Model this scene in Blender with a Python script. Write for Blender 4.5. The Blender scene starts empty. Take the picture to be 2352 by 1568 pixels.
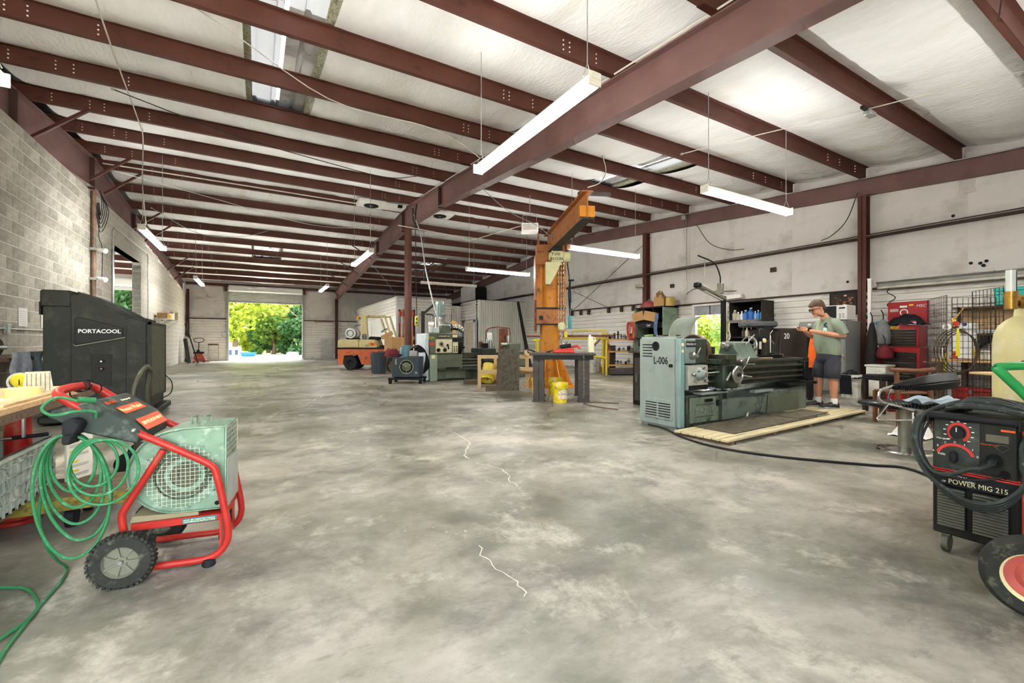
import bpy, bmesh, math, random
from mathutils import Vector, Matrix, Euler
random.seed(7)
PI = math.pi
SC = bpy.context.scene
COL = SC.collection
# ---------------------------------------------------------------- camera
YAW = math.radians(30.246)
cam = bpy.data.cameras.new('camera'); cam.sensor_width = 36; cam.lens = 36*1005/2352
cam.clip_start = 0.05; cam.clip_end = 400
camo = bpy.data.objects.new('camera', cam); COL.objects.link(camo)
camo.location = (0, 0, 1.1); camo.rotation_euler = (PI/2, 0, -YAW)
SC.camera = camo
# ---------------------------------------------------------------- view + sky + sun
SC.view_settings.view_transform = 'Standard'; SC.view_settings.look = 'None'
SC.view_settings.gamma = 1; SC.view_settings.use_curve_mapping = False
SC.view_settings.exposure = 1.52
W = bpy.data.worlds.new('sky'); SC.world = W; W.use_nodes = True
wn = W.node_tree.nodes; wl = W.node_tree.links
sky = wn.new('ShaderNodeTexSky'); sky.sky_type = 'NISHITA'; sky.sun_disc = False
sky.sun_elevation = math.radians(55); sky.sun_rotation = math.radians(35); sky.dust_density = 3
wn['Background'].inputs[1].default_value = 0.85
hs = wn.new('ShaderNodeHueSaturation'); hs.inputs['Saturation'].default_value = .35
wl.new(sky.outputs[0], hs.inputs['Color']); wl.new(hs.outputs[0], wn['Background'].inputs[0])
sun = bpy.data.lights.new('sun', 'SUN'); sun.energy = 4.4; sun.angle = 0.02; sun.color = (1, .95, .86)
suno = bpy.data.objects.new('sun', sun); COL.objects.link(suno)
suno.rotation_euler = Vector((-.35, -.5, -1.0)).to_track_quat('-Z', 'Y').to_euler()
LAMP = 42.0   # emission strength of a lit fluorescent tube
SC.cycles.max_bounces = 5; SC.cycles.diffuse_bounces = 4; SC.cycles.glossy_bounces = 2
SC.cycles.use_adaptive_sampling = True; SC.cycles.adaptive_threshold = .1; SC.cycles.adaptive_min_samples = 12; SC.cycles.use_light_tree = True
SC.cycles.transmission_bounces = 4; SC.cycles.transparent_max_bounces = 6
SC.cycles.sample_clamp_indirect = 6.0; SC.cycles.caustics_reflective = False; SC.cycles.caustics_refractive = False

# ---------------------------------------------------------------- helpers
def lin(c): return c/12.92 if c <= .04045 else ((c+.055)/1.055)**2.4
def C(h):
    h = h.lstrip('#'); return tuple(lin(int(h[i:i+2], 16)/255) for i in (0, 2, 4))
MATS = {}
def M(name, col='#888888', rough=.5, metal=0, var=.12, scale=6, bump=0, dirt=None, spec=.3, emit=0, coat=0, stretch=None, bscale=None, soft=0):
    if name in MATS: return MATS[name]
    c = C(col) if isinstance(col, str) else col
    m = bpy.data.materials.new(name); m.use_nodes = True
    n, l = m.node_tree.nodes, m.node_tree.links; b = n['Principled BSDF']
    b.inputs['Roughness'].default_value = rough; b.inputs['Metallic'].default_value = metal
    b.inputs['Specular IOR Level'].default_value = spec
    b.inputs['Coat Weight'].default_value = coat
    if emit:
        b.inputs['Emission Color'].default_value = (*c, 1); b.inputs['Emission Strength'].default_value = emit
    b.inputs['Base Color'].default_value = (*c, 1)
    if var or bump or dirt:
        tc = n.new('ShaderNodeTexCoord'); src = tc.outputs['Object']
        if stretch:
            mp = n.new('ShaderNodeMapping'); mp.inputs['Scale'].default_value = stretch; l.new(src, mp.inputs[0]); src = mp.outputs[0]
        nz = n.new('ShaderNodeTexNoise'); nz.inputs['Scale'].default_value = scale; nz.inputs['Detail'].default_value = 5
        l.new(src, nz.inputs['Vector'])
        rp = n.new('ShaderNodeValToRGB'); e = rp.color_ramp.elements
        e[0].position = .3; e[1].position = .7
        e[0].color = (*[max(0, x*(1-var)) for x in c], 1); e[1].color = (*[min(1, x*(1+var)) for x in c], 1)
        l.new(nz.outputs['Fac'], rp.inputs[0]); out = rp.outputs[0]
        if dirt:
            dc, amt, ds = dirt
            d2 = n.new('ShaderNodeTexNoise'); d2.inputs['Scale'].default_value = ds; d2.inputs['Detail'].default_value = 8; d2.inputs['Roughness'].default_value = .65
            l.new(src, d2.inputs['Vector'])
            r2 = n.new('ShaderNodeValToRGB'); e2 = r2.color_ramp.elements
            e2[0].position = .62-amt*.35; e2[1].position = min(1, .74-amt*.25+soft)
            e2[0].color = (0, 0, 0, 1); e2[1].color = (1, 1, 1, 1)
            l.new(d2.outputs['Fac'], r2.inputs[0])
            mx = n.new('ShaderNodeMix'); mx.data_type = 'RGBA'
            l.new(r2.outputs[0], mx.inputs[0]); l.new(out, mx.inputs[6]); mx.inputs[7].default_value = (*C(dc), 1)
            out = mx.outputs[2]
        l.new(out, b.inputs['Base Color'])
        if bump:
            nb = nz
            if bscale:
                nb = n.new('ShaderNodeTexNoise'); nb.inputs['Scale'].default_value = bscale; nb.inputs['Detail'].default_value = 4; l.new(src, nb.inputs['Vector'])
            bp = n.new('ShaderNodeBump'); bp.inputs['Strength'].default_value = bump; bp.inputs['Distance'].default_value = .02
            l.new(nb.outputs['Fac'], bp.inputs['Height']); l.new(bp.outputs[0], b.inputs['Normal'])
    MATS[name] = m
    return m

def catmull(pts, k, closed=False):
    P = [Vector(p) for p in pts]; n = len(P); out = []
    if n < 3 or k < 2: return P
    rng = n if closed else n-1
    for i in range(rng):
        p0 = P[(i-1) % n] if (closed or i > 0) else P[0]*2-P[1]
        p1, p2 = P[i], P[(i+1) % n]
        p3 = P[(i+2) % n] if (closed or i+2 < n) else P[-1]*2-P[-2]
        for j in range(k):
            t = j/k
            out.append(.5*((2*p1)+(p2-p0)*t+(2*p0-5*p1+4*p2-p3)*t*t+(3*p1-p0-3*p2+p3)*t**3))
    if not closed: out.append(P[-1])
    return out

class MB:
    def __init__(s): s.v = []; s.f = []
    def add(s, vs, fs):
        o = len(s.v); s.v += [tuple(x) for x in vs]; s.f += [tuple(i+o for i in f) for f in fs]; return s
    def box(s, x0, y0, z0, x1, y1, z1):
        return s.add([(x0,y0,z0),(x1,y0,z0),(x1,y1,z0),(x0,y1,z0),(x0,y0,z1),(x1,y0,z1),(x1,y1,z1),(x0,y1,z1)],
                     [(3,2,1,0),(4,5,6,7),(0,1,5,4),(1,2,6,5),(2,3,7,6),(3,0,4,7)])
    def cb(s, c, d): return s.box(c[0]-d[0]/2, c[1]-d[1]/2, c[2]-d[2]/2, c[0]+d[0]/2, c[1]+d[1]/2, c[2]+d[2]/2)
    def bar(s, p0, p1, w, h, up=(0, 0, 1)):
        p0, p1 = Vector(p0), Vector(p1); t = (p1-p0).normalized(); u = Vector(up)
        a = t.cross(u)
        if a.length < 1e-4: a = t.cross(Vector((1, 0, 0)))
        a.normalize(); b = a.cross(t).normalized(); vs = []
        for p in (p0, p1):
            for i, j in ((-1,-1),(1,-1),(1,1),(-1,1)): vs.append(p+a*(w/2*i)+b*(h/2*j))
        return s.add(vs, [(0,1,2,3),(7,6,5,4),(0,4,5,1),(1,5,6,2),(2,6,7,3),(3,7,4,0)])
    def cyl(s, p0, p1, r0, r1=None, n=14, caps=True):
        r1 = r0 if r1 is None else r1
        p0, p1 = Vector(p0), Vector(p1); t = (p1-p0).normalized()
        a = t.orthogonal().normalized(); b = t.cross(a); vs = []
        for p, r in ((p0, r0), (p1, r1)):
            for i in range(n):
                q = 2*PI*i/n; vs.append(p+a*(r*math.cos(q))+b*(r*math.sin(q)))
        fs = [(i, (i+1) % n, n+(i+1) % n, n+i) for i in range(n)]
        if caps: fs += [tuple(range(n-1, -1, -1)), tuple(range(n, 2*n))]
        return s.add(vs, fs)
    def tube(s, pts, r, n=8, k=1, closed=False):
        P = catmull(pts, k, closed); m = len(P); vs = []; a = None
        for i, p in enumerate(P):
            t = (P[(i+1) % m]-P[i-1]) if closed else (P[min(i+1, m-1)]-P[max(i-1, 0)])
            if t.length < 1e-7: t = Vector((0, 0, 1))
            t.normalize()
            a = t.orthogonal().normalized() if a is None else (a-t*a.dot(t))
            if a.length < 1e-5: a = t.orthogonal()
            a.normalize(); b = t.cross(a)
            rr = r(i/(m-1)) if callable(r) else r
            for j in range(n):
                q = 2*PI*j/n; vs.append(p+a*(rr*math.cos(q))+b*(rr*math.sin(q)))
        fs = []
        for i in range(m if closed else m-1):
            for j in range(n):
                i2 = (i+1) % m
                fs.append((i*n+j, i*n+(j+1) % n, i2*n+(j+1) % n, i2*n+j))
        if not closed: fs += [tuple(range(n-1, -1, -1)), tuple((m-1)*n+j for j in range(n))]
        return s.add(vs, fs)
    def rev(s, prof, c=(0,0,0), n=20, axis='z', cap=False):
        vs = []; m = len(prof)
        for r, z in prof:
            for i in range(n):
                q = 2*PI*i/n; x, y = r*math.cos(q), r*math.sin(q)
                p = (x, y, z) if axis == 'z' else ((z, x, y) if axis == 'x' else (y, z, x))
                vs.append((p[0]+c[0], p[1]+c[1], p[2]+c[2]))
        fs = [(i*n+j, i*n+(j+1) % n, (i+1)*n+(j+1) % n, (i+1)*n+j) for i in range(m-1) for j in range(n)]
        if cap and prof[0][0] > 1e-5: fs.append(tuple(range(n-1, -1, -1)))
        if cap and prof[-1][0] > 1e-5: fs.append(tuple((m-1)*n+j for j in range(n)))
        return s.add(vs, fs)
    def prism(s, poly, a, b, plane='xz'):
        n = len(poly)
        def P(u, w, t): return (u, t, w) if plane == 'xz' else ((t, u, w) if plane == 'yz' else (u, w, t))
        vs = [P(u, w, a) for u, w in poly]+[P(u, w, b) for u, w in poly]
        return s.add(vs, [tuple(range(n-1, -1, -1)), tuple(range(n, 2*n))]+[(i, (i+1) % n, n+(i+1) % n, n+i) for i in range(n)])
    def sph(s, c, rx, ry=None, rz=None, n=14, m=8):
        ry = ry or rx; rz = rz or rx; vs = []; fs = []
        for i in range(m+1):
            a = PI*i/m
            for j in range(n):
                q = 2*PI*j/n; vs.append((c[0]+rx*math.sin(a)*math.cos(q), c[1]+ry*math.sin(a)*math.sin(q), c[2]-rz*math.cos(a)))
        for i in range(m):
            for j in range(n): fs.append((i*n+j, i*n+(j+1) % n, (i+1)*n+(j+1) % n, (i+1)*n+j))
        return s.add(vs, fs)
    def loft(s, rings, cap=True):
        n = len(rings[0]); vs = [p for r in rings for p in r]
        fs = [(i*n+j, i*n+(j+1) % n, (i+1)*n+(j+1) % n, (i+1)*n+j) for i in range(len(rings)-1) for j in range(n)]
        if cap: fs += [tuple(range(n-1, -1, -1)), tuple((len(rings)-1)*n+j for j in range(n))]
        return s.add(vs, fs)
    def grid(s, fn, nu, nv):
        vs = [fn(i/nu, j/nv) for j in range(nv+1) for i in range(nu+1)]; w = nu+1
        return s.add(vs, [(j*w+i, j*w+i+1, (j+1)*w+i+1, (j+1)*w+i) for j in range(nv) for i in range(nu)])
    def xf(s, mat):
        s.v = [tuple(mat @ Vector(p)) for p in s.v]; return s
    def me(s, name, bev=0, seg=1, ang=38, flat=False, weld=False):
        me = bpy.data.meshes.new(name); me.from_pydata(s.v, [], s.f); me.validate()
        bm = bmesh.new(); bm.from_mesh(me)
        if weld: bmesh.ops.remove_doubles(bm, verts=bm.verts, dist=1e-5)
        bmesh.ops.recalc_face_normals(bm, faces=bm.faces)
        if bev:
            es = [e for e in bm.edges if len(e.link_faces) == 2 and e.calc_face_angle(0) > .5]
            bmesh.ops.bevel(bm, geom=es, offset=bev, segments=seg, affect='EDGES', clamp_overlap=True)
        bm.to_mesh(me); bm.free()
        if not flat:
            me.shade_smooth(); me.set_sharp_from_angle(angle=math.radians(ang))
        return me
def ob(name, mesh, mat=None, parent=None, loc=None, rot=None):
    if mat and not mesh.materials: mesh.materials.append(mat)
    o = bpy.data.objects.new(name, mesh); COL.objects.link(o)
    if parent: o.parent = parent
    if loc: o.location = loc
    if rot: o.rotation_euler = rot
    return o
def B(name, mb, mat, parent=None, bev=0, loc=None, rot=None, **k):
    return ob(name, mb.me(name, bev, **k), mat, parent, loc, rot)
def tag(o, label, cat, group=None, kind=None):
    o['label'] = label; o['category'] = cat
    if group: o['group'] = group
    if kind: o['kind'] = kind
    return o
def T(name, label, cat, loc=(0,0,0), rz=0, group=None, kind=None):
    o = bpy.data.objects.new(name, None); COL.objects.link(o); o.empty_display_size = .1
    o.location = loc; o.rotation_euler = (0, 0, rz)
    return tag(o, label, cat, group, kind)
def copy_tree(o, parent=None):
    c = o.copy(); COL.objects.link(c); c.parent = parent
    for ch in list(o.children): copy_tree(ch, c)
    return c
NY = (PI/2, 0, 0); PX = (PI/2, 0, PI/2); NX = (PI/2, 0, -PI/2)
def txt(body, size, loc, rot, mat, parent, ext=.0008, name='lettering', align='CENTER', sx=1, shear=0, off=0):
    cu = bpy.data.curves.new(name, 'FONT'); cu.body = body; cu.size = size; cu.extrude = ext; cu.align_x = align; cu.align_y = 'CENTER'
    cu.shear = shear; cu.offset = off; cu.resolution_u = 3
    tmp = bpy.data.objects.new('tmp', cu); COL.objects.link(tmp); bpy.context.view_layer.update()
    me = bpy.data.meshes.new_from_object(tmp.evaluated_get(bpy.context.evaluated_depsgraph_get())); bpy.data.objects.remove(tmp)
    me.name = name; me.materials.clear(); me.materials.append(mat)
    o = bpy.data.objects.new(name, me); COL.objects.link(o); o.parent = parent; o.location = loc; o.rotation_euler = rot; o.scale = (sx, 1, 1)
    return o
# ---------------------------------------------------------------- materials of the shell
m_purlin = M('purlin_paint', '#573329', .55, 0, .12, 3, dirt=('#442822', .12, 4))
m_steel = M('rafter_paint', '#735652', .5, 0, .14, 1.6, dirt=('#613f39', .25, 2.2), soft=.15)
m_insul = M('insulation_facing', '#f2f2f1', .45, 0, .04, 2.2, bump=.6, dirt=('#cdc5ae', .28, .55), stretch=(3.5, 1.1, 1), bscale=7, soft=.25)
m_liner = M('wall_liner', '#d6d2ce', .6, 0, .05, 1.2, bump=.1, dirt=('#8d857d', .3, 1.1), soft=.3)
m_rib = M('ribbed_metal_white', '#e3e0d9', .45, 0, .05, 2, dirt=('#b3ab9c', .1, 3))
m_block = M('concrete_block', '#a9a498', .9, 0, .16, 14, bump=.35, bscale=60)
m_block2 = M('concrete_block_pale', '#b7b2a6', .9, 0, .16, 12, bump=.35, bscale=60)
m_block3 = M('concrete_block_dark', '#9b978b', .9, 0, .16, 12, bump=.35, bscale=60)
m_mortar = M('mortar', '#e4dfd0', .95, 0, .08, 10)
m_galv = M('galvanised', '#b9bcbc', .35, .8, .12, 5)
m_dkbrown = M('dark_brown_steel', '#43302b', .6, 0, .15, 5)
m_black = M('black_rubber', '#15151a', .7, 0, .2, 10)
m_wire = M('white_cable', '#c9c4b8', .6, 0, .1, 4)
m_bwire = M('black_cable', '#1a1a1a', .6, 0, .1, 4)
m_white = M('white_enamel', '#ecebe6', .4, 0, .05, 4)
def floor_material():
    m = bpy.data.materials.new('stained_concrete'); m.use_nodes = True
    n, l = m.node_tree.nodes, m.node_tree.links; b = n['Principled BSDF']
    tc = n.new('ShaderNodeTexCoord')
    def nz(sc, det=6, rough=.6, st=None, dist=0):
        src = tc.outputs['Object']
        if st:
            mp = n.new('ShaderNodeMapping'); mp.inputs['Scale'].default_value = st[:3]
            mp.inputs['Rotation'].default_value = (0, 0, st[3] if len(st) > 3 else 0); l.new(src, mp.inputs[0]); src = mp.outputs[0]
        t = n.new('ShaderNodeTexNoise'); t.inputs['Scale'].default_value = sc; t.inputs['Detail'].default_value = det
        t.inputs['Roughness'].default_value = rough; t.inputs['Distortion'].default_value = dist; l.new(src, t.inputs['Vector']); return t.outputs['Fac']
    def ramp(f, *st):
        r = n.new('ShaderNodeValToRGB'); e = r.color_ramp.elements
        while len(e) < len(st): e.new(.5)
        for x, (p, c) in zip(e, st): x.position = p; x.color = (*(C(c) if isinstance(c, str) else (c,)*3), 1)
        l.new(f, r.inputs[0]); return r.outputs[0]
    def mix(f, a, c):
        x = n.new('ShaderNodeMix'); x.data_type = 'RGBA'; l.new(f, x.inputs[0]); l.new(a, x.inputs[6])
        if isinstance(c, str): x.inputs[7].default_value = (*C(c), 1)
        else: l.new(c, x.inputs[7])
        return x.outputs[2]
    base = ramp(nz(.7, 8, .68, dist=.2), (.3, '#5c5a4b'), (.43, '#827e6e'), (.55, '#a09a8d'), (.7, '#b5aea1'))
    # oily, grey-green work area stains
    base = mix(ramp(nz(.42, 8, .72, (1, 1.2, 1, .6), .3), (.45, 0.), (.62, .85)), base, '#50523f')
    base = mix(ramp(nz(1.1, 7, .74, (1, 1.3, 1, -.5), .2), (.5, 0.), (.68, .75)), base, '#4a4843')
    base = mix(ramp(nz(1.5, 7, .74, (1, .9, 1, .2), .2), (.54, 0.), (.68, .7)), base, '#cac4b2')
    base = mix(ramp(nz(5, 5, .75, (1, 3, 1, .45)), (.56, 0.), (.68, .5)), base, '#66635a')
    base = mix(ramp(nz(24, 3, .7, (1, 2.2, 1, .9)), (.62, 0.), (.8, .25)), base, '#d6d2c6')
    l.new(base, b.inputs['Base Color'])
    r = ramp(nz(1.4, 6, .6), (.35, .34), (.65, .58)); l.new(r, b.inputs['Roughness'])
    b.inputs['Specular IOR Level'].default_value = .5
    bp = n.new('ShaderNodeBump'); bp.inputs['Strength'].default_value = .12; bp.inputs['Distance'].default_value = .01
    l.new(nz(9, 6, .65), bp.inputs['Height']); l.new(bp.outputs[0], b.inputs['Normal'])
    return m
m_floor = floor_material()

XL, XM, XR = -3.39, 4.4, 12.0
YN, YF, YR = -0.6, 30.0, 14.5
def zr(y): return 5.62-abs(y-YR)/12     # top of the rafters

# ---------------------------------------------------------------- floor
fl = B('floor', MB().box(-11.5, YN-.2, -.15, XR+.2, YF+.25, 0), m_floor)
tag(fl, 'stained worn grey concrete floor of the workshop', 'floor', kind='structure')
m_crack = M('crack_fill', '#d8d2c0', .9, 0, .1, 20)
m_crackd = M('dark_crack', '#4a463e', .9, 0, .1, 20)
def crack(pts, w, m, j=.02):
    mb = MB(); P = catmull(pts, 5); L = []
    for i, p in enumerate(P):
        t = (P[min(i+1, len(P)-1)]-P[max(i-1, 0)]).normalized(); a = Vector((-t.y, t.x, 0)); q = p+a*random.uniform(-j, j)
        ww = w*random.uniform(.4, 1.2); L.append((q-a*ww, q+a*ww))
    vs = [x for ab in L for x in ab]
    mb.add([(x.x, x.y, .0012) for x in vs], [(2*i, 2*i+1, 2*i+3, 2*i+2) for i in range(len(L)-1)])
    B('crack', mb, m, fl, flat=True)
crack([(2.05, 5.05, 0), (2.03, 4.4, 0), (1.78, 4.0, 0), (1.72, 3.75, 0)], .007, m_crack)
crack([(1.72, 3.6, 0), (1.82, 3.3, 0), (1.75, 3.05, 0), (1.7, 2.85, 0)], .004, m_crack)
crack([(1.03, 2.13, 0), (1.0, 1.95, 0), (1.04, 1.75, 0), (1.0, 1.6, 0)], .003, m_crack)
crack([(1.8, 10.2, 0), (1.2, 9.6, 0), (.9, 9.0, 0), (.75, 8.3, 0), (.2, 7.5, 0)], .012, m_crack, .05)
crack([(1.3, 21, 0), (.6, 19.9, 0), (-.6, 19.6, 0), (-2.3, 19.5, 0)], .02, m_crackd, .02)
crack([(.6, 19.9, 0), (.9, 18.6, 0), (1.8, 17.4, 0)], .018, m_crackd, .05)
crack([(2.5, 12.3, 0), (2.4, 11.4, 0), (2.7, 11.0, 0), (2.4, 10.2, 0)], .012, m_crackd, .05)
crack([(1.7, 13.6, 0), (1.5, 13.0, 0), (1.62, 12.7, 0)], .012, m_crackd, .04)
m_redspill = M('red_dust', '#9c746a', .9, 0, .2, 20, dirt=('#b3ad9d', .5, 14))
mb = MB()
for i in range(14):
    a = random.uniform(0, 6.28); x, y = .9+random.gauss(0, .1), 2.45+random.gauss(0, .22); w = random.uniform(.003, .011)
    mb.add([(x+w*math.cos(a+k*1.05), y+w*1.4*math.sin(a+k*1.05), .0015) for k in range(6)], [tuple(range(6))])
o = B('spill_specks', mb, m_redspill, fl, flat=True); o['kind'] = 'stuff'

# ---------------------------------------------------------------- ceiling: facing, purlins, rafters
ceil = T('ceiling', 'white insulated gable roof on red-brown steel purlins and rafters', 'ceiling', kind='structure')
PY = [-.18, 1.39, 2.96, 4.53, 6.10, 7.67, 9.24, 10.81, 12.38, 13.95, 15.1, 16.6, 18.1, 19.6, 21.1, 22.6, 24.1, 25.6, 27.1, 28.6]
SKY = [(-.16, .86, 2, 6), (7.55, 8.75, 4, 6), (-.2, 1.0, 14, 16), (7.45, 8.65, 14, 16)]   # x0, x1, first bay, last bay (exclusive)
YB = [YN]+PY+[YF]
def facing(x0, x1, y0, y1):
    nu = max(3, int((x1-x0)/.16)); ph = random.random()*9
    def fn(u, w):
        x, y = x0+(x1-x0)*u, y0+(y1-y0)*w
        s = (1-(2*w-1)**2)
        q = ((x+3.39) % 1.22)/1.22; seam = math.exp(-((q-.5)/.035)**2)
        z = zr(y)+.265 - (.115+.025*math.sin(x*1.7+ph))*s + .03*seam*s + .008*math.sin(x*9+3*y+ph)*s
        return (x, y, z)
    B('insulation_panel', MB().grid(fn, nu, 8), m_insul, ceil, ang=80)
for i in range(len(YB)-1):
    y0, y1 = YB[i], YB[i+1]
    if y0 < YR < y1:
        for xa, xb in ((XL, XM), (XM, XR)):
            facing(xa, xb, y0, YR); facing(xa, xb, YR, y1)
        continue
    for xa, xb in ((XL, XM), (XM, XR)):
        cuts = [(a, b) for a, b, k0, k1 in SKY if k0 <= i-1 < k1 and xa <= a < xb]
        if cuts: facing(xa, cuts[0][0], y0, y1); facing(cuts[0][1], xb, y0, y1)
        else: facing(xa, xb, y0, y1)
# roof deck of ribbed metal seen through the gaps in the insulation, some of it translucent
m_deck = M('roof_deck_metal', '#d0d1d3', .35, .35, .1, 3, dirt=('#6e7072', .12, 5))
m_trans = bpy.data.materials.new('translucent_panel'); m_trans.use_nodes = True
_n, _l = m_trans.node_tree.nodes, m_trans.node_tree.links
_t = _n.new('ShaderNodeBsdfTranslucent'); _t.inputs[0].default_value = (.07, .072, .07, 1)
_d = _n.new('ShaderNodeMixShader'); _d.inputs[0].default_value = .6
_l.new(_n['Principled BSDF'].outputs[0], _d.inputs[1]); _l.new(_t.outputs[0], _d.inputs[2]); _l.new(_d.outputs[0], _n['Material Output'].inputs[0])
m_mould = M('mouldy_lap', '#b6b49c', .8, 0, .15, 14, dirt=('#5e5f45', .35, 30))
for a, b, k0, k1 in SKY:
    y0, y1 = YB[k0+1]-.1, YB[k1+1]+.1
    for half in range(2):
        mb = MB(); xs = []
        xa, xb = a-.1+(b-a+.2)*half/2, a-.1+(b-a+.2)*(half+1)/2
        x = xa
        while x < xb-.01:
            xs += [(x, 0), (x+.17, 0), (x+.19, .04), (x+.24, .04), (x+.26, 0)]; x += .3
        for yy0, yy1 in ((y0, (y0+y1)/2), ((y0+y1)/2, y1)):
            mb = MB(); vs = [(px, yy, zr(yy)+.35+h) for yy in (yy0, yy1) for px, h in xs if px <= xb+.2]; n = len(vs)//2
            mb.add(vs, [(i, i+1, n+i+1, n+i) for i in range(n-1)])
            B('roof_sheet', mb, m_trans if (half == 1) == (yy0 == y0) else m_deck, ceil, flat=True)
    for xx in (a, b):
        for i in range(k0, k1):
            q0, q1 = YB[i+1], YB[i+2]
            B('lap_edge', MB().add([(xx-.09, q0, zr(q0)+.28), (xx+.09, q0, zr(q0)+.28), (xx+.09, q1, zr(q1)+.28), (xx-.09, q1, zr(q1)+.28)]+
                                   [(xx-.09, q0, zr(q0)+.33), (xx+.09, q0, zr(q0)+.33), (xx+.09, q1, zr(q1)+.33), (xx-.09, q1, zr(q1)+.33)],
                                   [(0,1,2,3),(4,5,6,7),(0,1,5,4),(3,2,6,7),(0,3,7,4),(1,2,6,5)]), m_mould, ceil)
# plain outer roof (left open above the gaps)
mb = MB()
for ya, yb in ((YN-.4, YR), (YR, YF+.4)):
    xs = [-11.6, -3.6, -.2, 1.0, 7.45, 8.75, XR+.3]
    for i in range(len(xs)-1):
        if i in (2, 4):
            ys = [ya, YB[3], YB[7], yb] if ya < 0 else [ya, YB[15], YB[17], yb]
            if i == 4 and ya < 0: ys = [ya, YB[5], YB[7], yb]
            segs = [(ys[0], ys[1]), (ys[2], ys[3])]
        else: segs = [(ya, yb)]
        for p, q in segs:
            mb.add([(xs[i], p, zr(p)+.42), (xs[i+1], p, zr(p)+.42), (xs[i+1], q, zr(q)+.42), (xs[i], q, zr(q)+.42)], [(0, 1, 2, 3)])
B('outer_roof', mb, m_galv, ceil, flat=True)
# purlins: zed sections lapped over the rafters
pm = {}
for i, y in enumerate(PY):
    s = -1 if y < YR else 1
    for k, (xa, xb) in enumerate(((XL-.3, XM+.35), (XM-.35, XR-.05))):
        key = (k, s)
        if key not in pm:
            mb = MB(); L = xb-xa; t = .012
            mb.box(0, -t/2, 0, L, t/2, .25).box(0, min(0, -s*.065), 0, L, max(0, -s*.065), t).box(0, min(0, s*.065), .25-t, L, max(0, s*.065), .25)
            mb.box(0, -s*.065-.003, 0, L, -s*.065+.003, .025)
            pm[key] = mb.me('purlin')
        o = ob('purlin', pm[key], m_purlin, ceil, (xa, y+(.012 if k else 0), zr(y)+.002))
    # neighbour bay
    if y > 14: ob('purlin', pm[(0, s)], m_purlin, ceil, (XL-.35-(XM+.65-XL), y+.02, zr(y)+.002))
# punched holes near the laps show as rows of bright dots
m_hole = M('bolt_hole', '#e8e4dc', .6, 0, 0)
mb = MB()
for y in PY:
    if y < 3: continue
    for x0 in (XL+.25, XL+.75, XL+.95, XL+1.6, XM-.45, XM-.9, XM-1.0, XR-.6, XR-1.3, XR-1.8):
        for zz in (.06, .12, .18): mb.cyl((x0, y-.012, zr(y)+zz), (x0, y+.012, zr(y)+zz), .011, n=6)
o = B('bolt_hole', mb, m_hole, ceil); o['kind'] = 'stuff'
def rafter(X, prof, fw=.2, bf=.02, stiff=()):
    # prof: (y, depth) stations
    web = MB().prism([(y, zr(y)-.012) for y, d in prof]+[(y, zr(y)-d) for y, d in reversed(prof)], X-.006, X+.006, 'yz')
    r = B('rafter', web, m_steel, ceil)
    for (ya, da), (yb, db) in zip(prof, prof[1:]):
        B('bottom_flange', MB().bar((X, ya, zr(ya)-da), (X, yb, zr(yb)-db), fw, bf), m_steel, r)
        B('top_flange', MB().bar((X, ya, zr(ya)-.012), (X, yb, zr(yb)-.012), fw, bf), m_steel, r)
    for y, d in stiff:
        B('splice_plate', MB().box(X-fw/2, y-.02, zr(y)-d-.05, X+fw/2, y+.02, zr(y)), m_dkbrown, r)
    return r
rm = rafter(XM, [(YN, .5), (6.5, .56), (11.4, .55), (YR, .68), (18.6, .55), (29.9, .58)], stiff=[(11.4, .55), (14.9, .68), (18.6, .55)])
rl = rafter(XL-.14, [(YN, .62), (YR, .75), (18.6, .66), (29.9, .6)], stiff=[(10.4, .7), (14.4, .75), (18.6, .66)])
rr = rafter(XR-.09, [(YN, .36), (YR, .42), (29.9, .38)], fw=.16)
for ya, dx in ((10.81, 1), (13.95, 1), (15.1, 1), (18.1, 1), (19.6, -1), (24.1, 1), (26, 1)):
    B('flange_brace', MB().bar((XL-.05, ya+.12, zr(ya)-.62), (XL+.75, ya-.02, zr(ya)+.02), .05, .05), m_purlin, ceil)
for ya in (19.6, 22.6, 25.6, 28.6):
    B('flange_brace', MB().bar((XM-.05, ya, zr(ya)-.5), (XM-.9, ya, zr(ya)+.02), .04, .04), m_dkbrown, ceil)
for y0, y1 in ((YN, YR), (YR, YF)):
    B('eave_liner', MB().add([(XL-.1, y0, zr(y0)-.02), (XL-.1, y1, zr(y1)-.02), (XL-.6, y1, zr(y1)-.02), (XL-.6, y0, zr(y0)-.02)], [(0, 1, 2, 3)]), m_insul, ceil)
# neighbour bay lining
mbn = MB()
for p, q in ((YN, YR), (YR, YF)): mbn.add([(-11.4, p, zr(p)+.25), (XL-.3, p, zr(p)+.25), (XL-.3, q, zr(q)+.25), (-11.4, q, zr(q)+.25)], [(0, 1, 2, 3)])
B('insulation_panel', mbn, m_insul, ceil, flat=True)

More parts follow.
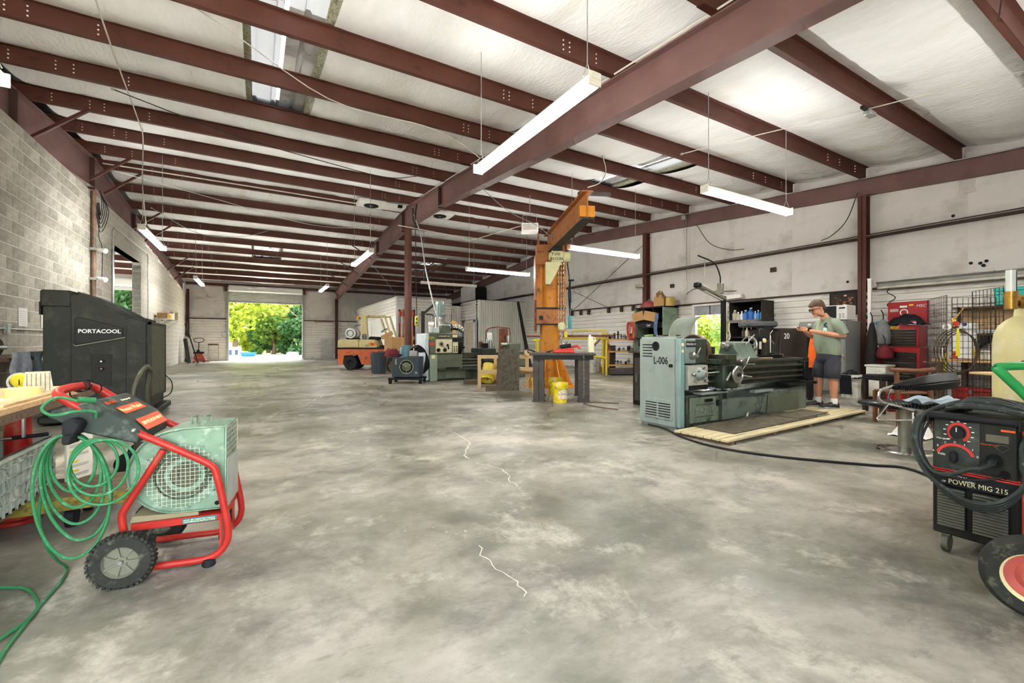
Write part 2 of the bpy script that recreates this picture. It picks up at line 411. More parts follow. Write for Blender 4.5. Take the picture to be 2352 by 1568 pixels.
# ---------------------------------------------------------------- columns
def column(x, y, h, w, d, label, face='y'):
    t = T('column', label, 'column', (x, y, 0), kind='structure')
    mb = MB()
    if face == 'y': mb.box(-w/2, -d/2, 0, w/2, -d/2+.012, h).box(-w/2, d/2-.012, 0, w/2, d/2, h).box(-.006, -d/2, 0, .006, d/2, h)
    else: mb.box(-w/2, -d/2, 0, -w/2+.012, d/2, h).box(w/2-.012, -d/2, 0, w/2, d/2, h).box(-w/2, -.006, 0, w/2, .006, h)
    B('web_and_flanges', mb, m_purlin, t)
    B('base_plate', MB().box(-w/2-.05, -d/2-.05, 0, w/2+.05, d/2+.05, .02), m_dkbrown, t)
    return t
cr = T('column', 'round brown steel pipe column under the ridge of the roof', 'column', (XM, YR, 0), kind='structure')
B('pipe', MB().cyl((0, 0, 0), (0, 0, 4.9), .12, n=24), m_purlin, cr)
B('cap_plate', MB().box(-.15, -.15, 4.89, .15, .15, 4.92), m_dkbrown, cr)
B('base_plate', MB().box(-.2, -.2, 0, .2, .2, .02), m_dkbrown, cr)
column(XM, 29.8, 3.85, .16, .16, 'red-brown steel post against the far wall under the main rafter', 'y')
column(XL+.1, 29.85, 4.0, .12, .16, 'slim red-brown corner post where block wall meets far wall')
for y, lb in ((4.55, 'brown steel wall column behind the filing cabinets'), (10.96, 'brown steel wall column behind the green bent-metal cabinet'), (17.4, 'brown steel wall column beside the second corrugated office block')):
    column(XR-.12, y, zr(y)-.4, .2, .16, lb, 'x')

# ---------------------------------------------------------------- left wall of concrete block
wl_ = T('wall_left', 'long wall of bare grey concrete blocks with pale mortar', 'wall', kind='structure')
OP0, OP1, OPZ = 15.85, 19.0, 3.75
def wtop(y): return min(4.67, zr(y)-.55)
bh, bw = .2032, .4064
core = MB()
def slab(y0, y1, z0, z1): core.box(XL-.2, y0, z0, XL-.004, y1, z1)
slab(YN, OP0, 0, 4.66); slab(OP0, OP1, OPZ, 4.66)
yy = OP1
while yy < YF:
    y2 = min(yy+.5, YF); slab(yy, y2, 0, min(wtop(yy), wtop(y2))-.01); yy = y2
B('mortar_core', core, m_mortar, wl_)
blocks = []
for k in range(23):
    y = 8.9-(k % 2)*bw/2
    while y < YF-.05:
        z0 = k*bh; y1 = min(y+bw, YF)
        segs = [(y, y1)]
        if z0 < OPZ-.03:
            if y < OP1 and y1 > OP0:
                segs = []
                if y < OP0: segs.append((y, OP0))
                if y1 > OP1: segs.append((OP1, y1))
        for a, b in segs:
            if b-a > .06 and z0+bh <= wtop((a+b)/2)+.04: blocks.append((a, b, z0))
        y += bw
blocks.sort(key=lambda q: (q[0]**2+(q[2]-1.1)**2))
vis = [q for q in blocks if q[1] > 9.55]
near, rest = vis[:300], vis[300:]
bme = {}
mats = [m_block, m_block2, m_block3]
rb = random.Random(3)
for a, b, z in near:
    L = round(b-a, 2); mi = rb.choice((0, 0, 1, 2)); key = (L, mi)
    if key not in bme:
        mbk = MB().box(-.012, .005, .005, .008, L-.005, bh-.005)
        bme[key] = mbk.me('block', .004)
        bme[key].materials.append(mats[mi])
    ob('block', bme[key], None, wl_, (XL-.008+rb.uniform(-.0015, .0015), a, z))
mbr = MB()
for a, b, z in rest: mbr.box(XL-.02, a+.005, z+.005, XL-.001, b-.005, z+bh-.005)
o = B('block_courses', mbr, m_block2, wl_); o['kind'] = 'stuff'
# door opening reveal with its split-faced jamb and the conduit looped round it
for k in range(18):
    B('jamb_block', MB().box(XL-.21, OP1-.012, k*bh+.006, XL+.012, OP1+.1, (k+1)*bh-.006), m_block3, wl_, .006)
B('lintel', MB().box(XL-.21, OP0-.2, OPZ, XL+.01, OP1+.2, OPZ+.19), m_block2, wl_, .006)
B('jamb_trim', MB().box(XL-.02, OP0-.12, 0, XL+.02, OP0, OPZ), m_galv, wl_, .004)
B('conduit', MB().tube([(XL+.02, OP0-.15, .1), (XL+.02, OP0-.15, 4.1), (XL+.02, OP0-.02, 4.22), (XL+.02, OP1+1.0, 4.22), (XL+.02, OP1+1.13, 4.1), (XL+.02, OP1+1.13, .1)], .014), m_galv, wl_)
B('conduit', MB().tube([(XL+.02, 7, 1.3), (XL+.02, 13.9, 1.3)], .013), m_galv, wl_)
for y in (9.85,): B('outlet_box', MB().box(XL, y-.06, 1.22, XL+.05, y+.06, 1.37), m_galv, wl_, .006)
pp = B('downpipe', MB().cyl((XL+.06, 13.9, 0), (XL+.06, 13.9, 4.66), .045, n=12), M('rusty_pipe', '#7d6a5a', .6, .2, .2, 6, dirt=('#8a4a2c', .3, 8)), wl_)
for z in (2.55, 3.25): B('pipe_clamp', MB().box(XL, 13.83, z, XL+.12, 13.97, z+.06), m_galv, pp)
B('floodlight', MB().cyl((XL+.12, 13.9, 3.28), (XL+.3, 13.8, 3.24), .035, .06).cyl((XL+.12, 13.9, 2.6), (XL+.3, 13.8, 2.56), .035, .06), m_white, pp)
mbc = MB()
for i in range(5):
    mbc.tube([(XL+.15, 13.95, 4.7), (XL+.2+.02*i, 13.92+.05*i, 4.45-.05*i), (XL+.17, 13.95, 4.1-.1*i), (XL+.14-.02*i, 13.98, 4.4)], .008, 5, 5)
mbc.tube([(XL+.15, 13.98, 4.1), (XL+.13, 14.0, 3.6), (XL+.2, 13.95, 3.3), (XL+.17, 14.05, 2.6)], .007, 5, 4)
B('looped_cable', mbc, m_bwire, pp)

# ---------------------------------------------------------------- ribbed sheets
def ribsheet(L, H, pitch=.152, dep=.036, horiz=True, dz=0):
    mb = MB(); N = H if horiz else L; prof = [(0, 0)]; q = dz
    while q < N:
        for t, d in (((.1, dep), (.55, dep), (.85, 0), (1, 0)) if horiz else ((.5, 0), (.62, dep), (.9, dep), (1, 0))):
            if q+t*pitch < N: prof.append((q+t*pitch, -d))
        q += pitch
    prof.append((N, 0)); n = len(prof)
    if horiz: vs = [(x, d, z) for x in (0, L) for z, d in prof]
    else: vs = [(x, d, z) for z in (0, H) for x, d in prof]
    mb.add(vs, [(i, i+1, n+i+1, n+i) for i in range(n-1)])
    return mb
def liner(L, H, bulge=.03):
    def fn(u, w): return (L*u, -bulge*(1-(2*u-1)**6)*(1-(2*w-1)**6)-.004*math.sin(u*23)*math.sin(w*7), H*w)
    return MB().grid(fn, 16, 8)

# ---------------------------------------------------------------- far wall with the roll-up door
wf = T('wall_far', 'far end wall, white ribbed wainscot below white insulation', 'wall', kind='structure')
D0, D1, DZ, DT = -1.40, 2.42, 3.42, 4.2
for xa, xb in ((XL, D0-.05), (D1+.05, XM), (XM, 8.2), (8.2, XR)):
    B('wainscot_sheet', ribsheet(xb-xa, 2.38), m_rib, wf, loc=(xa, YF, 0), flat=True)
    B('insulation_panel', liner(xb-xa, 2.1), m_liner, wf, loc=(xa, YF, 2.4))
    B('girt', MB().box(xa, YF-.07, 2.37, xb, YF, 2.42), m_dkbrown, wf)
B('insulation_panel', liner(D1-D0, .8), m_liner, wf, loc=(D0, YF+.05, DT))
B('eave_strut', MB().box(XL, YF-.12, 4.27, XR, YF, 4.42), m_purlin, wf)
B('outer_sheet', MB().box(XL-.3, YF+.08, 0, D0, YF+.12, 4.8).box(D1, YF+.08, 0, XR+.2, YF+.12, 4.8).box(D0, YF+.08, 3.9, D1, YF+.12, 4.8), m_galv, wf)
B('patch_panel', MB().box(3.5, YF-.06, .05, 4.2, YF-.045, 1.25), M('grey_patch', '#c2c3c2', .5, .2), wf)
B('switch_box', MB().box(-1.72, YF-.1, 1.35, -1.5, YF-.02, 1.62), m_galv, wf, .01)
B('tan_board', MB().box(3.1, YF-.05, 2.3, 4.2, YF-.03, 2.42), M('tan_stain', '#b08a78', .8), wf)
dr = T('door_1', 'white roll-up door raised at the far end', 'door', (0, YF-.02, 0), kind='structure')
sl = MB().prism([(0, 0), (-.012, .02), (-.02, .045), (-.012, .07), (0, .09)], D0, D1, 'yz').me('slat', flat=True)
m_slat = M('door_slat', '#cfd0ce', .4, .3, .06, 4)
z = DZ
while z < DT-.2:
    ob('slat', sl, m_slat, dr, (0, 0, z)); z += .092
B('roll_hood', MB().cyl((D0, -.12, DT-.05), (D1, -.12, DT-.05), .2, n=24), m_slat, dr)
B('bottom_bar', MB().box(D0, -.05, DZ-.06, D1, .02, DZ), m_galv, dr)
for x in (D0-.05, D1+.05): B('guide_rail', MB().box(x-.05, -.09, 0, x+.05, .02, DT), M('rail_grey', '#a9aaa8', .5, .4), dr)
for x in (D0-.14, D1+.13): B('roll_bracket', MB().box(x-.05, -.3, DT-.22, x+.05, 0, DT+.15), m_purlin, dr)
B('tie_rod', MB().tube([(D0-.09, -.1, 0.1), (D0-.09, -.1, DT)], .012), m_galv, dr)

# ---------------------------------------------------------------- right wall
wr = T('wall_right', 'white stained insulated side wall above horizontal ribbed metal wainscot', 'wall', kind='structure')
RZ = -PI/2
WY0, WY1, WZ0, WZ1 = 8.0, 9.05, .55, 2.2
ys = [YN, 1.2, 2.9, 4.55, 6.15, 7.75, 9.35, 10.96, 12.57, 14.2, 15.8, 17.4, 19.2]
for a, b in zip(ys, ys[1:]):
    if a < WY0 and b > WY1:
        B('wainscot_sheet', ribsheet(WY0-a, 2.26), m_rib, wr, loc=(XR, WY0, 0), rot=(0, 0, RZ), flat=True)
        B('wainscot_sheet', ribsheet(b-WY1, 2.26), m_rib, wr, loc=(XR, b, 0), rot=(0, 0, RZ), flat=True)
        B('wainscot_sheet', ribsheet(WY1-WY0, WZ0), m_rib, wr, loc=(XR, WY1, 0), rot=(0, 0, RZ), flat=True)
    else:
        B('wainscot_sheet', ribsheet(b-a, 2.26 if a < 10 else 2.36), m_rib, wr, loc=(XR, b, 0), rot=(0, 0, RZ), flat=True)
ys2 = ys+[22.8, 26.4, YF]
for a, b in zip(ys2, ys2[1:]):
    B('insulation_panel', liner(b-a, 1.16), m_liner, wr, loc=(XR, b, 2.3), rot=(0, 0, RZ))
    B('insulation_panel', liner(b-a, 2.3), m_liner, wr, loc=(XR, b, 3.52), rot=(0, 0, RZ))
B('girt', MB().box(XR-.13, YN, 3.42, XR-.02, YF, 3.435).box(XR-.13, YN, 3.435, XR-.12, YF, 3.47).box(XR-.03, YN, 3.42, XR-.02, YF, 3.53), m_dkbrown, wr)
B('conduit', MB().tube([(XR-.14, YN, 3.475), (XR-.14, 19, 3.475)], .011), m_galv, wr)
B('conduit', MB().tube([(XR-.19, YN, zr(YN)-.02), (XR-.19, YR, zr(YR)-.02), (XR-.19, 29, zr(29)-.02)], .012), m_galv, wr)
B('girt', MB().box(XR-.07, YN, 2.26, XR-.01, 10.96, 2.3), m_dkbrown, wr)
B('girt', MB().box(XR-.1, 10.96, 2.42, XR-.02, 15.3, 2.46), m_dkbrown, wr)
for y in (11.6, 12.2, 12.9, 14.1, 14.6, 15.2): B('rack_hook', MB().box(XR-.14, y-.05, 2.22, XR-.06, y+.05, 2.43), m_dkbrown, wr)
B('roof_trim_gap', MB().box(XR-.02, YN, 4.0, XR+.02, YF, 5.5), m_liner, wr)
B('outer_sheet', MB().box(XR+.06, YN, 0, XR+.1, WY0, 5.9).box(XR+.06, WY1, 0, XR+.1, YF, 5.9).box(XR+.06, WY0, WZ1, XR+.1, WY1, 5.9).box(XR+.06, WY0, 0, XR+.1, WY1, WZ0), m_galv, wr)
for p, q in (((XR-.05, 10.8, 4.75), (XR-.05, 15.3, 2.4)), ((XR-.05, 15.2, 3.3), (XR-.05, 12.9, 2.4))):
    B('cable_brace', MB().tube([p, q], .008, 6), m_dkbrown, wr)
B('conduit', MB().tube([(XR-.1, 9.3, 5.0), (XR-.1, 9.3, 2.75), (XR-.1, 9.25, 2.6), (XR-.1, 9.4, 2.45)], .011), m_galv, wr)
B('junction_box', MB().box(XR-.25, 9.24, 4.98, XR-.15, 9.38, 5.12), m_galv, wr, .008)
B('fixture_box', MB().box(XR-.16, 7.45, 2.33, XR-.05, 7.95, 2.45), m_white, wr, .01)
B('cable', MB().tube([(XR-.12, 9.3, 2.62), (XR-.15, 8.9, 2.75), (XR-.15, 8.2, 2.6), (XR-.12, 7.6, 2.55)], .01, 6, 5), m_bwire, wr)
for yy, zz in ((9.9, 2.95), (6.6, 3.02)):
    B('stain_box', MB().box(XR-.08, yy-.07, zz-.06, XR-.03, yy+.07, zz+.06), m_dkbrown, wr)
for k, (yy, zz) in enumerate(((2.85, 2.62), (2.72, 2.6), (2.68, 2.55), (2.64, 2.63), (4.9, 2.5), (3.1, 3.6))):
    B('tear', MB().cyl((XR-.035, yy, zz), (XR-.03, yy, zz), .03, n=7), m_black, wr)
for y0, z0, y1, z1, zs in ((8.9, 4.75, 7.35, 3.7, .25), (5.4, 3.55, 4.65, 4.5, .3)):
    B('cable', MB().tube([(XR-.15, y0, z0), (XR-.15, y0*.7+y1*.3, z0*.6+z1*.4-zs), (XR-.15, y0*.3+y1*.7, z0*.3+z1*.7-zs), (XR-.15, y1, z1)], .009, 6, 6), m_bwire, wr)
B('caged_lamp', MB().cyl((XR-.25, 10.98, 3.05), (XR-.45, 11.15, 3.05), .06, n=12), M('cage_lamp', '#b5ad98', .4, .3), wr)
# cable tray on the wall
tr = T('cable_tray', 'long grey metal tray light fitting fixed above the wainscot', 'tray', (XR-.17, 0, 2.28))
B('housing', MB().box(-.12, -.3, .02, .06, 4.25, .09), M('tray_grey', '#8c8a84', .5, .3), tr)
B('lip', MB().box(-.14, -.3, .08, -.11, 4.25, .115), M('tray_dark', '#5c5a52', .5, .3), tr)
B('diffuser', MB().box(-.1, -.3, -.03, .05, 4.25, .02), M('tray_white', '#c5c1b6', .5), tr)
# window in the right wall
wi = T('window_1', 'small window in the ribbed wall looking onto green shrubs', 'window', (XR, 0, 0), kind='structure')
m_sash = M('sash_white', '#dcd9d0', .5)
B('frame', MB().box(-.06, WY0-.08, WZ0-.08, .06, WY0, WZ1+.08).box(-.06, WY1, WZ0-.08, .06, WY1+.08, WZ1+.08).box(-.06, WY0, WZ1, .06, WY1, WZ1+.08).box(-.06, WY0, WZ0-.08, .06, WY1, WZ0), m_sash, wi)
m_glass = bpy.data.materials.new('window_glass'); m_glass.use_nodes = True
g = m_glass.node_tree.nodes['Principled BSDF']; g.inputs['Transmission Weight'].default_value = 1; g.inputs['Roughness'].default_value = 0; g.inputs['IOR'].default_value = 1.02
g.inputs['Base Color'].default_value = (.95, .97, .96, 1)
B('pane', MB().box(.0, WY0, WZ0, .004, WY1, WZ1-.28), m_glass, wi)
B('valance', MB().box(-.005, WY0, WZ1-.28, .005, WY1, WZ1), M('grey_valance', '#9a9da2', .7), wi)
B('mullion', MB().box(-.02, (WY0+WY1)/2-.01, WZ1-.28, .0, (WY0+WY1)/2+.01, WZ1), m_dkbrown, wi)

# ---------------------------------------------------------------- near wall (behind the viewpoint): opening invented and sized to let sky light in
wn_ = T('wall_near', 'unseen white sheeted end wall with an opening added to let sky light in', 'wall', kind='structure')
NZ = 3.6
for xa, xb, za, zb in ((XL, -2.9, 0, NZ), (1.4, XR, 0, NZ), (XL, XR, NZ, 5.0)):
    B('sheet', MB().box(xa, YN-.08, za, xb, YN, zb), m_liner, wn_)
# neighbouring bay: unseen side wall stops short, leaving it open for sky light
wo = T('wall_outer', 'outer wall of the neighbouring bay with a raised roll-up door', 'wall', kind='structure')
B('sheet', MB().box(-11.5, YN, 0, -11.4, 11, 5.0), m_liner, wo)
B('sheet', MB().box(-11.4, YN-.1, 0, XL, YN, 5.0), m_liner, wo)
NX0, NX1 = -7.6, -4.4
B('sheet', MB().box(-11.4, YF, 0, NX0, YF+.1, 5.0).box(NX1, YF, 0, XL, YF+.1, 5.0).box(NX0, YF, 4.2, NX1, YF+.1, 5.0), m_liner, wo)
d2 = T('door_2', 'white roll-up door raised in the neighbouring bay', 'door', (0, YF-.05, 0), kind='structure')
B('roll_hood', MB().cyl((NX0, -.15, 4.18), (NX1+.3, -.15, 4.18), .22, n=20), m_slat, d2)
s2 = MB().prism([(0, 0), (-.012, .02), (-.02, .045), (-.012, .07), (0, .09)], NX0, NX1+.1, 'yz').me('slat', flat=True)
for i in range(3): ob('slat', s2, m_slat, d2, (0, 0, 3.78+i*.092))
# ---------------------------------------------------------------- offices of corrugated sheet in the far right corner
of = T('wall_office', 'white corrugated sheet office block in the far corner', 'wall', kind='structure')
OX0, OX1, OY, OZ = 5.7, 8.47, 20.6, 3.2
B('upper_sheet', ribsheet(OX1-OX0, .75, .15, .06), m_rib, of, loc=(OX0, OY, OZ-.75), flat=True)
B('lower_sheet', ribsheet(OX1-OX0, OZ-.75, .13, .07, False), m_rib, of, loc=(OX0, OY, 0), flat=True)
B('upper_sheet', ribsheet(YF-OY, .85, .16, .06), m_rib, of, loc=(OX0, YF, OZ-.85), rot=(0, 0, RZ), flat=True)
B('lower_sheet', ribsheet(YF-OY, OZ-.85, .3, .015, False), m_white, of, loc=(OX0, YF, 0), rot=(0, 0, RZ), flat=True)
B('corner_trim', MB().box(OX0-.04, OY-.04, 0, OX0+.05, OY+.05, OZ), m_white, of)
for y in (21.6, 23.2, 25.8): B('door_leaf', MB().box(OX0-.03, y, 0, OX0-.015, y+.85, 2.05), m_white, of, .004)
B('roof_board', MB().box(OX0, OY, OZ-.02, OX1, YF, OZ+.03), m_rib, of)
B('link_sheet', ribsheet(9.24-OX1, 2.95, .13, .07, False), m_rib, of, loc=(OX1, 21.1, 0), flat=True)
B('side_sheet', MB().box(OX1-.02, OY, 0, OX1, 21.1, OZ), m_rib, of)
ofb = T('wall_office', 'corrugated sheet block with a cream door, against the side wall', 'wall', kind='structure')
BX, BY, BZ = 9.24, 19.2, 3.13
B('front_sheet', ribsheet(XR-BX, BZ, .125, .075, False), M('ribbed_metal_cream', '#d9d8cd', .45, 0, .05, 2), ofb, loc=(BX, BY, 0), flat=True)
B('side_upper_sheet', ribsheet(21.1-BY, .95, .16, .06), m_rib, ofb, loc=(BX, 21.1, BZ-.95), rot=(0, 0, RZ), flat=True)
B('side_wall', MB().box(BX, BY, 0, BX+.05, 21.1, BZ-.95), M('grey_wallboard', '#9aa0a8', .7), ofb)
dl = B('door_leaf', MB().box(BX-.03, 19.55, 0, BX, 20.55, 2.05), M('cream_door', '#cfc3ac', .5), ofb)
for y in (19.65, 20.1):
    for z0, z1 in ((.2, .9), (1.0, 1.5), (1.6, 1.95)): B('door_panel', MB().box(BX-.042, y, z0, BX-.028, y+.35, z1), MATS['cream_door'], dl, .008)
B('door_casing', MB().box(BX-.05, 20.55, 0, BX, 20.65, 2.15).box(BX-.05, 19.45, 0, BX, 19.55, 2.15).box(BX-.05, 19.45, 2.05, BX, 20.65, 2.15), m_rib, ofb)
B('roof_board', MB().box(BX, BY, BZ-.02, XR, 24, BZ+.02), m_dkbrown, ofb)
# ---------------------------------------------------------------- fluorescent strip lights
m_tube = M('lit_tube', (1, .985, .95), .5, var=0, emit=LAMP)
m_dead = M('unlit_tube', '#e5e2d6', .3, 0, 0)
m_fix = M('fixture_white', '#d9d6cb', .5, 0, .05, 4)
def strip(p, along, label, lit=True, chain_len=(1.2, 1.2), L=2.44, grp='fluorescent strip lights hung from the roof'):
    t = T('strip_light', label, 'light', p, 0 if along == 'x' else PI/2, grp)
    B('housing', MB().prism([(-.05, .0), (.05, .0), (.038, .06), (-.038, .06)], 0, L, 'yz'), m_fix, t)
    for x in (0.01, L-.03): B('end_cap', MB().box(x, -.07, -.055, x+.02, .07, .07), m_fix, t, .004)
    for y in (-.05, .05):
        B('tube', MB().cyl((.05, y, -.03), (L-.05, y, -.03), .019, n=8, caps=False), m_tube if lit else m_dead, t)
    for x, c in ((.12, chain_len[0]), (L-.12, chain_len[1])):
        B('hanger_chain', MB().tube([(x, -.05, .07), (x, 0, .2), (x, .05, .07)], .005, 5).tube([(x, 0, .2), (x, 0, c)], .006, 5), m_galv, t)
    return t
def cl(y): return zr(y)+.2-3.45
strip((2.62, 3.0, 3.45), 'y', 'bright strip light on chains beside the main rafter, largest of all', chain_len=(cl(3), cl(5.4)))
strip((5.95, 4.34, 3.45), 'x', 'strip light hanging before the side wall column, above the lathe', chain_len=(cl(4.3),)*2)
strip((6.7, 8.71, 3.45), 'x', 'strip light just behind the yellow chain hoist', chain_len=(cl(8.7),)*2)
strip((5.85, 13.0, 3.45), 'x', 'strip light near the ridge, between pipe column and jib crane', chain_len=(cl(13),)*2)
strip((5.65, 16.9, 3.45), 'x', 'unlit strip light above the corrugated offices', lit=False, chain_len=(cl(17),)*2)
strip((-2.05, 11.6, 3.45), 'y', 'strip light beside the block wall, above the doorway', chain_len=(cl(11.6), cl(14)))
strip((-1.95, 19.75, 3.45), 'y', 'small distant strip light near the block wall and far wall', chain_len=(cl(19.8), cl(22)))
strip((2.56, 11.6, 3.45), 'y', 'strip light alongside the main rafter just before the ridge', chain_len=(cl(11.6), cl(14)))
strip((2.56, 19.7, 3.45), 'y', 'distant strip light to the right of the raised roll-up door', chain_len=(cl(19.7), cl(22)))
strip((-2.0, 3.3, 3.45), 'y', 'strip light above the wooden work bench', chain_len=(cl(3), cl(5.4)))
strip((5.95, .2, 3.45), 'x', 'strip light above the welding corner', chain_len=(cl(.2),)*2)
strip((-6.9, 18.5, 3.45), 'y', 'unseen strip light added to brighten the neighbouring bay', chain_len=(cl(18.5), cl(21)))  # hidden lamp, added so the bay looks bright through the doorway
strip((-6.9, 25.5, 3.45), 'y', 'far unseen strip light added to brighten the neighbouring bay', chain_len=(cl(25.5), cl(28)))  # second hidden lamp, added to brighten the far part of that bay
# ---------------------------------------------------------------- outside: yard, trees, shed, skip
gr = B('ground_yard', MB().box(-60, 29.9, -.25, 90, 110, -.03).box(12.1, -30, -.25, 90, 30, -.03).box(-60, -40, -.25, 90, YN, -.03), M('yard_gravel', '#e6dfcc', .95, 0, .1, 2))
tag(gr, 'pale sunlit gravel yard outside the doors', 'yard', kind='structure')
def leafmat(name, c):
    m = bpy.data.materials.new(name); m.use_nodes = True
    n, l = m.node_tree.nodes, m.node_tree.links; b = n['Principled BSDF']
    b.inputs['Base Color'].default_value = (*C(c), 1); b.inputs['Roughness'].default_value = .6
    t = n.new('ShaderNodeBsdfTranslucent'); t.inputs[0].default_value = (*[min(1, x*1.5) for x in C(c)], 1)
    x = n.new('ShaderNodeMixShader'); x.inputs[0].default_value = .4
    l.new(b.outputs[0], x.inputs[1]); l.new(t.outputs[0], x.inputs[2]); l.new(x.outputs[0], n['Material Output'].inputs[0])
    return m
LM = [leafmat('leaf_yellow_green', '#9cab3a'), leafmat('leaf_mid_green', '#74923f'), leafmat('leaf_deep_green', '#426838'), leafmat('leaf_lime', '#b0ba56')]
m_bark = M('bark', '#6b5a48', .9, 0, .2, 8, bump=.4)
def tree(name, label, x, y, h, w, z0, n, mi, size=.3, seed=1, grp='trees behind the yard', trunk=True, cat='tree'):
    r = random.Random(seed); t = T(name, label, cat, (x, y, 0), 0, grp)
    if trunk:
        tb = MB().tube([(0, 0, -.1), (.1, 0, h*.3), (-.1, .1, h*.6), (0, 0, h*.9)], lambda u: .22*(1-u*.8), 8, 4)
        for i in range(5):
            a = r.uniform(0, 6.3); zz = h*r.uniform(.25, .6); tb.tube([(0, 0, zz), (w*.25*math.cos(a), w*.25*math.sin(a), zz+h*.12), (w*.5*math.cos(a), w*.5*math.sin(a), zz+h*.22)], lambda u: .09*(1-u*.7), 6, 3)
        B('trunk', tb, m_bark, t)
    blobs = []
    for i in range(16):
        a = r.uniform(0, 6.3); q = math.sqrt(r.random())*w*.42
        blobs.append((q*math.cos(a), q*math.sin(a), z0+(h-z0)*r.uniform(.05, .92), w*r.uniform(.13, .26)))
    mb = MB(); vs = []; fs = []
    for i in range(n):
        bx, by, bz, br = r.choice(blobs); d = Vector((r.gauss(0, 1), r.gauss(0, 1), r.gauss(0, .8))).normalized()*br*(r.random()**.33)
        p = Vector((bx, by, bz))+d; p.z = max(.03, p.z); s = size*r.uniform(.5, 1.2)
        a = Vector((r.gauss(0, 1), r.gauss(0, 1), r.gauss(0, .5))).normalized(); b = a.orthogonal().normalized()*(s*.45); a = a*s
        o = len(vs); vs += [tuple(p-a*.5), tuple(p+b), tuple(p+a*.6), tuple(p-b)]; fs.append((o, o+1, o+2, o+3))
    mb.v = vs; mb.f = fs
    me = bpy.data.meshes.new('foliage'); me.from_pydata(vs, [], fs)
    o = ob('foliage', me, LM[mi], t); o['kind'] = 'stuff'
    return t
tl = [('tall yellow-green tree filling the upper left of the doorway', -1.6, 43, 9.5, 7, 1.6, 0),
      ('broad lime green tree arching over the yard', 2.2, 47, 12, 9, 2.2, 3), ('leafy mid green tree on the right of the doorway', 6.2, 45, 12, 8, 1.0, 1),
      ('dark ivy-covered tree behind the small shed', 1.0, 50, 9, 4.6, .2, 2), ('deep green vine-draped bush in the doorway', 3.6, 42.5, 4.6, 4.4, .0, 2),
      ('low bright shrub behind the blue skip', 1.3, 44.5, 3.2, 3.4, .0, 1), ('high pale tree at the back of the wood', -5.0, 52, 13, 9, 2.0, 3),
      ('tall green tree at the back of the wood', 9.5, 54, 15, 11, 1.5, 0), ('dark tree deep in the wood', 4.2, 56, 14, 9, 1, 2),
      ('green tree seen through the neighbouring bay', -9.8, 47, 7.5, 5.5, 1.5, 2), ('lime bush low at the right door post', 5.6, 41, 3.4, 2.8, 0, 3),
      ('huge yellow-green tree closing the view on the left', -3.5, 60, 15, 13, .3, 0), ('huge lime tree closing the view in the middle', 5.5, 63, 17, 14, .3, 3), ('huge green tree closing the view on the right', 14, 62, 17, 14, .3, 1), ('dark ivy-hung tree far left through the neighbouring bay', -14, 58, 9, 9, .2, 2)]
for i, (lb, x, y, h, w, z0, mi) in enumerate(tl):
    tree('tree' if h > 4.7 else 'shrub', lb, x, y, h, w, z0, 9000 if y > 57 else 5200, mi, .62 if y > 57 else .36, 10+i, cat='tree' if h > 4.7 else 'shrub')
for i, (lb, x, y, h, w, mi) in enumerate([('bright shrub outside the small window', 16.2, 12.0, 2.6, 3.2, 0), ('dark shrub beside the window shrub', 17.5, 10.3, 3.2, 3.4, 1), ('tall green tree past the window shrubs', 20.5, 13.5, 6, 5, 2)]):
    tree('shrub', lb, x, y, h, w, 0, 4200, mi, .16, 40+i, 'greenery outside the window', i == 2, 'shrub')
sh = T('storage_shed', 'small white storage shed with dark windows outside the door', 'shed', (-1.6, 38.4, 0), .1)
B('body', MB().box(-.7, 0, 0, .5, 1.0, .62), m_white, sh)
B('roof', MB().box(-.78, -.1, .62, .58, 1.1, .7), M('shed_roof', '#6f9f92', .6), sh)
for x in (-.1, .28, -.5): B('window_pane', MB().box(x-.1, -.02, .1, x+.1, .0, .48), M('dark_blue_glass', '#33405c', .2), sh)
sk = T('rubbish_skip', 'blue metal skip standing in the yard', 'skip', (-.55, 38.6, -.08))
sk.scale = (.52, .6, .55)
B('body', MB().loft([[(-.75, -.5, .05), (.75, -.5, .05), (.75, .5, .05), (-.75, .5, .05)], [(-1.0, -.6, .62), (1.0, -.6, .62), (1.0, .6, .62), (-1.0, .6, .62)]]), M('skip_blue', '#136084', .4), sk)
B('rim', MB().box(-1.05, -.65, .6, 1.05, -.55, .68), M('skip_rim', '#1a7496', .4), sk)
tw = T('tarpaulin_pile', 'low pile under a pale lilac tarpaulin in the yard', 'tarpaulin', (2.4, 38.5, 0))
tw.scale = (.42, .5, .5)
B('sheet', MB().prism([(-1.1, 0), (1.1, 0), (1.0, .5), (-.4, .62), (-.9, .35)], -.5, .5, 'xz'), M('lilac_sheet', '#aab0c8', .5), tw, .05)
# ================================================================ LEFT SIDE
m_red = M('red_paint', '#a92a22', .35, 0, .1, 4, dirt=('#8a5a42', .12, 9))
m_tool = M('plain_steel', '#9a9a98', .35, .8, .1, 8)
m_green = M('green_galv', '#6f8972', .45, .2, .18, 14, dirt=('#94a894', .3, 22))
m_rubber = M('tyre_rubber', '#2a2b25', .8, 0, .2, 14, dirt=('#5d5f4c', .25, 20))
m_hub = M('grey_hub', '#6f6f5e', .6, 0, .12, 10)
m_dkplastic = M('dark_green_plastic', '#2a352f', .5, 0, .12, 6, dirt=('#5d6358', .25, 9))
m_orange = M('orange_label', '#d2552d', .5, 0, .05, 8)
m_cream = M('cream_print', '#e8dfa8', .6, 0, 0)
m_yellowp = M('yellow_print', '#e6d33a', .5, 0, 0)
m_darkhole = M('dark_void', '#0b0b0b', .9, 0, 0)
m_wood = M('raw_wood', '#c9a678', .7, 0, .14, 5, stretch=(1, 8, 8), dirt=('#8a6d49', .15, 6))
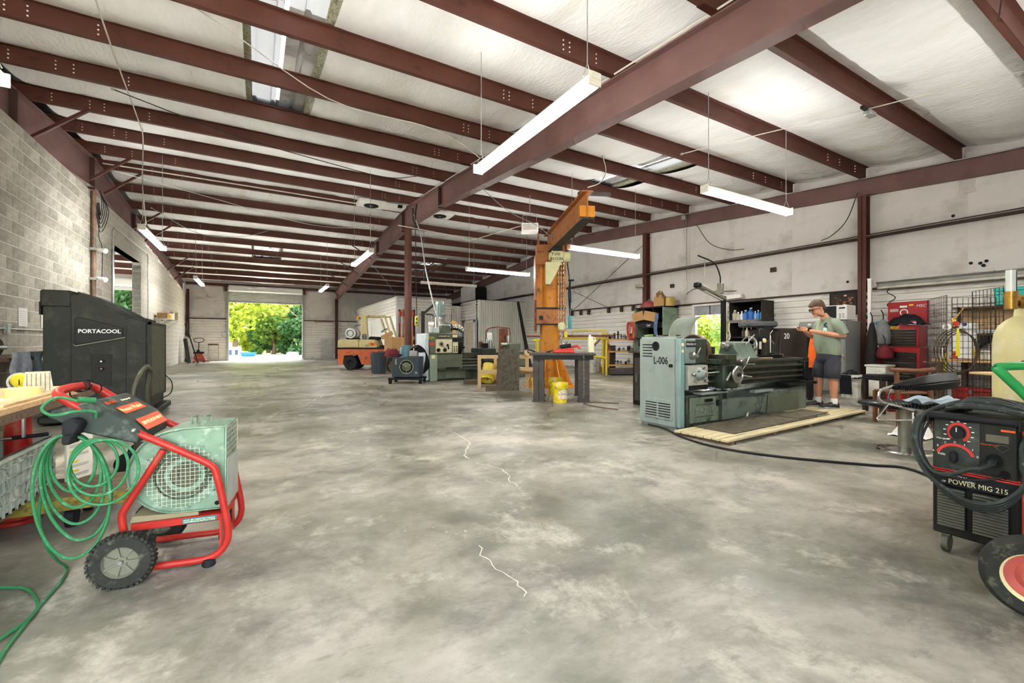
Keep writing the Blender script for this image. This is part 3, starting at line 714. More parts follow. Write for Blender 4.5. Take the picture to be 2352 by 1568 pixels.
m_oldwood = M('old_wood', '#6b5846', .8, 0, .2, 5, stretch=(1, 9, 9), dirt=('#3c3128', .3, 8))
m_pine = M('pine_board', '#cdb083', .7, 0, .15, 4, stretch=(9, 1, 9), dirt=('#96764a', .2, 6))
def wheel(parent, c, r, w, hubr, axis='y', tyre=m_rubber, hub=m_hub, spokes=7, tread=True):
    e = B('wheel', MB().rev([(hubr*.98, -w/2), (r*.93, -w/2), (r, -w/4), (r, w/4), (r*.93, w/2), (hubr*.98, w/2)], (0, 0, 0), 32, axis), tyre, parent, loc=c)
    B('hub_disc', MB().rev([(.001, -w*.28), (hubr*.3, -w*.3), (hubr*.34, -w*.16), (hubr*.9, -w*.12), (hubr, -w*.44), (hubr, w*.44), (hubr*.9, w*.12), (hubr*.34, w*.16), (hubr*.3, w*.3), (.001, w*.28)], (0, 0, 0), 28, axis), hub, e)
    for k in range(spokes):
        a = 2*PI*k/spokes; p0 = (hubr*.25*math.cos(a), 0, hubr*.25*math.sin(a)); p1 = (hubr*.95*math.cos(a), 0, hubr*.95*math.sin(a))
        if axis == 'x': p0 = (0, p0[0], p0[2]); p1 = (0, p1[0], p1[2])
        B('spoke', MB().bar(p0, p1, w*.62 if axis == 'y' else .008, .008 if axis == 'y' else w*.62, (0, 0, 1) if axis == 'y' else (0, 0, 1)), hub, e)
    if tread:
        mb = MB()
        for k in range(36):
            a = 2*PI*k/36; q = (r*math.cos(a), 0, r*math.sin(a))
            if axis == 'x': q = (0, q[0], q[2])
            mb.cb(q, (.012, w*.95, .012) if axis == 'y' else (w*.95, .012, .012))
        o = B('tread_lugs', mb, tyre, e); o['kind'] = 'stuff'
    B('axle_nut', MB().cyl((0, -w*.55, 0), (0, w*.55, 0), hubr*.13, n=6) if axis == 'y' else MB().cyl((-w*.55, 0, 0), (w*.55, 0, 0), hubr*.13, n=6), m_tool, e)
    return e
# ---- red pressure washer frame carrying a green blower
bc = T('blower_cart', 'red tube-framed cart on two wheels carrying a green squirrel-cage blower', 'cart', (-.487, 2.818, 0), math.radians(-8))
fr = [(.0, .038), (.17, .036), (.30, .036), (.365, .07), (.392, .145), (.372, .29), (.343, .44), (.325, .485), (.283, .518), (.2, .57), (-.057, .726), (-.16, .79), (-.225, .84)]
for y in (-.17, .17):
    B('side_tube', MB().tube([(x, y, z) for x, z in fr], .0165, 12, 3), m_red, bc)
    B('strut_tube', MB().tube([(.128, y, .585), (.05, y, .445), (-.012, y, .335), (-.028, y, .29), (-.018, y, .2), (-.008, y, .12)], .0155, 12, 3), m_red, bc)
    B('clamp_bolt', MB().sph((.02, y*1.1, .688), .012), m_tool, bc)
    B('rubber_foot', MB().rev([(.025, 0), (.03, .005), (.026, .035), (.012, .04)], (.31, y, 0), 14), m_black, bc)
B('handle_tube', MB().tube([(-.16, -.17, .79), (-.235, -.17, .848), (-.268, -.135, .872), (-.262, -.05, .884), (-.255, .05, .884), (-.262, .135, .872), (-.235, .17, .848), (-.16, .17, .79)], .0195, 14, 6), m_red, bc)
B('axle', MB().cyl((0, -.26, .118), (0, .26, .118), .008), m_tool, bc)
wheel(bc, (0, -.245, .118), .118, .05, .07); wheel(bc, (0, .245, .118), .118, .05, .07)
B('deck_plate', MB().box(-.0, -.16, .212, .37, .16, .245), m_red, bc, .004)
B('front_plate', MB().prism([(.352, .06), (.36, .06), (.36, .24), (.352, .24)], -.16, .16, 'xz'), m_red, bc)
B('badge', MB().box(.361, -.03, .12, .366, .06, .19), m_black, bc)
st = B('deck_sticker', MB().box(.2, -.163, .217, .34, -.1605, .242), M('teal_label', '#2f6f74', .5), bc)
txt('NOTE: SEE OPERATOR MANUAL', .009, (.27, -.1637, .233), NY, m_cream, st)
txt('MAINTENANCE INSTRUCTIONS', .009, (.27, -.1637, .224), NY, m_cream, st)
B('skid_board', MB().prism([(-.01, .246), (.26, .246), (.26, .262), (-.0, .275)], -.14, .14, 'xz'), M('khaki_board', '#8c8465', .8), bc)
# blower scroll
cx, cz, R = .178, .468, .2
pts = []
for k in range(33):
    a = math.radians(-90-k*270/32); rr = R*(1+.0*k)
    pts.append((cx+R*math.cos(a), cz+R*math.sin(a)))
poly = [(.372, .262), (.178, .268)]+pts[1:22]+[(.2, .674), (.372, .672)]
sc = B('scroll_housing', MB().prism(poly, -.125, .15, 'xz'), m_green, bc, .003)
rimp = [(x, -.13, z) for x, z in poly]
B('scroll_rim', MB().tube(rimp, .006, 6, 1, True), m_green, sc)
B('inlet_ring', MB().rev([(.155, 0), (.15, .012), (.125, .014), (.112, -.012), (.105, -.03)][::-1], (.195, -.126, .445), 36, 'y').xf(Matrix.Translation((0, 0, 0))), m_green, sc)
B('inlet_void', MB().cyl((.195, -.134, .445), (.195, -.127, .445), .118, n=32), M('blower_inside', '#5a5a48', .8, 0, .1, 8), sc)
B('fan_wheel', MB().rev([(.085, -.004), (.085, .004), (.06, .006), (.06, -.004)], (.205, -.14, .45), 30, 'y').rev([(.034, -.004), (.034, .006), (.001, .008)], (.21, -.14, .455), 20, 'y'), m_green, sc)
B('fan_blade_cage', MB().rev([(.11, -.002), (.11, .002), (.1, .002), (.1, -.002)], (.2, -.138, .445), 30, 'y'), m_green, sc)
mbm = MB()
for k in range(17):
    q = -.15+k*.01875; h = math.sqrt(max(0, .152**2-q*q))
    mbm.tube([(.19+q, -.146, .445-h), (.19+q, -.146, .445+h)], .0011, 4); mbm.tube([(.19-h, -.147, .445+q), (.19+h, -.147, .445+q)], .0011, 4)
o = B('wire_guard', mbm, M('guard_wire', '#c8cdb6', .45, .5), sc); o['kind'] = 'stuff'
for k in range(8):
    a = 2*PI*k/8+.2; B('screw', MB().sph((.19+.16*math.cos(a), -.131, .445+.16*math.sin(a)), .004, n=8, m=5), m_tool, sc)
B('bolt_hole', MB().cyl((.335, -.1265, .29), (.335, -.1255, .29), .011), m_darkhole, sc)
B('outlet_plate', MB().box(.374, -.12, .262, .379, .145, .5), M('pale_sheet', '#b3b8b2', .4, .5), sc)
mbm = MB()
for k in range(9): mbm.tube([(.377, -.12+k*.033, .5), (.377, -.12+k*.033, .668)], .0012, 4)
for k in range(7): mbm.tube([(.378, -.12, .505+k*.027), (.378, .145, .505+k*.027)], .0012, 4)
o = B('outlet_mesh', mbm, MATS['guard_wire'], sc); o['kind'] = 'stuff'
B('outlet_void', MB().box(.3735, -.11, .505, .3745, .135, .66), M('outlet_dark', '#4a5a50', .7), sc)
for x in (.2, .255): B('lifting_lug', MB().tube([(x, .0, .67), (x, .0, .71), (x+.015, .04, .71), (x+.015, .04, .67)], .006, 6), m_green, sc)
# control panel on the handle
pn = B('control_panel', MB().loft([[(-.285, -.185, .77), (-.285, .185, .77), (-.265, .185, .8), (-.265, -.185, .8)], [(-.15, -.19, .69), (-.15, .19, .69), (-.13, .19, .83), (-.13, -.19, .83)], [(-.02, -.19, .645), (-.02, .19, .645), (-.0, .19, .735), (-.0, -.19, .735)], [(.035, -.185, .625), (.035, .185, .625), (.05, .185, .672), (.05, -.185, .672)]]), m_dkplastic, bc, .006)
ta = math.radians(0)
slope = math.atan2(.735-.83, .13)
pr_ = (0, -slope, 0)
def on_panel(body, size, u, y, mat, **k):   # u 0..1 down the sloping face
    x = -.13+.13*u; z = .83-.095*u+.003
    return txt(body, size, (x, y, z), (Matrix.Rotation(math.atan2(.095, .13), 4, 'Y') @ Matrix.Rotation(PI/2, 4, 'Z')).to_euler(), mat, pn, **k)
B('label_strip', MB().add([(-.07, -.12, .789), (-.07, .13, .789), (-.03, .13, .760), (-.03, -.12, .760)], [(0, 1, 2, 3)]), m_orange, pn)
on_panel('Pressure Washer', .036, .62, .0, m_cream, sx=.9)
on_panel('EX-CELL', .028, .22, -.08, m_orange)
on_panel('Honda powered', .015, .25, .07, m_cream)
b2 = B('label_strip', MB().add([(.0065, -.13, .73), (.0065, .15, .73), (.0515, .15, .677), (.0515, -.13, .677)], [(0, 1, 2, 3)]), m_orange, pn)
b2.location = (.002, 0, .002)
txt('2200 PSI 2.0 GPM 4400 CP', .026, (.032, .01, .7075), (Matrix.Rotation(math.atan2(.063, .05), 4, 'Y') @ Matrix.Rotation(PI/2, 4, 'Z')).to_euler(), m_cream, pn, sx=.85)
hk = B('hose_hook', MB().prism([(-.205, .69), (-.16, .69), (-.14, .74), (-.165, .765), (-.205, .76)], -.255, -.185, 'xz'), m_black, bc, .008)
B('hook_tongue', MB().box(-.19, -.29, .66, -.16, -.2, .7), m_black, hk, .006)
# ---- green hose hung in loops on the cart and trailing over the floor
m_hose = M('green_hose', '#2f7547', .45, 0, .15, 12, dirt=('#5f9a70', .2, 30))
hz = T('garden_hose', 'green hose looped on the red cart and trailing across the floor', 'hose', (-.62, 2.6, 0))
rh = random.Random(5)
for k in range(5):
    w, h = (.075+.012*k), (.13+.035*k); ox = rh.uniform(-.03, .03)
    pts = []
    for j in range(12):
        a = 2*PI*j/12; pts.append((-.13+ox*(1-math.cos(a))+w*math.sin(a)*(1.1 if math.sin(a) > 0 else .9)+.03, .06-.012*k+.008*math.sin(2*a), .695-h+h*math.cos(a)))
    B('hose_loop', MB().tube(pts, .0062, 8, 4, True), m_hose, hz)
for k in range(3):
    w, h = .075+.02*k, .1+.02*k
    B('hose_loop', MB().tube([(-.03+.02*k+w*math.sin(a)+.05*(1-math.cos(a))*.5, .02-.015*k, .66-h+h*math.cos(a)+.03*math.sin(a)) for a in [2*PI*j/12 for j in range(12)]], .0062, 8, 4, True), m_hose, hz)
B('hose_tail', MB().tube([(-.17, .05, .5), (-.19, .05, .36), (-.18, .08, .22), (-.17, .18, .1), (-.17, .3, .012), (-.15, .18, .008), (-.155, -.1, .008), (-.15, -.35, .008), (-.14, -.52, .008), (-.2, -.8, .008)], .0064, 8, 6), m_hose, hz)
B('hose_tail', MB().tube([(-.45, .25, .008), (-.36, .22, .008), (-.26, .15, .008), (-.18, .0, .008), (-.15, -.14, .012), (-.2, -.3, .012)], .0064, 8, 6), m_hose, hz)
B('hose_wrap', MB().tube([(-.06, .02, .84), (-.12, 0, .86), (-.16, -.02, .82), (-.12, -.04, .79), (-.05, -.03, .8), (.0, .0, .79), (-.0, .02, .76)], .006, 8, 5), m_hose, hz)
B('coupling', MB().cyl((-.06, .02, .845), (-.01, .05, .835), .013), m_hose, hz)
cw = T('cord_wrap', 'thin black cord wrapped round the red cart handle', 'cord', (-.74, 2.86, .885))
B('cord_loop', MB().tube([(0, .03, .03), (.05, .07, .015), (.06, .1, -.03), (.02, .09, -.06), (-.03, .04, -.06), (-.03, .01, 0)], .003, 6, 5, True), m_bwire, cw)
B('cord_coil', MB().tube([(.03*math.cos(a*.9), .0+.004*a, .03*math.sin(a*.9)) for a in range(22)], .003, 5, 2), m_bwire, cw)
# ---- wooden work bench on a red jack post
wb = T('work_bench', 'rough wooden work bench top with a pipe leg', 'bench', (-1.6, 3.4, 0))
for k in range(4): B('top_plank', MB().box(-.55+k*.275, -1.3, .735, -.278+k*.275, 1.02, .775), m_wood, wb, .004)
B('edge_board', MB().box(.53, -1.3, .7, .555, 1.0, .745), m_oldwood, wb)
for y in (.85, -1.1): B('pipe_leg', MB().cyl((.5, y, 0), (.5, y, .735), .034, n=16), M('rusty_leg', '#6f6446', .6, .3, .2, 9), wb)
B('pipe_leg', MB().cyl((-.45, .85, 0), (-.45, .85, .735), .034, n=16), MATS['rusty_leg'], wb)
B('pipe_leg', MB().cyl((-.45, -1.1, 0), (-.45, -1.1, .735), .034, n=16), MATS['rusty_leg'], wb)
rj = T('jack_post', 'thick red steel jack post with a crank handle under the bench', 'jack', (-1.27, 3.86, 0))
B('post', MB().cyl((0, 0, 0), (0, 0, .73), .06, n=24), m_red, rj)
B('foot_plate', MB().cyl((0, 0, 0), (0, 0, .015), .11, n=20), m_red, rj)
B('crank_arm', MB().bar((.05, -.08, .68), (.05, -.08, .52), .02, .012), m_tool, rj)
B('crank_grip', MB().cyl((.0, -.08, .52), (.14, -.02, .52), .012), m_black, rj)
B('crank_bar', MB().cyl((-.3, -.1, .52), (.0, -.08, .52), .008), m_tool, rj)
tp = T('tape_roll', 'wide pale yellow roll of masking tape lying on the bench', 'tape', (-1.2, 3.72, .775))
B('roll', MB().rev([(.05, 0), (.078, 0), (.078, .05), (.05, .05), (.05, 0)], n=28), M('tape_yellow', '#e0d68c', .6), tp)
ws = T('filler_box', 'ribbed pale card box of filler standing on the bench', 'box', (-1.22, 3.98, .775), .3)
B('box', MB().loft([[(-.07, -.03, 0), (.07, -.03, 0), (.07, .03, 0), (-.07, .03, 0)], [(-.055, -.03, .13), (.055, -.03, .13), (.055, .03, .13), (-.055, .03, .13)]]), M('spool_card', '#c9c4a8', .7, 0, .2, 30), ws)
for k in range(6): B('scale_line', MB().box(-.05+k*.02, -.0325, .01, -.047+k*.02, -.031, .12), M('grey_print', '#6f6e66', .7), ws)
tm = T('dial_gauge', 'round yellow dial gauge lying against the card box', 'gauge', (-1.32, 4.05, .84))
B('dial_face', MB().cyl((0, -.02, 0), (.005, 0, .01), .05, n=24), M('dial_yellow', '#d8cc3a', .4), tm)
B('bezel', MB().rev([(.048, -.022), (.06, -.022), (.06, .012), (.048, .012)], (0, 0, 0), 24, 'y'), m_tool, tm)
B('needle', MB().bar((0, -.026, -.02), (0, -.026, .035), .004, .004), m_black, tm)
B('stand', MB().box(-.02, -.0, -.065, .02, .06, -.02), m_black, tm)
sc2 = T('wood_offcut', 'small square wood offcut on the bench', 'wood', (-1.13, 4.1, .775)); B('block', MB().box(-.02, -.02, 0, .02, .02, .018), m_oldwood, sc2)
lf = T('wood_shim', 'long thin splintered wood strip along the bench edge', 'wood', (-1.1, 3.4, .776)); B('strip', MB().prism([(-.05, -.3), (.03, -.3), (.02, .33), (-.02, .36)], 0, .012, 'xy'), m_pine, lf)
# grey crate on a low timber dolly
dl_ = T('timber_dolly', 'low dolly of dark weathered planks with a yellow steel edge', 'dolly', (-1.25, 3.72, 0))
for k in range(4): B('deck_plank', MB().box(-.75, -.24+k*.125, .165, .56, -.12+k*.125, .2), m_oldwood, dl_, .004)
B('edge_rail', MB().box(-.75, -.265, .13, .56, -.24, .2), M('yellow_rust', '#8d8032', .6, 0, .3, 12, dirt=('#4d4128', .4, 18)), dl_)
B('edge_rail', MB().box(.56, -.265, .13, .58, .26, .2), MATS['yellow_rust'], dl_)
for x in (-.65, .3):
    for y in (-.15, .15): B('caster', MB().cyl((x-.02, y, .065), (x+.02, y, .065), .065, n=16), m_black, dl_)
B('side_beam', MB().box(-.3, -1.2, .16, .1, -.3, .2), m_oldwood, dl_)
for x, y in ((-.25, -1.1), (.05, -1.1)): B('caster', MB().cyl((x-.02, y, .08), (x+.02, y, .08), .08, n=16), m_black, dl_)
m_crate = M('grey_crate_plastic', '#98a094', .55, 0, .1, 8, dirt=('#c0c4b4', .25, 10))
cr_ = T('plastic_crate', 'grey ribbed plastic crate on the low dolly, beside the hose', 'crate', (-1.33, 3.3, .2))
cw_, cl_, ch_ = .42, 1.15, .3
B('crate_wall', MB().box(cw_/2-.012, -cl_/2, 0, cw_/2, cl_/2, ch_), m_crate, cr_)
B('crate_wall', MB().box(-cw_/2, -cl_/2, 0, -cw_/2+.012, cl_/2, ch_), m_crate, cr_)
for y in (-cl_/2, cl_/2-.012): B('crate_wall', MB().box(-cw_/2, y, 0, cw_/2, y+.012, ch_), m_crate, cr_)
B('crate_floor', MB().box(-cw_/2, -cl_/2, 0, cw_/2, cl_/2, .012), m_crate, cr_)
for k in range(17): B('rib', MB().box(cw_/2, -cl_/2+k*.0715-.003, .0, cw_/2+.012, -cl_/2+k*.0715+.003, ch_-.02), m_crate, cr_)
for z in (.06, .125, .19, .25): B('rib', MB().box(cw_/2, -cl_/2, z-.003, cw_/2+.012, cl_/2, z+.003), m_crate, cr_)
B('rim', MB().box(cw_/2-.02, -cl_/2-.02, ch_-.02, cw_/2+.02, cl_/2+.02, ch_), m_crate, cr_, .004)
for k in range(6):
    B('lattice_strip', MB().bar((cw_/2+.008, .18+k*.05, .06), (cw_/2+.008, .28+k*.05, .25), .004, .006), m_crate, cr_)
    B('lattice_strip', MB().bar((cw_/2+.008, -.28+k*.05, .25), (cw_/2+.008, -.18+k*.05, .06), .004, .006), m_crate, cr_)
B('green_liner', MB().box(-cw_/2+.02, -cl_/2+.02, .02, -cw_/2+.03, cl_/2-.02, ch_+.06), M('green_liner', '#2f4a38', .6), cr_)
mn = T('manual_booklet', 'white instruction sheet with yellow headings standing beside the crate', 'booklet', (-1.02, 3.93, .2), math.radians(62))
B('sheet', MB().box(-.08, -.006, 0, .1, .006, .29), M('paper_white', '#e4e1d2', .7), mn)
for k, z in enumerate((.24, .18, .11, .05)):
    B('heading_bar', MB().box(-.06, -.008, z, .0, -.0065, z+.012), m_yellowp, mn)
    for q in range(2): B('text_line', MB().box(-.06, -.008, z-.016-q*.01, .07, -.0065, z-.014-q*.01), MATS['grey_print'], mn)
for i, (x, y, z, c, lb) in enumerate([(-1.42, 4.25, 0, '#d8d3ae', 'grubby cream bucket on the floor behind the red jack post'), (-1.5, 4.05, .2, '#b9b78f', 'dented cream tub on the dolly behind the red jack post')]):
    bk = T('bucket', lb, 'bucket', (x, y, z), 0, 'buckets under the bench')
    mbk = M('cream_bucket'+str(i), c, .5, 0, .1, 6, dirt=('#8c8a66', .2, 9))
    B('pail', MB().rev([(.001, 0), (.125, 0), (.145, .3), (.152, .3), (.152, .34), (.14, .34), (.12, .02), (.001, .02)], n=24), mbk, bk)
    for q in (.22, .26): B('ridge', MB().rev([(.142, q), (.15, q+.006), (.143, q+.012)], n=24), mbk, bk)
# bent tube hand truck standing behind the blower
m_dktube = M('dark_worn_tube', '#4b4a3c', .4, .5, .2, 12)
ht = T('hand_truck', 'dark bent-tube hand truck standing behind the blower cart', 'hand truck', (-.84, 4.95, 0), 0)
B('hoop_tube', MB().tube([(-.03, -.18, .03), (-.035, -.175, .3), (-.06, -.17, .62), (-.03, -.12, .8), (.0, -.02, .875), (.0, .1, .86), (.0, .16, .8), (-.02, .17, .62), (.0, .18, .3), (.03, .18, .03)], .02, 10, 4), m_dktube, ht)
for z in (.2, .5): B('cross_bar', MB().cyl((-.04, -.175, z), (-.01, .175, z), .012), m_dktube, ht)
B('toe_plate', MB().box(-.06, -.2, 0, .2, .2, .012), m_dktube, ht)
for y in (-.22, .22): B('wheel', MB().cyl((-.08, y-.025, .09), (-.08, y+.025, .09), .09, n=20), m_black, ht)
# ---- evaporative cooler
m_cool = M('cooler_black', '#262822', .6, 0, .14, 4, dirt=('#3b3d33', .3, 6))
ec = T('evaporative_cooler', 'big black moulded evaporative cooler beside the block wall', 'cooler', (-2.4, 7.95, 0))
prof = [(0.0, .12), (1.07, .12), (1.07, 1.37), (.86, 1.42), (.6, 1.6), (.28, 1.74), (.0, 1.76)]
B('body_shell', MB().prism(prof, 0, 1.2, 'xz'), m_cool, ec, .025, seg=2)
B('rear_cap', MB().box(-.02, -.015, 1.55, .28, 1.21, 1.775), m_cool, ec, .02)
for k in range(5):
    y = .16+k*.2
    B('roof_rib', MB().loft([[(x, y-.03, z-.02), (x, y-.02, z+.045), (x, y+.05, z+.045), (x, y+.06, z-.02)] for x, z in ((.3, 1.735), (.6, 1.6), (.86, 1.43), (1.0, 1.39))]), m_cool, ec, .008)
pnl = B('side_recess', MB().prism([(.31, 1.05), (.8, 1.16), (.8, 1.29), (.34, 1.43), (.31, 1.41)], -.012, .002, 'xz'), M('cooler_recess', '#1c1e1a', .55, 0, .1, 5), ec, .006)
B('recess_lip', MB().tube([(.3, -.012, 1.06), (.32, -.014, 1.04), (.82, -.014, 1.155)], .009, 8), M('dusty_lip', '#7d7b6a', .8), ec)
txt('PORTACOOL', .072, (.56, -.016, 1.236), NY, M('white_print', '#f0f0ec', .5, 0, 0), ec, sx=1.0, off=.0015)
cp_ = B('control_recess', MB().box(.47, -.004, .5, .68, .006, .925), MATS['cooler_recess'], ec, .004)
B('recess_edge', MB().box(.465, -.012, .5, .475, .0, .93).box(.465, -.012, .92, .69, .0, .93), m_cool, ec)
for z, c in ((.83, '#dcdccb'), (.73, '#a9634a')):
    kb = B('control_knob', MB().cyl((.58, -.035, z), (.58, -.005, z), .028, n=18), m_black, ec)
    B('knob_cap', MB().cyl((.58, -.04, z), (.58, -.034, z), .012, n=12), M('knob'+c, c, .5), kb)
B('seam', MB().box(.27, -.004, .12, .275, .002, 1.56), m_black, ec)
B('seam', MB().box(.83, -.004, .12, .835, .002, 1.3), m_black, ec)
B('base_skid', MB().box(-.03, -.06, .03, 1.16, 1.26, .13), m_cool, ec, .02)
for x in (.08, 1.02):
    for y in (.06, 1.12): B('caster', MB().cyl((x-.025, y, .045), (x+.025, y, .045), .045, n=14), m_black, ec)
B('grille_void', MB().box(1.06, .05, .3, 1.075, 1.17, 1.35), m_darkhole, ec)
gb = MB().box(0, 0, 0, .012, 1.14, .006).me('louvre')
mwg = M('grille_wire', '#6f6d5a', .5, .4, .15, 9)
for k in range(52): ob('louvre', gb, mwg, ec, (1.08, .04, .3+k*.0202))
for k in range(26): B('grille_wire', MB().box(1.09, .05+k*.0445, .3, 1.097, .055+k*.0445, 1.35), mwg, ec)
B('grille_frame', MB().box(1.07, .0, 1.34, 1.1, 1.2, 1.38).box(1.07, .0, .27, 1.1, 1.2, .31).box(1.07, 0, .27, 1.1, .04, 1.38).box(1.07, 1.16, .27, 1.1, 1.2, 1.38), m_cool, ec)
B('power_cord', MB().tube([(1.1, 1.15, .55), (1.18, 1.18, .42), (1.17, 1.1, .25), (1.02, .9, .16)], .008, 6, 6), m_bwire, ec)
B('side_vent', MB().box(-.035, .02, 1.45, -.02, .12, 1.62), m_black, ec)
# ---- bench with clutter against the block wall
sb = T('side_bench', 'low steel-legged bench of scrap parts along the block wall', 'bench', (-3.0, 8.6, 0))
B('top_board', MB().box(-.35, -1.8, .86, .45, 1.6, .9), m_oldwood, sb)
for y in (-1.7, 1.5):
    for x in (-.28, .38): B('leg', MB().box(x-.03, y-.03, 0, x+.03, y+.03, .86), m_dkbrown, sb)
B('lower_shelf', MB().box(-.3, -1.7, .35, .4, 1.5, .38), m_oldwood, sb)
clut = [('motor_casing', 'dark green electric motor lying on the wall bench', 'motor', (-2.85, 7.55, .9)), ('valve_body', 'rusty valve body on the end of the wall bench', 'valve', (-2.8, 7.15, .9)), ('gearbox', 'greasy dark gearbox on the wall bench', 'gearbox', (-3.0, 8.1, .9))]
for nm, lb, ct, lc in clut:
    t = T(nm, lb, ct, lc, random.uniform(0, 1))
    B('casing', MB().cyl((-.15, 0, .13), (.15, 0, .13), .13, n=18), M(nm+'_paint', random.choice(('#2f3a30', '#3c3a34', '#463a30')), .6, .2, .2, 9), t)
    B('foot', MB().box(-.12, -.1, 0, .12, .1, .04), m_dkbrown, t); B('shaft', MB().cyl((.15, 0, .13), (.26, 0, .13), .025), m_tool, t)
    for k in range(6): B('fin', MB().box(-.12+k*.04, -.14, .02, -.11+k*.04, .14, .24), MATS[nm+'_paint'], t)
    B('terminal_box', MB().box(-.05, -.06, .24, .05, .06, .31), MATS[nm+'_paint'], t, .01)
wsht = T('foil_sheet', 'crinkled silver-white foil sheet hanging from the wall bench', 'sheet', (-2.53, 8.0, .55))
B('sheet', MB().grid(lambda u, w: (.02*math.sin(u*17)+.012*math.sin(w*9+u*5), -.5+u*1.0, w*.42), 30, 10), M('foil', '#c4cdd6', .3, .5, .2, 18), wsht, ang=20)
for i, y in enumerate((10.46, 11.33)):
    pa = T('wall_notice', ('white notice sheet taped to the block wall, left of the cooler', 'white notice sheet on the block wall half hidden by the cooler')[i], 'notice', (XL+.004, y, 1.35), 0, 'notices on the block wall')
    B('paper', MB().box(0, -.16, 0, .003, .16, .31), m_white, pa)
    for k in range(7): B('print_line', MB().box(.003, -.12, .04+k*.035, .0035, .12, .048+k*.035), M('faint_print', '#c9c9c4', .7), pa)
# ---- far left: wall shelf, leaning boards, pallet truck, stool
wsf = T('wire_shelf', 'white wire shelf bracketed to the block wall', 'shelf', (XL, 22.6, 2.0))
for k in range(6): B('shelf_wire', MB().tube([(.03+k*.08, -1.6, 0), (.03+k*.08, 1.6, 0)], .006, 5), m_white, wsf)
for y in (-1.3, 0, 1.3): B('bracket', MB().tube([(.02, y, -.35), (.43, y, -.01), (.02, y, -.01)], .012, 6), m_white, wsf)
for i, (y, c, w, h, lb) in enumerate([(-1.1, '#8a6a44', .5, .2, 'brown parts box at the near end of the wire shelf'), (-.45, '#caa53e', .3, .16, 'yellow coil on the wire shelf'), (.2, '#e0dccf', .4, .24, 'white carton on the wire shelf'), (.9, '#8f7346', .7, .3, 'large brown carton at the far end of the wire shelf')]):
    t = T('carton', lb, 'box', (XL+.25, 22.6+y, 2.006), 0, 'cartons on the wire shelf')
    B('box_body', MB().box(-.16, -w/2, 0, .16, w/2, h), M('carton'+str(i), c, .8), t); B('flap', MB().prism([(-w/2, h), (w/2, h), (w/2+.05, h+.06)], .15, .165, 'yz'), MATS['carton'+str(i)], t)
for i, (x, y, h, tl_, c, lb) in enumerate([(-3.02, 27.2, 2.0, .5, '#2f2f2e', 'dark slim bar leaning on the block wall'), (-3.1, 27.9, 1.35, .25, '#c9c6bd', 'pale board leaning on the block wall beside the dark bar'), (-3.0, 28.4, 1.3, .3, '#d3cfc0', 'pale board leaning nearest the pallet truck'), (-3.08, 27.6, 1.25, .1, '#3a3a38', 'short dark board upright against the block wall')]):
    t = T('leaning_board', lb, 'board', (x, y, 0), 0, 'boards leaning in the far corner')
    B('plank', MB().bar((tl_*.9, 0, 0), (-.1, .2, h), .16 if i else .06, .04, (0, 1, 0)), M('lean'+str(i), c, .6), t)
pj = T('pallet_jack', 'red hand pallet truck with yellow lettering in the far corner', 'pallet truck', (-2.68, 28.4, 0), math.radians(20))
pj.scale = (.82, .82, .82)
m_pjred = M('pallet_red', '#b04a3c', .5, 0, .12, 5)
B('body', MB().prism([(-.42, .08), (.42, .08), (.2, .55), (-.14, .55)], -.12, .05, 'xz'), m_pjred, pj, .02)
txt('BCI', .2, (0, -.125, .3), NY, M('pj_yellow', '#d8a53a', .5), pj)
B('pump_unit', MB().cyl((0, 0, .5), (0, 0, .8), .09).box(-.25, -.06, .55, .3, .06, .68), m_black, pj)
B('handle_post', MB().tube([(0, 0, .6), (.02, 0, 1.0), (.03, -.02, 1.3)], .025, 8), m_black, pj)
B('handle_loop', MB().tube([(.03, 0, 1.28), (-.2, 0, 1.34), (-.24, 0, 1.45), (-.18, 0, 1.55), (.24, 0, 1.55), (.3, 0, 1.45), (.26, 0, 1.34)], .02, 8, 2, True), m_black, pj)
for x in (-.34, .3): B('fork', MB().box(x-.08, -.9, .06, x+.08, .0, .11), m_pjred, pj)
for x in (-.3, .3): B('wheel', MB().cyl((x-.03, .02, .08), (x+.03, .02, .08), .08, n=14), m_black, pj)
stl = T('roller_stand', 'spindly steel work stand with a wooden top by the pallet truck', 'stand', (-2.05, 28.9, 0))
B('top', MB().box(-.25, -.15, .9, .25, .15, .98), m_oldwood, stl, .01)
for x in (-.22, .22):
    for y in (-.12, .12): B('leg', MB().tube([(x*1.1, y, 0), (x, y, .9)], .014, 6), m_tool, stl)
# ================================================================ MIDDLE OF THE SHOP
YR0 = math.radians(-30)   # machines set skew to the walls
m_lathe = M('machine_green', '#8b9790', .45, .05, .1, 3, dirt=('#727d78', .18, 4), soft=.1)
m_lathe2 = M('machine_olive', '#5d6352', .5, .05, .14, 4, dirt=('#4c5044', .2, 5))
m_grime = M('oily_green', '#3d463a', .45, .2, .25, 6, dirt=('#22261f', .35, 7))
m_ways = M('bed_steel', '#5a584d', .3, .7, .2, 10)
m_dark = M('dark_steel', '#1e1f1e', .5, .4, .2, 8)
m_chrome = M('chrome', '#c9c9c6', .15, 1, .05, 8)
m_mesteel = M('machined_steel', '#a5a49c', .28, .85, .1, 10)
m_crn = M('crane_orange', '#c8832b', .45, 0, .12, 3, dirt=('#7a4c22', .2, 5))
m_crn2 = M('boom_orange', '#b0703c', .5, 0, .14, 3, dirt=('#6b4126', .28, 6))
m_beam = M('raw_beam', '#4a4440', .6, .3, .18, 5, dirt=('#6d5a4a', .2, 8))
m_hoist = M('hoist_cream', '#c9c79a', .45, 0, .08, 6)
m_ybk = M('bucket_yellow', '#e3c81f', .45, 0, .08, 5, dirt=('#d8d4bc', .3, 9))
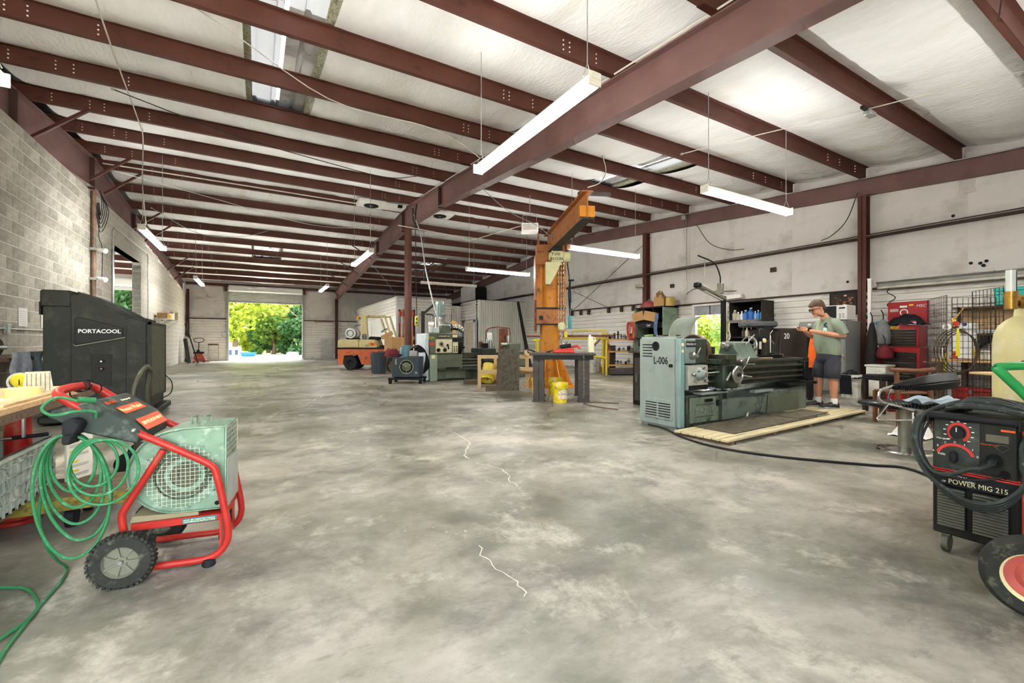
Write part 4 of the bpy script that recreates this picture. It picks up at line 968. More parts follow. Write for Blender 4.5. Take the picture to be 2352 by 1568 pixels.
m_plate = M('rusty_plate', '#5f594b', .75, .2, .22, 10, dirt=('#453d31', .4, 14))
m_card = M('cardboard', '#b08a5c', .8, 0, .08, 3)
m_tan = M('tan_box', '#c79a5a', .75, 0, .08, 4)
# ---- forklift (side on)
m_fktan = M('forklift_tan', '#c9b987', .45, 0, .1, 3, dirt=('#8b7c52', .18, 6))
m_fkor = M('forklift_orange', '#c9653c', .5, 0, .1, 3, dirt=('#7c4a33', .22, 6))
fk = T('forklift', 'tan and orange forklift truck with a gas bottle on the back', 'forklift', (3.36, 18.18, 0), YR0)
B('chassis', MB().prism([(-.5, .2), (-.28, .2), (-.27, .55), (.27, .58), (.42, .2), (1.5, .2), (1.5, .82), (-.5, .82)], -.45, .5, 'xz'), m_fkor, fk, .02)
B('chassis_band', MB().box(-.52, -.46, .8, 1.5, .51, .86), m_dark, fk)
B('counterweight', MB().prism([(-.52, .86), (-.5, 1.14), (-.42, 1.18), (.32, 1.18), (.32, .86)], -.45, .5, 'xz'), m_fktan, fk, .03)
B('side_cover', MB().prism([(.33, .86), (.33, 1.18), (.9, 1.18), (1.02, .9), (1.02, .86)], -.45, .5, 'xz'), m_fktan, fk, .015)
B('rear_guard_post', MB().prism([(.22, 1.2), (.42, 1.2), (.36, 2.1), (.26, 2.1)], .32, .42, 'xz'), m_fktan, fk, .01)
gp = B('rear_guard_post', MB().prism([(.4, .98), (.68, .98), (.6, 2.1), (.42, 2.1)], -.42, -.32, 'xz'), m_fktan, fk, .01)
lbp = B('name_plate', MB().prism([(.47, 1.0), (.64, 1.02), (.6, 1.4), (.45, 1.38)], -.435, -.425, 'xz'), M('navy_plate', '#3b4256', .4), gp)
for k, ch in enumerate('OHKO'): txt(ch, .09, (.535+.005*k, -.438, 1.34-.09*k), NY, m_cream, lbp)
bb = B('capacity_patch', MB().box(.72, -.456, .93, .95, -.451, 1.06), M('patch_orange', '#e07a2a', .5), fk)
txt('50', .11, (.835, -.459, .995), NY, m_dark, bb)
B('roof_rail', MB().box(.3, -.42, 2.06, 1.32, -.34, 2.12), m_fktan, fk)
B('roof_rail', MB().box(.3, .34, 2.06, 1.32, .42, 2.12), m_fktan, fk)
for x in (.4, .65, .9, 1.15): B('roof_bar', MB().box(x, -.36, 2.07, x+.04, .36, 2.11), m_fktan, fk)
for y in (-.38, .38): B('front_guard_post', MB().bar((1.3, y, 2.09), (1.62, y, 1.05), .07, .06), m_fktan, fk)
B('mast', MB().bar((1.05, 0, 2.0), (1.35, 0, 1.1), .06, .07), m_fktan, fk)
B('beacon', MB().cyl((.18, -.1, 1.98), (.18, -.1, 2.1), .07, .05, n=14), M('amber', '#e39a1c', .3), fk)
B('gas_bottle', MB().cyl((-.05, -.35, 1.42), (-.05, .35, 1.42), .2, n=24), m_white, fk, .03)
for y in (-.22, .18): B('bottle_strap', MB().rev([(.205, y-.03), (.21, y), (.205, y+.03)], (-.05, 0, 1.42), 24, 'y'), m_dark, fk)
B('bottle_collar', MB().rev([(.13, -.4), (.14, -.35), (.1, -.35)], (-.05, 0, 1.42), 20, 'y'), m_tool, fk)
B('bottle_cradle', MB().box(-.22, -.3, 1.17, .12, .3, 1.25), m_dark, fk)
B('seat', MB().prism([(.6, 1.18), (1.0, 1.18), (1.0, 1.28), (.66, 1.3)], -.25, .25, 'xz'), m_black, fk, .03)
B('steering_wheel', MB().tube([(1.2+.17*math.cos(a)*.75, .17*math.sin(a), 1.55+.17*math.cos(a)*.45) for a in [2*PI*k/16 for k in range(16)]], .014, 6, 1, True), m_black, fk)
B('steering_column', MB().cyl((1.2, 0, 1.55), (1.42, 0, 1.05), .03), m_dark, fk)
B('dash', MB().prism([(1.3, 1.0), (1.5, 1.0), (1.5, 1.25), (1.28, 1.42)], -.3, .3, 'xz'), m_fktan, fk)
for y in (-.4, .38):
    w_ = B('wheel', MB().rev([(.12, -.09), (.25, -.09), (.275, -.04), (.275, .04), (.25, .09), (.12, .09)], (.0, y, .275), 28, 'y'), m_black, fk)
    B('hub_disc', MB().rev([(.001, -.05), (.05, -.06), (.06, -.02), (.13, -.03), (.13, .03), (.001, .03)], (.0, y, .275), 20, 'y'), m_dark, w_)
for y in (-.4, .4): B('wheel', MB().cyl((1.45, y-.1, .3), (1.45, y+.1, .3), .3, n=24), m_black, fk)
B('mirror', MB().tube([(.38, -.42, 1.75), (.18, -.45, 1.7), (.16, -.45, 1.62)], .012, 6), m_dark, fk)
B('pedal_box', MB().box(1.1, -.3, .86, 1.5, .3, .95), m_dark, fk)
# ---- bin, cartons and other stock beside the column
tb = T('trash_can', 'ribbed dark grey plastic bin in front of the forklift', 'bin', (3.62, 15.3, 0))
m_bin = M('bin_grey', '#3d4349', .55, 0, .1, 6)
B('drum', MB().rev([(.001, 0), (.22, 0), (.26, .7), (.285, .7), (.285, .73), (.25, .73), (.21, .02), (.001, .02)], n=28), m_bin, tb)
for k in range(20):
    a = 2*PI*k/20; B('rib', MB().bar((.225*math.cos(a), .225*math.sin(a), .03), (.262*math.cos(a), .262*math.sin(a), .66), .02, .014, (math.cos(a), math.sin(a), 0)), m_bin, tb)
def carton(name, label, loc, rz, sx, sy, sz, mat, flap=True, grp=None):
    t = T(name, label, 'box', loc, rz, grp)
    B('box_body', MB().box(-sx/2, -sy/2, 0, sx/2, sy/2, sz), mat, t)
    B('tape', MB().box(-.025, -sy/2-.001, 0, .025, sy/2+.001, sz+.001), m_tan, t)
    if flap:
        B('flap', MB().bar((-sx/2, 0, sz), (-sx/2-.06, 0, sz+.14), sy, .005, (0, 1, 0)), mat, t)
        B('flap', MB().bar((sx/2, 0, sz), (sx/2+.08, 0, sz+.12), sy, .005, (0, 1, 0)), mat, t)
    return t
carton('carton', 'leaning brown carton on a timber stack beyond the grey bin', (4.6, 16.35, .76), .3, .9, .5, .5, m_card)
carton('carton', 'tall brown carton behind the pipe column', (6.2, 15.6, 1.12), -.4, .75, .5, .55, m_card)
carton('carton', 'orange crate under the tall brown carton', (6.2, 15.6, 0), -.4, .85, .6, 1.1, M('orange_crate', '#b5672e', .7), False)
tk = T('timber_stack', 'rough stack of timber balks in front of the forklift', 'timber', (4.55, 16.35, 0), YR0)
for k in range(5): B('balk', MB().box(-.65, -.3, k*.15, .65, .3, k*.15+.14), m_oldwood, tk, .01)
sp = T('cable_spool', 'small wooden cable spool beside the pipe column', 'spool', (5.35, 15.75, .4), YR0)
B('flange', MB().cyl((0, -.2, .3), (0, -.16, .3), .3, n=24), m_pine, sp); B('flange', MB().cyl((0, .16, .3), (0, .2, .3), .3, n=24), m_pine, sp); B('barrel', MB().cyl((0, -.16, .3), (0, .16, .3), .14, n=16), m_bwire, sp)
B('stand', MB().box(-.3, -.2, -.4, .3, .2, .02), m_oldwood, sp)
cc = T('clamp_rack', 'rack of long red-orange bar clamps hung by the office corner', 'rack', (5.65, 18.9, 0), YR0)
B('rail', MB().box(-.35, .02, 2.45, .4, .08, 2.53), m_tool, cc)
for x in (-.3, .35): B('post', MB().box(x-.03, .0, 0, x+.03, .1, 2.5), m_dark, cc)
m_clamp = M('clamp_red', '#b8472c', .5, 0, .15, 5)
for k in range(5):
    cl0 = B('clamp_bar', MB().box(-.28+k*.14, -.05, .55, -.24+k*.14, .0, 2.5), m_clamp, cc)
    B('clamp_jaw', MB().box(-.3+k*.14, -.14, 2.2, -.2+k*.14, .02, 2.42), m_clamp, cl0, .02); B('clamp_jaw', MB().box(-.3+k*.14, -.12, 1.1+.1*(k % 3), -.2+k*.14, .02, 1.25+.1*(k % 3)), m_clamp, cl0, .02)
    B('clamp_screw', MB().cyl((-.26+k*.14, -.1, 1.9), (-.26+k*.14, -.1, 2.3), .015), m_tool, cl0)
pdn = T('hoist_pendant', 'yellow push-button pendant hanging beside the pipe column', 'pendant', (4.6, 14.2, 0))
B('cable', MB().tube([(-.25, -.7, 5.2), (-.2, -.5, 4.6), (.0, 0, 2.2), (.02, .0, 1.9)], .012, 6, 5), m_bwire, pdn)
B('handset', MB().cb((0, 0, 1.78), (.13, .09, .34)), M('pendant_yellow', '#cfc65a', .5), pdn, .03)
B('button', MB().cyl((-.02, -.05, 1.85), (-.02, -.07, 1.85), .025).cyl((-.02, -.05, 1.72), (-.02, -.07, 1.72), .025), m_black, pdn)
B('hook_chain', MB().tube([(0, 0, 1.6), (.03, 0, 1.3), (.0, 0, 1.1)], .012, 6, 4), m_tool, pdn)
# steel stands by the column
bp = T('black_post_stand', 'black steel upright with an angled arm beside the pipe column', 'stand', (4.75, 14.0, 0), YR0)
B('upright', MB().box(-.05, -.05, 0, .05, .05, 2.1), m_dark, bp); B('arm', MB().bar((0, 0, 2.0), (.45, 0, 2.4), .09, .06), m_dark, bp)
B('base', MB().box(-.25, -.25, 0, .25, .25, .03), m_dark, bp); B('side_hose', MB().tube([(.1, 0, 2.0), (.35, -.05, 1.95), (.4, -.05, 1.5), (.38, -.05, .9)], .02, 6, 4), m_bwire, bp)
# ---- hydraulic power unit on casters
hu = T('hydraulic_unit', 'dark grey hydraulic power unit on casters with a round fan hole', 'machine', (2.98, 11.5, 0), YR0)
m_hu = M('unit_slate', '#3f4750', .5, .1, .12, 5)
B('cabinet', MB().box(.08, 0, .16, .79, .6, .7), m_hu, hu, .015)
B('fan_hole', MB().cyl((.46, -.012, .44), (.46, .01, .44), .165, n=32), m_darkhole, hu)
B('worn_ring', MB().rev([(.155, 0), (.18, -.004), (.178, .0)], (.46, -.01, .44), 36, 'y'), M('worn_lime', '#a9b48a', .6, 0, .4, 20), hu)
B('motor_face', MB().rev([(.001, -.02), (.03, -.022), (.04, -.01), (.09, -.008), (.12, .0)], (.46, -.012, .44), 24, 'y'), M('motor_olive', '#6a6c54', .5, .2, .3, 16), hu)
for k in range(3):
    a = .5+k*2.1; B('guard_arm', MB().bar((.46, -.022, .44), (.46+.16*math.cos(a), -.022, .44+.16*math.sin(a)), .02, .008), m_tool, hu)
B('level_gauge', MB().box(.17, -.012, .5, .2, .0, .64), M('gauge_olive', '#9aa37e', .5), hu)
B('name_tag', MB().box(.68, -.006, .26, .74, .0, .31), m_tool, hu)
B('skid', MB().box(.0, -.08, .1, .88, .02, .15).box(0, .5, .1, .88, .6, .15), m_dark, hu)
for x in (.05, .83):
    for y in (-.05, .52): B('caster', MB().cyl((x-.03, y, .06), (x+.03, y, .06), .06, n=16), m_black, hu)
B('valve_block', MB().box(.5, .1, .7, .72, .3, .86), m_tool, hu, .01)
B('gauge_stem', MB().cyl((.62, .15, .85), (.62, .15, 1.02), .02), m_chrome, hu)
B('filter_bowl', MB().cyl((.4, .25, .7), (.4, .25, 1.0), .13, n=20), M('filter_teal', '#5f8893', .4), hu)
mbh = MB()
rr_ = random.Random(8)
for k in range(7): mbh.tube([(.55+rr_.uniform(-.1, .1), .2, .86), (.75, .05+.1*k*.3, 1.0-.03*k), (.95, .1, .8), (.9+.02*k, .15, .45), (.85, .3, .25)], .016, 6, 4)
for k in range(3): mbh.tube([(.3, .2, .75), (.05, .0, .72-.06*k), (-.04, -.02, .5-.05*k), (.05, 0, .3)], .015, 6, 4)
B('pressure_hose', mbh, m_bwire, hu)
rg = T('red_rag', 'dark red shop rag heaped on the hydraulic unit', 'rag', (3.1, 11.66, .705), YR0)
def heap(w, d, h, seed, n=18):
    r = random.Random(seed); p = [r.uniform(0, 6) for _ in range(6)]
    def fn(u, v):
        x, y = (u-.5)*2, (v-.5)*2; e = max(0, 1-(x*x+y*y)**1.2)
        return (x*w/2, y*d/2, h*e*(.75+.25*math.sin(5*x+p[0])*math.cos(4*y+p[1]))+.012*math.sin(11*x+p[2])*math.sin(9*y+p[3])+.012)
    return MB().grid(fn, n, n)
B('cloth', heap(.42, .4, .26, 3), M('rag_red', '#6b1f26', .9, 0, .2, 8), rg)
jg = T('blue_drum', 'small pale blue drum standing on the hydraulic unit', 'drum', (3.44, 11.63, .705), YR0)
B('drum', MB().rev([(.001, 0), (.13, 0), (.13, .2), (.1, .24), (.05, .25), (.05, .28), (.001, .28)], n=22), M('drum_blue', '#7fa3b4', .4), jg)
# ---- second lathe (olive, behind)
l2 = T('lathe', 'olive green geared-head lathe with cream control plate beyond the jib crane', 'lathe', (4.15, 11.55, 0))
B('headstock', MB().box(-.05, 0, .74, .82, .8, 1.34), m_lathe2, l2, .03)
B('gear_cover', MB().box(-.16, .02, .02, -.05, .8, 1.32), M('cover_pale', '#c9d3da', .4), l2, .02)
B('pedestal', MB().box(-.05, -.04, 0, .18, .78, .74), M('machine_greygreen', '#8c9a88', .45, 0, .12, 4), l2, .02)
B('pedestal_body', MB().prism([(.18, 0), (1.05, 0), (1.05, .3), (.95, .34), (.95, .74), (.18, .74)], .02, .75, 'xz'), m_lathe2, l2, .01)
B('chip_tray', MB().box(.18, -.12, .3, 3.0, .85, .35), m_grime, l2)
B('base_cabinet', MB().box(1.05, .05, 0, 2.9, .7, .3), m_grime, l2)
B('pedestal', MB().box(2.7, .0, 0, 3.2, .75, .72), m_lathe2, l2, .02)
B('bed', MB().box(.95, .1, .42, 3.2, .66, .72), m_grime, l2)
for y in (.1, .56): B('bed_way', MB().box(.95, y, .72, 3.2, y+.1, .76), m_ways, l2)
B('lead_screw', MB().cyl((.95, .05, .58), (3.15, .05, .58), .022), m_ways, l2); B('feed_rod', MB().cyl((.95, .05, .49), (3.15, .05, .49), .018), m_ways, l2)
pl = B('control_plate', MB().box(.13, -.015, .78, .62, .0, 1.16), M('cream_plate', '#d6d2ae', .5), l2, .008)
for x, z, r in ((.29, .98+.05, .075), (.21, .86, .055), (.4, .86, .055), (.48, 1.0, .03)):
    dk = B('speed_dial', MB().cyl((x, -.03, z), (x, -.014, z), r, n=22), m_mesteel if r > .07 else m_dark, pl)
    B('dial_knob', MB().cyl((x, -.06, z), (x, -.03, z), r*.45, n=16), m_dark, dk)
B('dial_handle', MB().bar((.48, -.05, 1.0), (.5, -.05, .88), .03, .03), m_dark, pl)
B('dial_handle', MB().bar((.29, -.05, 1.02), (.4, -.05, .92), .02, .02), m_mesteel, pl)
nb = B('switch_panel', MB().box(.64, -.015, .78, .8, .0, 1.08), MATS['cream_plate'], l2, .006)
for k in range(6): B('push_button', MB().cyl((.685+.07*(k % 2), -.03, .83+.06*(k//2)), (.685+.07*(k % 2), -.014, .83+.06*(k//2)), .02, n=12), m_dark, nb)
B('meter', MB().box(.64, -.012, 1.1, .8, .0, 1.2), m_dark, l2)
np_ = B('name_plate', MB().box(.2, -.012, 1.2, .55, .0, 1.29), m_dark, l2, .006)
txt('DAINICHI', .075, (.375, -.014, 1.245), NY, m_cream, np_, off=.001)
B('sticker', MB().box(.64, -.008, 1.22, .78, .0, 1.29), m_cream, l2)
txt('SUN', .1, (-.0, -.003, 1.2), NY, m_yellowp, l2); B('sticker', MB().box(-.04, -.004, .99, .1, .0, 1.07), m_orange, l2)
B('sticker', MB().box(.0, -.045, .63, .1, -.04, .72), m_cream, l2)
B('chuck', MB().rev([(.001, 0), (.27, 0), (.29, .02), (.29, .16), (.27, .18), (.2, .2), (.1, .2), (.001, .2)], (.84, .38, 1.02), 36, 'x'), m_dark, l2)
for k in range(4):
    a = k*PI/2+.4; B('chuck_jaw', MB().bar((1.05, .38+.08*math.cos(a), 1.02+.08*math.sin(a)), (1.05, .38+.25*math.cos(a), 1.02+.25*math.sin(a)), .06, .06), m_dark, l2)
B('carriage', MB().box(1.55, -.08, .5, 2.0, .75, .9), m_grime, l2, .02); B('tool_post', MB().box(1.7, .2, .9, 1.88, .38, 1.05), m_dark, l2, .01)
B('tailstock', MB().box(2.6, .15, .76, 3.0, .6, 1.05), m_lathe2, l2, .03); B('quill', MB().cyl((2.4, .38, 1.0), (2.62, .38, 1.0), .06), m_mesteel, l2)
B('access_cover', MB().box(.42, .0, .06, .8, .015, .3), m_lathe2, l2, .006); B('kick_plate', MB().box(.2, -.01, .02, 1.0, .02, .05), m_dark, l2)
B('tray_lip', MB().box(.4, -.2, .35, .78, -.1, .38), m_dark, l2)
for x, c, w, h, lb in ((.08, '#dfe3e6', .05, .2, 'tall white bottle on the olive lathe'), (.22, '#c3d2d8', .09, .14, 'clear tub on the olive lathe'), (.5, '#5b6458', .14, .22, 'small grey toolbox on the olive lathe')):
    t = T('lathe_top_item', lb, 'container', (4.15+x, 11.8, 1.34)); B('vessel', MB().box(-w, -w*.7, 0, w, w*.7, h), M('it'+c, c, .4), t, .015); B('lid', MB().box(-w*.8, -w*.6, h, w*.8, w*.6, h+.02), m_white, t, .005)
# ---- milling machine behind it
ml = T('milling_machine', 'turret milling machine with a silver motor head behind the olive lathe', 'milling machine', (5.15, 13.3, 0), YR0)
B('column', MB().prism([(-.3, 0), (.3, 0), (.22, 1.5), (-.22, 1.5)], .1, .7, 'xz'), m_lathe2, ml, .03)
B('ram', MB().box(-.15, -.5, 1.5, .15, .7, 1.72), m_lathe2, ml, .03)
B('head', MB().cyl((0, -.5, 1.3), (0, -.5, 1.85), .17, n=20), m_mesteel, ml); B('motor', MB().rev([(.001, 0), (.17, 0), (.19, .03), (.19, .1), (.15, .13), (.15, .42), (.13, .48), (.001, .5)], (0, -.5, 1.85), 24), M('motor_silver', '#8a9a96', .35, .5), ml)
for k in range(14):
    a = 2*PI*k/14; B('cooling_fin', MB().bar((.155*math.cos(a), -.5+.155*math.sin(a), 2.0), (.155*math.cos(a), -.5+.155*math.sin(a), 2.24), .02, .01), MATS['motor_silver'], ml)
B('quill', MB().cyl((0, -.5, 1.1), (0, -.5, 1.3), .06), m_chrome, ml); B('side_motor', MB().cyl((-.16, -.5, 1.62), (-.34, -.5, 1.62), .09), m_white, ml)
B('knee', MB().box(-.2, -.55, .5, .2, .1, .9), m_lathe2, ml, .03); B('table', MB().box(-.65, -.65, .9, .65, -.3, 1.0), m_ways, ml, .01)
B('crank', MB().cyl((-.72, -.48, .95), (-.66, -.48, .95), .1, n=18), m_chrome, ml); B('base', MB().box(-.4, -.6, 0, .4, .75, .1), m_lathe2, ml, .02)
dfl = T('flex_duct', 'shiny flexible metal duct draped over the olive lathe chuck', 'duct', (4.9, 12.1, 1.35), 0)
B('duct', MB().tube([(-.12, 0, .14), (.08, 0, .17), (.28, -.02, .16), (.42, -.04, .08)], lambda u: .085+.006*math.sin(u*90), 14, 12), m_chrome, dfl)
B('duct_strap', MB().tube([(.05, -.1, .02), (.05, -.11, .22), (.05, .1, .24), (.05, .11, .02)], .008, 6, 4), m_dark, dfl)
# ---- oxy-acetylene rack of rusty bottles and a leaning pole
wrk = T('rod_rack', 'rusty rack of pipes, rods and silver cans before the corrugated office', 'rack', (7.06, 12.95, 0), YR0)
m_rust = M('deep_rust', '#7d4d3d', .8, .1, .25, 7, dirt=('#4d2f27', .3, 9))
B('rack_hoop', MB().tube([(-.45, 0, 0), (-.45, 0, 1.3), (-.4, 0, 1.5), (-.2, 0, 1.58), (.25, 0, 1.56), (.36, 0, 1.4), (.36, 0, 0)], .022, 8, 3), m_rust, wrk)
B('hanging_pelt', MB().grid(lambda u, w: (-.02+u*.3, -.05-.03*math.sin(u*9+w*4), .75+w*.78), 10, 8), m_rust, wrk)
for k, (x, r, h, mt) in enumerate(((-.62, .07, 1.1, m_rust), (-.42, .03, 1.2, m_chrome), (-.3, .05, 1.15, m_mesteel), (-.2, .04, 1.0, m_chrome), (.3, .09, 1.3, m_mesteel), (.12, .11, .85, m_rust))):
    B('standing_pipe', MB().cyl((x, -.12, 0), (x, -.12, h), r, n=14), mt, wrk)
B('shade', MB().box(-.42, -.06, 1.1, -.24, -.03, 1.4), m_tool, wrk); B('base', MB().box(-.7, -.25, 0, .45, .2, .05), m_dark, wrk)
lp_ = T('leaning_pole', 'dark square steel pole leaning on the corrugated office', 'pole', (8.1, 12.6, 0))
B('pole', MB().bar((0, 0, .05), (3.3, 6.35, 3.05), .12, .12), m_dark, lp_); B('pole_foot', MB().box(-.1, -.1, 0, .1, .1, .1), m_dark, lp_)
# ---- plate leaning on a wooden frame, tipped yellow bucket
pf = T('timber_trestle', 'pale timber trestle standing behind the steel plate', 'trestle', (5.05, 8.95, 0), YR0)
for x in (-.62, -.02, .5): B('post', MB().box(x-.04, -.04, 0, x+.04, .04, .78), m_pine, pf)
for z in (.35, .7): B('rail', MB().box(-.62, -.05, z, .62, .05, z+.08), m_pine, pf)
B('crossbar', MB().box(.2, -.3, .42, .62, .05, .5), m_pine, pf); B('top_block', MB().cyl((.5, -.12, .84), (.5, .1, .84), .07), m_pine, pf)
sp_ = T('steel_plate', 'dark rusty steel plate leaning upright left of the steel table', 'plate', (4.86, 8.52, 0), YR0+.05)
B('plate', MB().prism([(-.27, 0), (.25, 0), (.26, .9), (-.21, .93)], -.01, .012, 'xz'), m_plate, sp_)
B('foot_block', MB().box(-.5, -.05, 0, -.1, .06, .1), m_oldwood, sp_)
def pail(label, loc, rz=0, tilt=0, mat=None, r=.14, h=.36, lid=False, grp='plastic pails', lab=None):
    t = T('bucket', label, 'bucket', loc, rz, grp)
    t.rotation_euler = (tilt, 0, rz)
    B('pail', MB().rev([(.001, 0), (r*.88, 0), (r*.98, h*.8), (r*1.04, h*.8), (r*1.04, h), (r*.96, h), (r*.84, .02), (r*.3, .02), (.001, .02)], n=26), mat or m_ybk, t)
    for q in (.72, .86): B('ridge', MB().rev([(r*1.0, h*q-.008), (r*1.07, h*q), (r*1.0, h*q+.008)], n=26), mat or m_ybk, t)
    B('bail', MB().tube([(-r*1.06, 0, h*.85), (-r*.8, -r*.8, h*.55), (0, -r*1.12, h*.42), (r*.8, -r*.8, h*.55), (r*1.06, 0, h*.85)], .004, 6, 4), m_tool, t)
    if lab: B('label', MB().loft([[(r*.965*math.cos(a), r*.965*math.sin(a), z) for a in [math.radians(-150+k*12) for k in range(11)]] for z in (h*.2, h*.6)], False), lab, t)
    if lid: B('lid', MB().rev([(.001, h+.012), (r*1.06, h+.012), (r*1.06, h-.02)], n=26), mat, t)
    return t
m_lbl = M('peeled_label', '#ddd6bd', .7, 0, .25, 14, dirt=('#b0492c', .25, 16))
pail('front yellow bucket with a peeling label under the steel table', (4.75, 6.42, 0), .2, 0, m_ybk, lab=m_lbl)
pail('yellow bucket behind a table leg, farthest left', (5.0, 7.5, 0), .3, 0, m_ybk)
pail('yellow bucket between the two others under the table', (5.28, 7.3, 0), .4, 0, m_ybk)
tb_ = pail('yellow bucket tipped on its side by the olive lathe', (5.15, 10.0, .5), -.4, 0, m_ybk, .17, .44, lab=m_lbl)
tb_.rotation_euler = (math.radians(150), math.radians(8), -.5)
bbk = T('bench_crossrail', 'timber crosspiece propping the tipped bucket', 'timber', (5.05, 10.15, 0), YR0); B('rail', MB().box(-.5, -.05, 0, .5, .05, .1), m_oldwood, bbk); B('prop', MB().box(.28, -.04, .1, .36, .04, .72), m_pine, bbk)
# ---- jib crane
jb = T('jib_crane', 'orange pillar jib crane with a long boom reaching over the floor', 'crane', (6.24, 8.85, 0), YR0)
B('pillar', MB().cyl((0, 0, 0), (0, 0, 1.5), .24, n=32), m_crn, jb)
for k in range(8):
    a = 2*PI*k/8+.4; ca, sa = math.cos(a), math.sin(a)
    B('base_gusset', MB().prism([(.22, .02), (.58, .02), (.24, .85)], -.012, .012, 'xz').xf(Matrix.Rotation(a, 4, 'Z')), m_crn, jb)
B('base_plate', MB().cyl((0, 0, 0), (0, 0, .03), .64, n=32), m_crn, jb)
B('inner_pillar', MB().cyl((0, .05, 1.5), (0, .05, 3.2), .22, n=28), m_crn, jb)
for x in (-.35, .35): B('cheek_plate', MB().prism([(-.1, 1.3), (.45, 1.35), (.5, 3.2), (-.22, 3.2), (-.25, 2.6)], x-.02, x+.02, 'yz'), m_crn2 if x < 0 else m_crn, jb)
B('lower_band', MB().box(-.35, -.24, 1.53, .35, -.2, 1.9), m_crn2, jb, .006)
B('upper_band', MB().box(-.35, -.24, 2.95, .35, -.2, 3.25), m_crn2, jb, .006)
B('band_lip', MB().box(-.36, -.27, 1.88, .36, -.2, 1.92).box(-.36, -.27, 1.5, .36, -.2, 1.53), m_dark, jb)
B('side_flange', MB().box(-.39, -.3, 1.35, -.345, -.2, 2.1), m_rust, jb)
B('head_plate', MB().box(-.34, -.2, 3.2, .34, .3, 3.45), m_crn2, jb, .01)
B('head_ribs', MB().prism([(-.1, 3.45), (.3, 3.45), (.1, 3.8)], -.3, -.26, 'yz').prism([(-.1, 3.45), (.3, 3.45), (.1, 3.8)], .0, .04, 'yz'), m_crn2, jb)
B('bolt_plate', MB().box(-.28, -.225, 1.62, -.18, -.24, 1.72), m_dark, jb)
bdir = Vector((5.03-6.24, 5.98-8.85, 0)); bl = bdir.length; br = math.atan2(bdir.y, bdir.x)
B('web_plate', MB().box(-.34, -.06, 1.9, .34, -.03, 2.97), m_crn, jb)
B('top_brace', MB().box(-.34, -.2, 1.92, -.3, .3, 2.95).box(.3, -.2, 1.92, .34, .3, 2.95), m_crn, jb)
bo = B('boom', MB().box(-.25, -.008, 3.28, bl, .008, 3.74), m_crn2, jb, rot=(0, 0, br-YR0))
B('boom_flange', MB().box(-.25, -.1, 3.74, bl, .1, 3.76), m_crn2, bo); B('boom_flange', MB().box(-.25, -.1, 3.26, bl, .1, 3.28), m_beam, bo)
B('end_stop', MB().box(bl-.12, -.14, 3.3, bl-.02, .14, 3.5), m_crn, bo, .006)
B('end_arm', MB().box(bl-.3, -.1, 3.765, bl-.2, .5, 3.81), m_beam, bo)
sg = B('maker_sign', MB().box(1.2, .009, 3.42, 1.9, .013, 3.66), m_white, bo)
m_sgn = M('sign_red', '#b03038', .5); m_sgb = M('sign_blue', '#3a4a78', .5)
txt('SPANCO', .2, (1.52, .0145, 3.54), (PI/2, 0, PI), m_sgn, sg, ext=.0005); B('sign_square', MB().box(1.2, .0135, 3.45, 1.3, .0145, 3.62), m_sgb, sg)
# ---- chain hoist
hs_ = T('chain_hoist', 'cream electric chain hoist hanging from the jib boom', 'hoist', (6.0, 8.23, 0), YR0)
hb = B('body', MB().cb((.0, 0, 3.05), (.36, .3, .26)), m_hoist, hs_, .05, seg=2)
B('motor_end', MB().cyl((.15, 0, 3.05), (.3, 0, 3.05), .125, n=20), m_hoist, hb); B('trolley', MB().box(-.1, -.1, 3.16, .12, .1, 3.3), m_dark, hs_, .01)
txt('Yale', .12, (-.04, -.152, 3.1), NY, m_darkhole, hb); txt('EATON', .085, (-.02, -.152, 2.99), NY, m_darkhole, hb)
B('chain_bag', MB().prism([(-.27, 2.92), (.1, 2.94), (-.02, 2.65), (-.16, 2.4), (-.27, 2.4)], -.12, .02, 'xz'), m_hoist, hs_, .012)
lk = MB().tube([(0, 0, -.032), (.013, 0, -.018), (.013, 0, .018), (0, 0, .032), (-.013, 0, .018), (-.013, 0, -.018)], .005, 5, 2, True).me('chain_link')
for col, x in enumerate((.05, .11, .17)):
    for k in range(27):
        ob('chain_link', lk, m_mesteel, hs_, (x, -.02, 2.9-k*.052), (0, 0, (k % 2)*PI/2))
B('load_block', MB().cb((.11, -.02, 1.44), (.17, .1, .2)), m_hoist, hs_, .04)
B('hook', MB().tube([(.11, -.02, 1.35), (.12, -.02, 1.24), (.1, -.02, 1.15), (.13, -.02, 1.05), (.2, -.02, 1.03), (.24, -.02, 1.1)], lambda u: .03-.014*u, 8, 4), m_mesteel, hs_)
B('safety_latch', MB().box(.17, -.05, 1.2, .24, .01, 1.33), m_ybk, hs_)
B('control_cord', MB().tube([(.24, 0, 2.95), (.29, -.02, 2.5), (.27, -.02, 2.2), (.3, -.02, 1.7)], .012, 6, 5), m_dark, hs_)
B('control_handset', MB().cb((.3, -.02, 1.55), (.07, .06, .3)), M('teal_handset', '#3f9aa5', .5), hs_, .015)
cc2 = T('c_clamp', 'long dark bar clamp hung on the crane pillar', 'clamp', (6.55, 8.45, 0), YR0)
B('bar', MB().box(-.012, -.02, 1.95, .02, .02, 2.6), m_dark, cc2); B('jaw', MB().box(-.04, -.02, 2.56, .1, .02, 2.6), m_dark, cc2); B('screw', MB().cyl((.03, 0, 2.05), (.03, 0, 2.3), .012), M('clamp_blue', '#56708a', .5), cc2); B('hook_end', MB().tube([(0, 0, 1.95), (.03, 0, 1.86), (.06, 0, 1.9)], .01, 6, 3), m_dark, cc2)
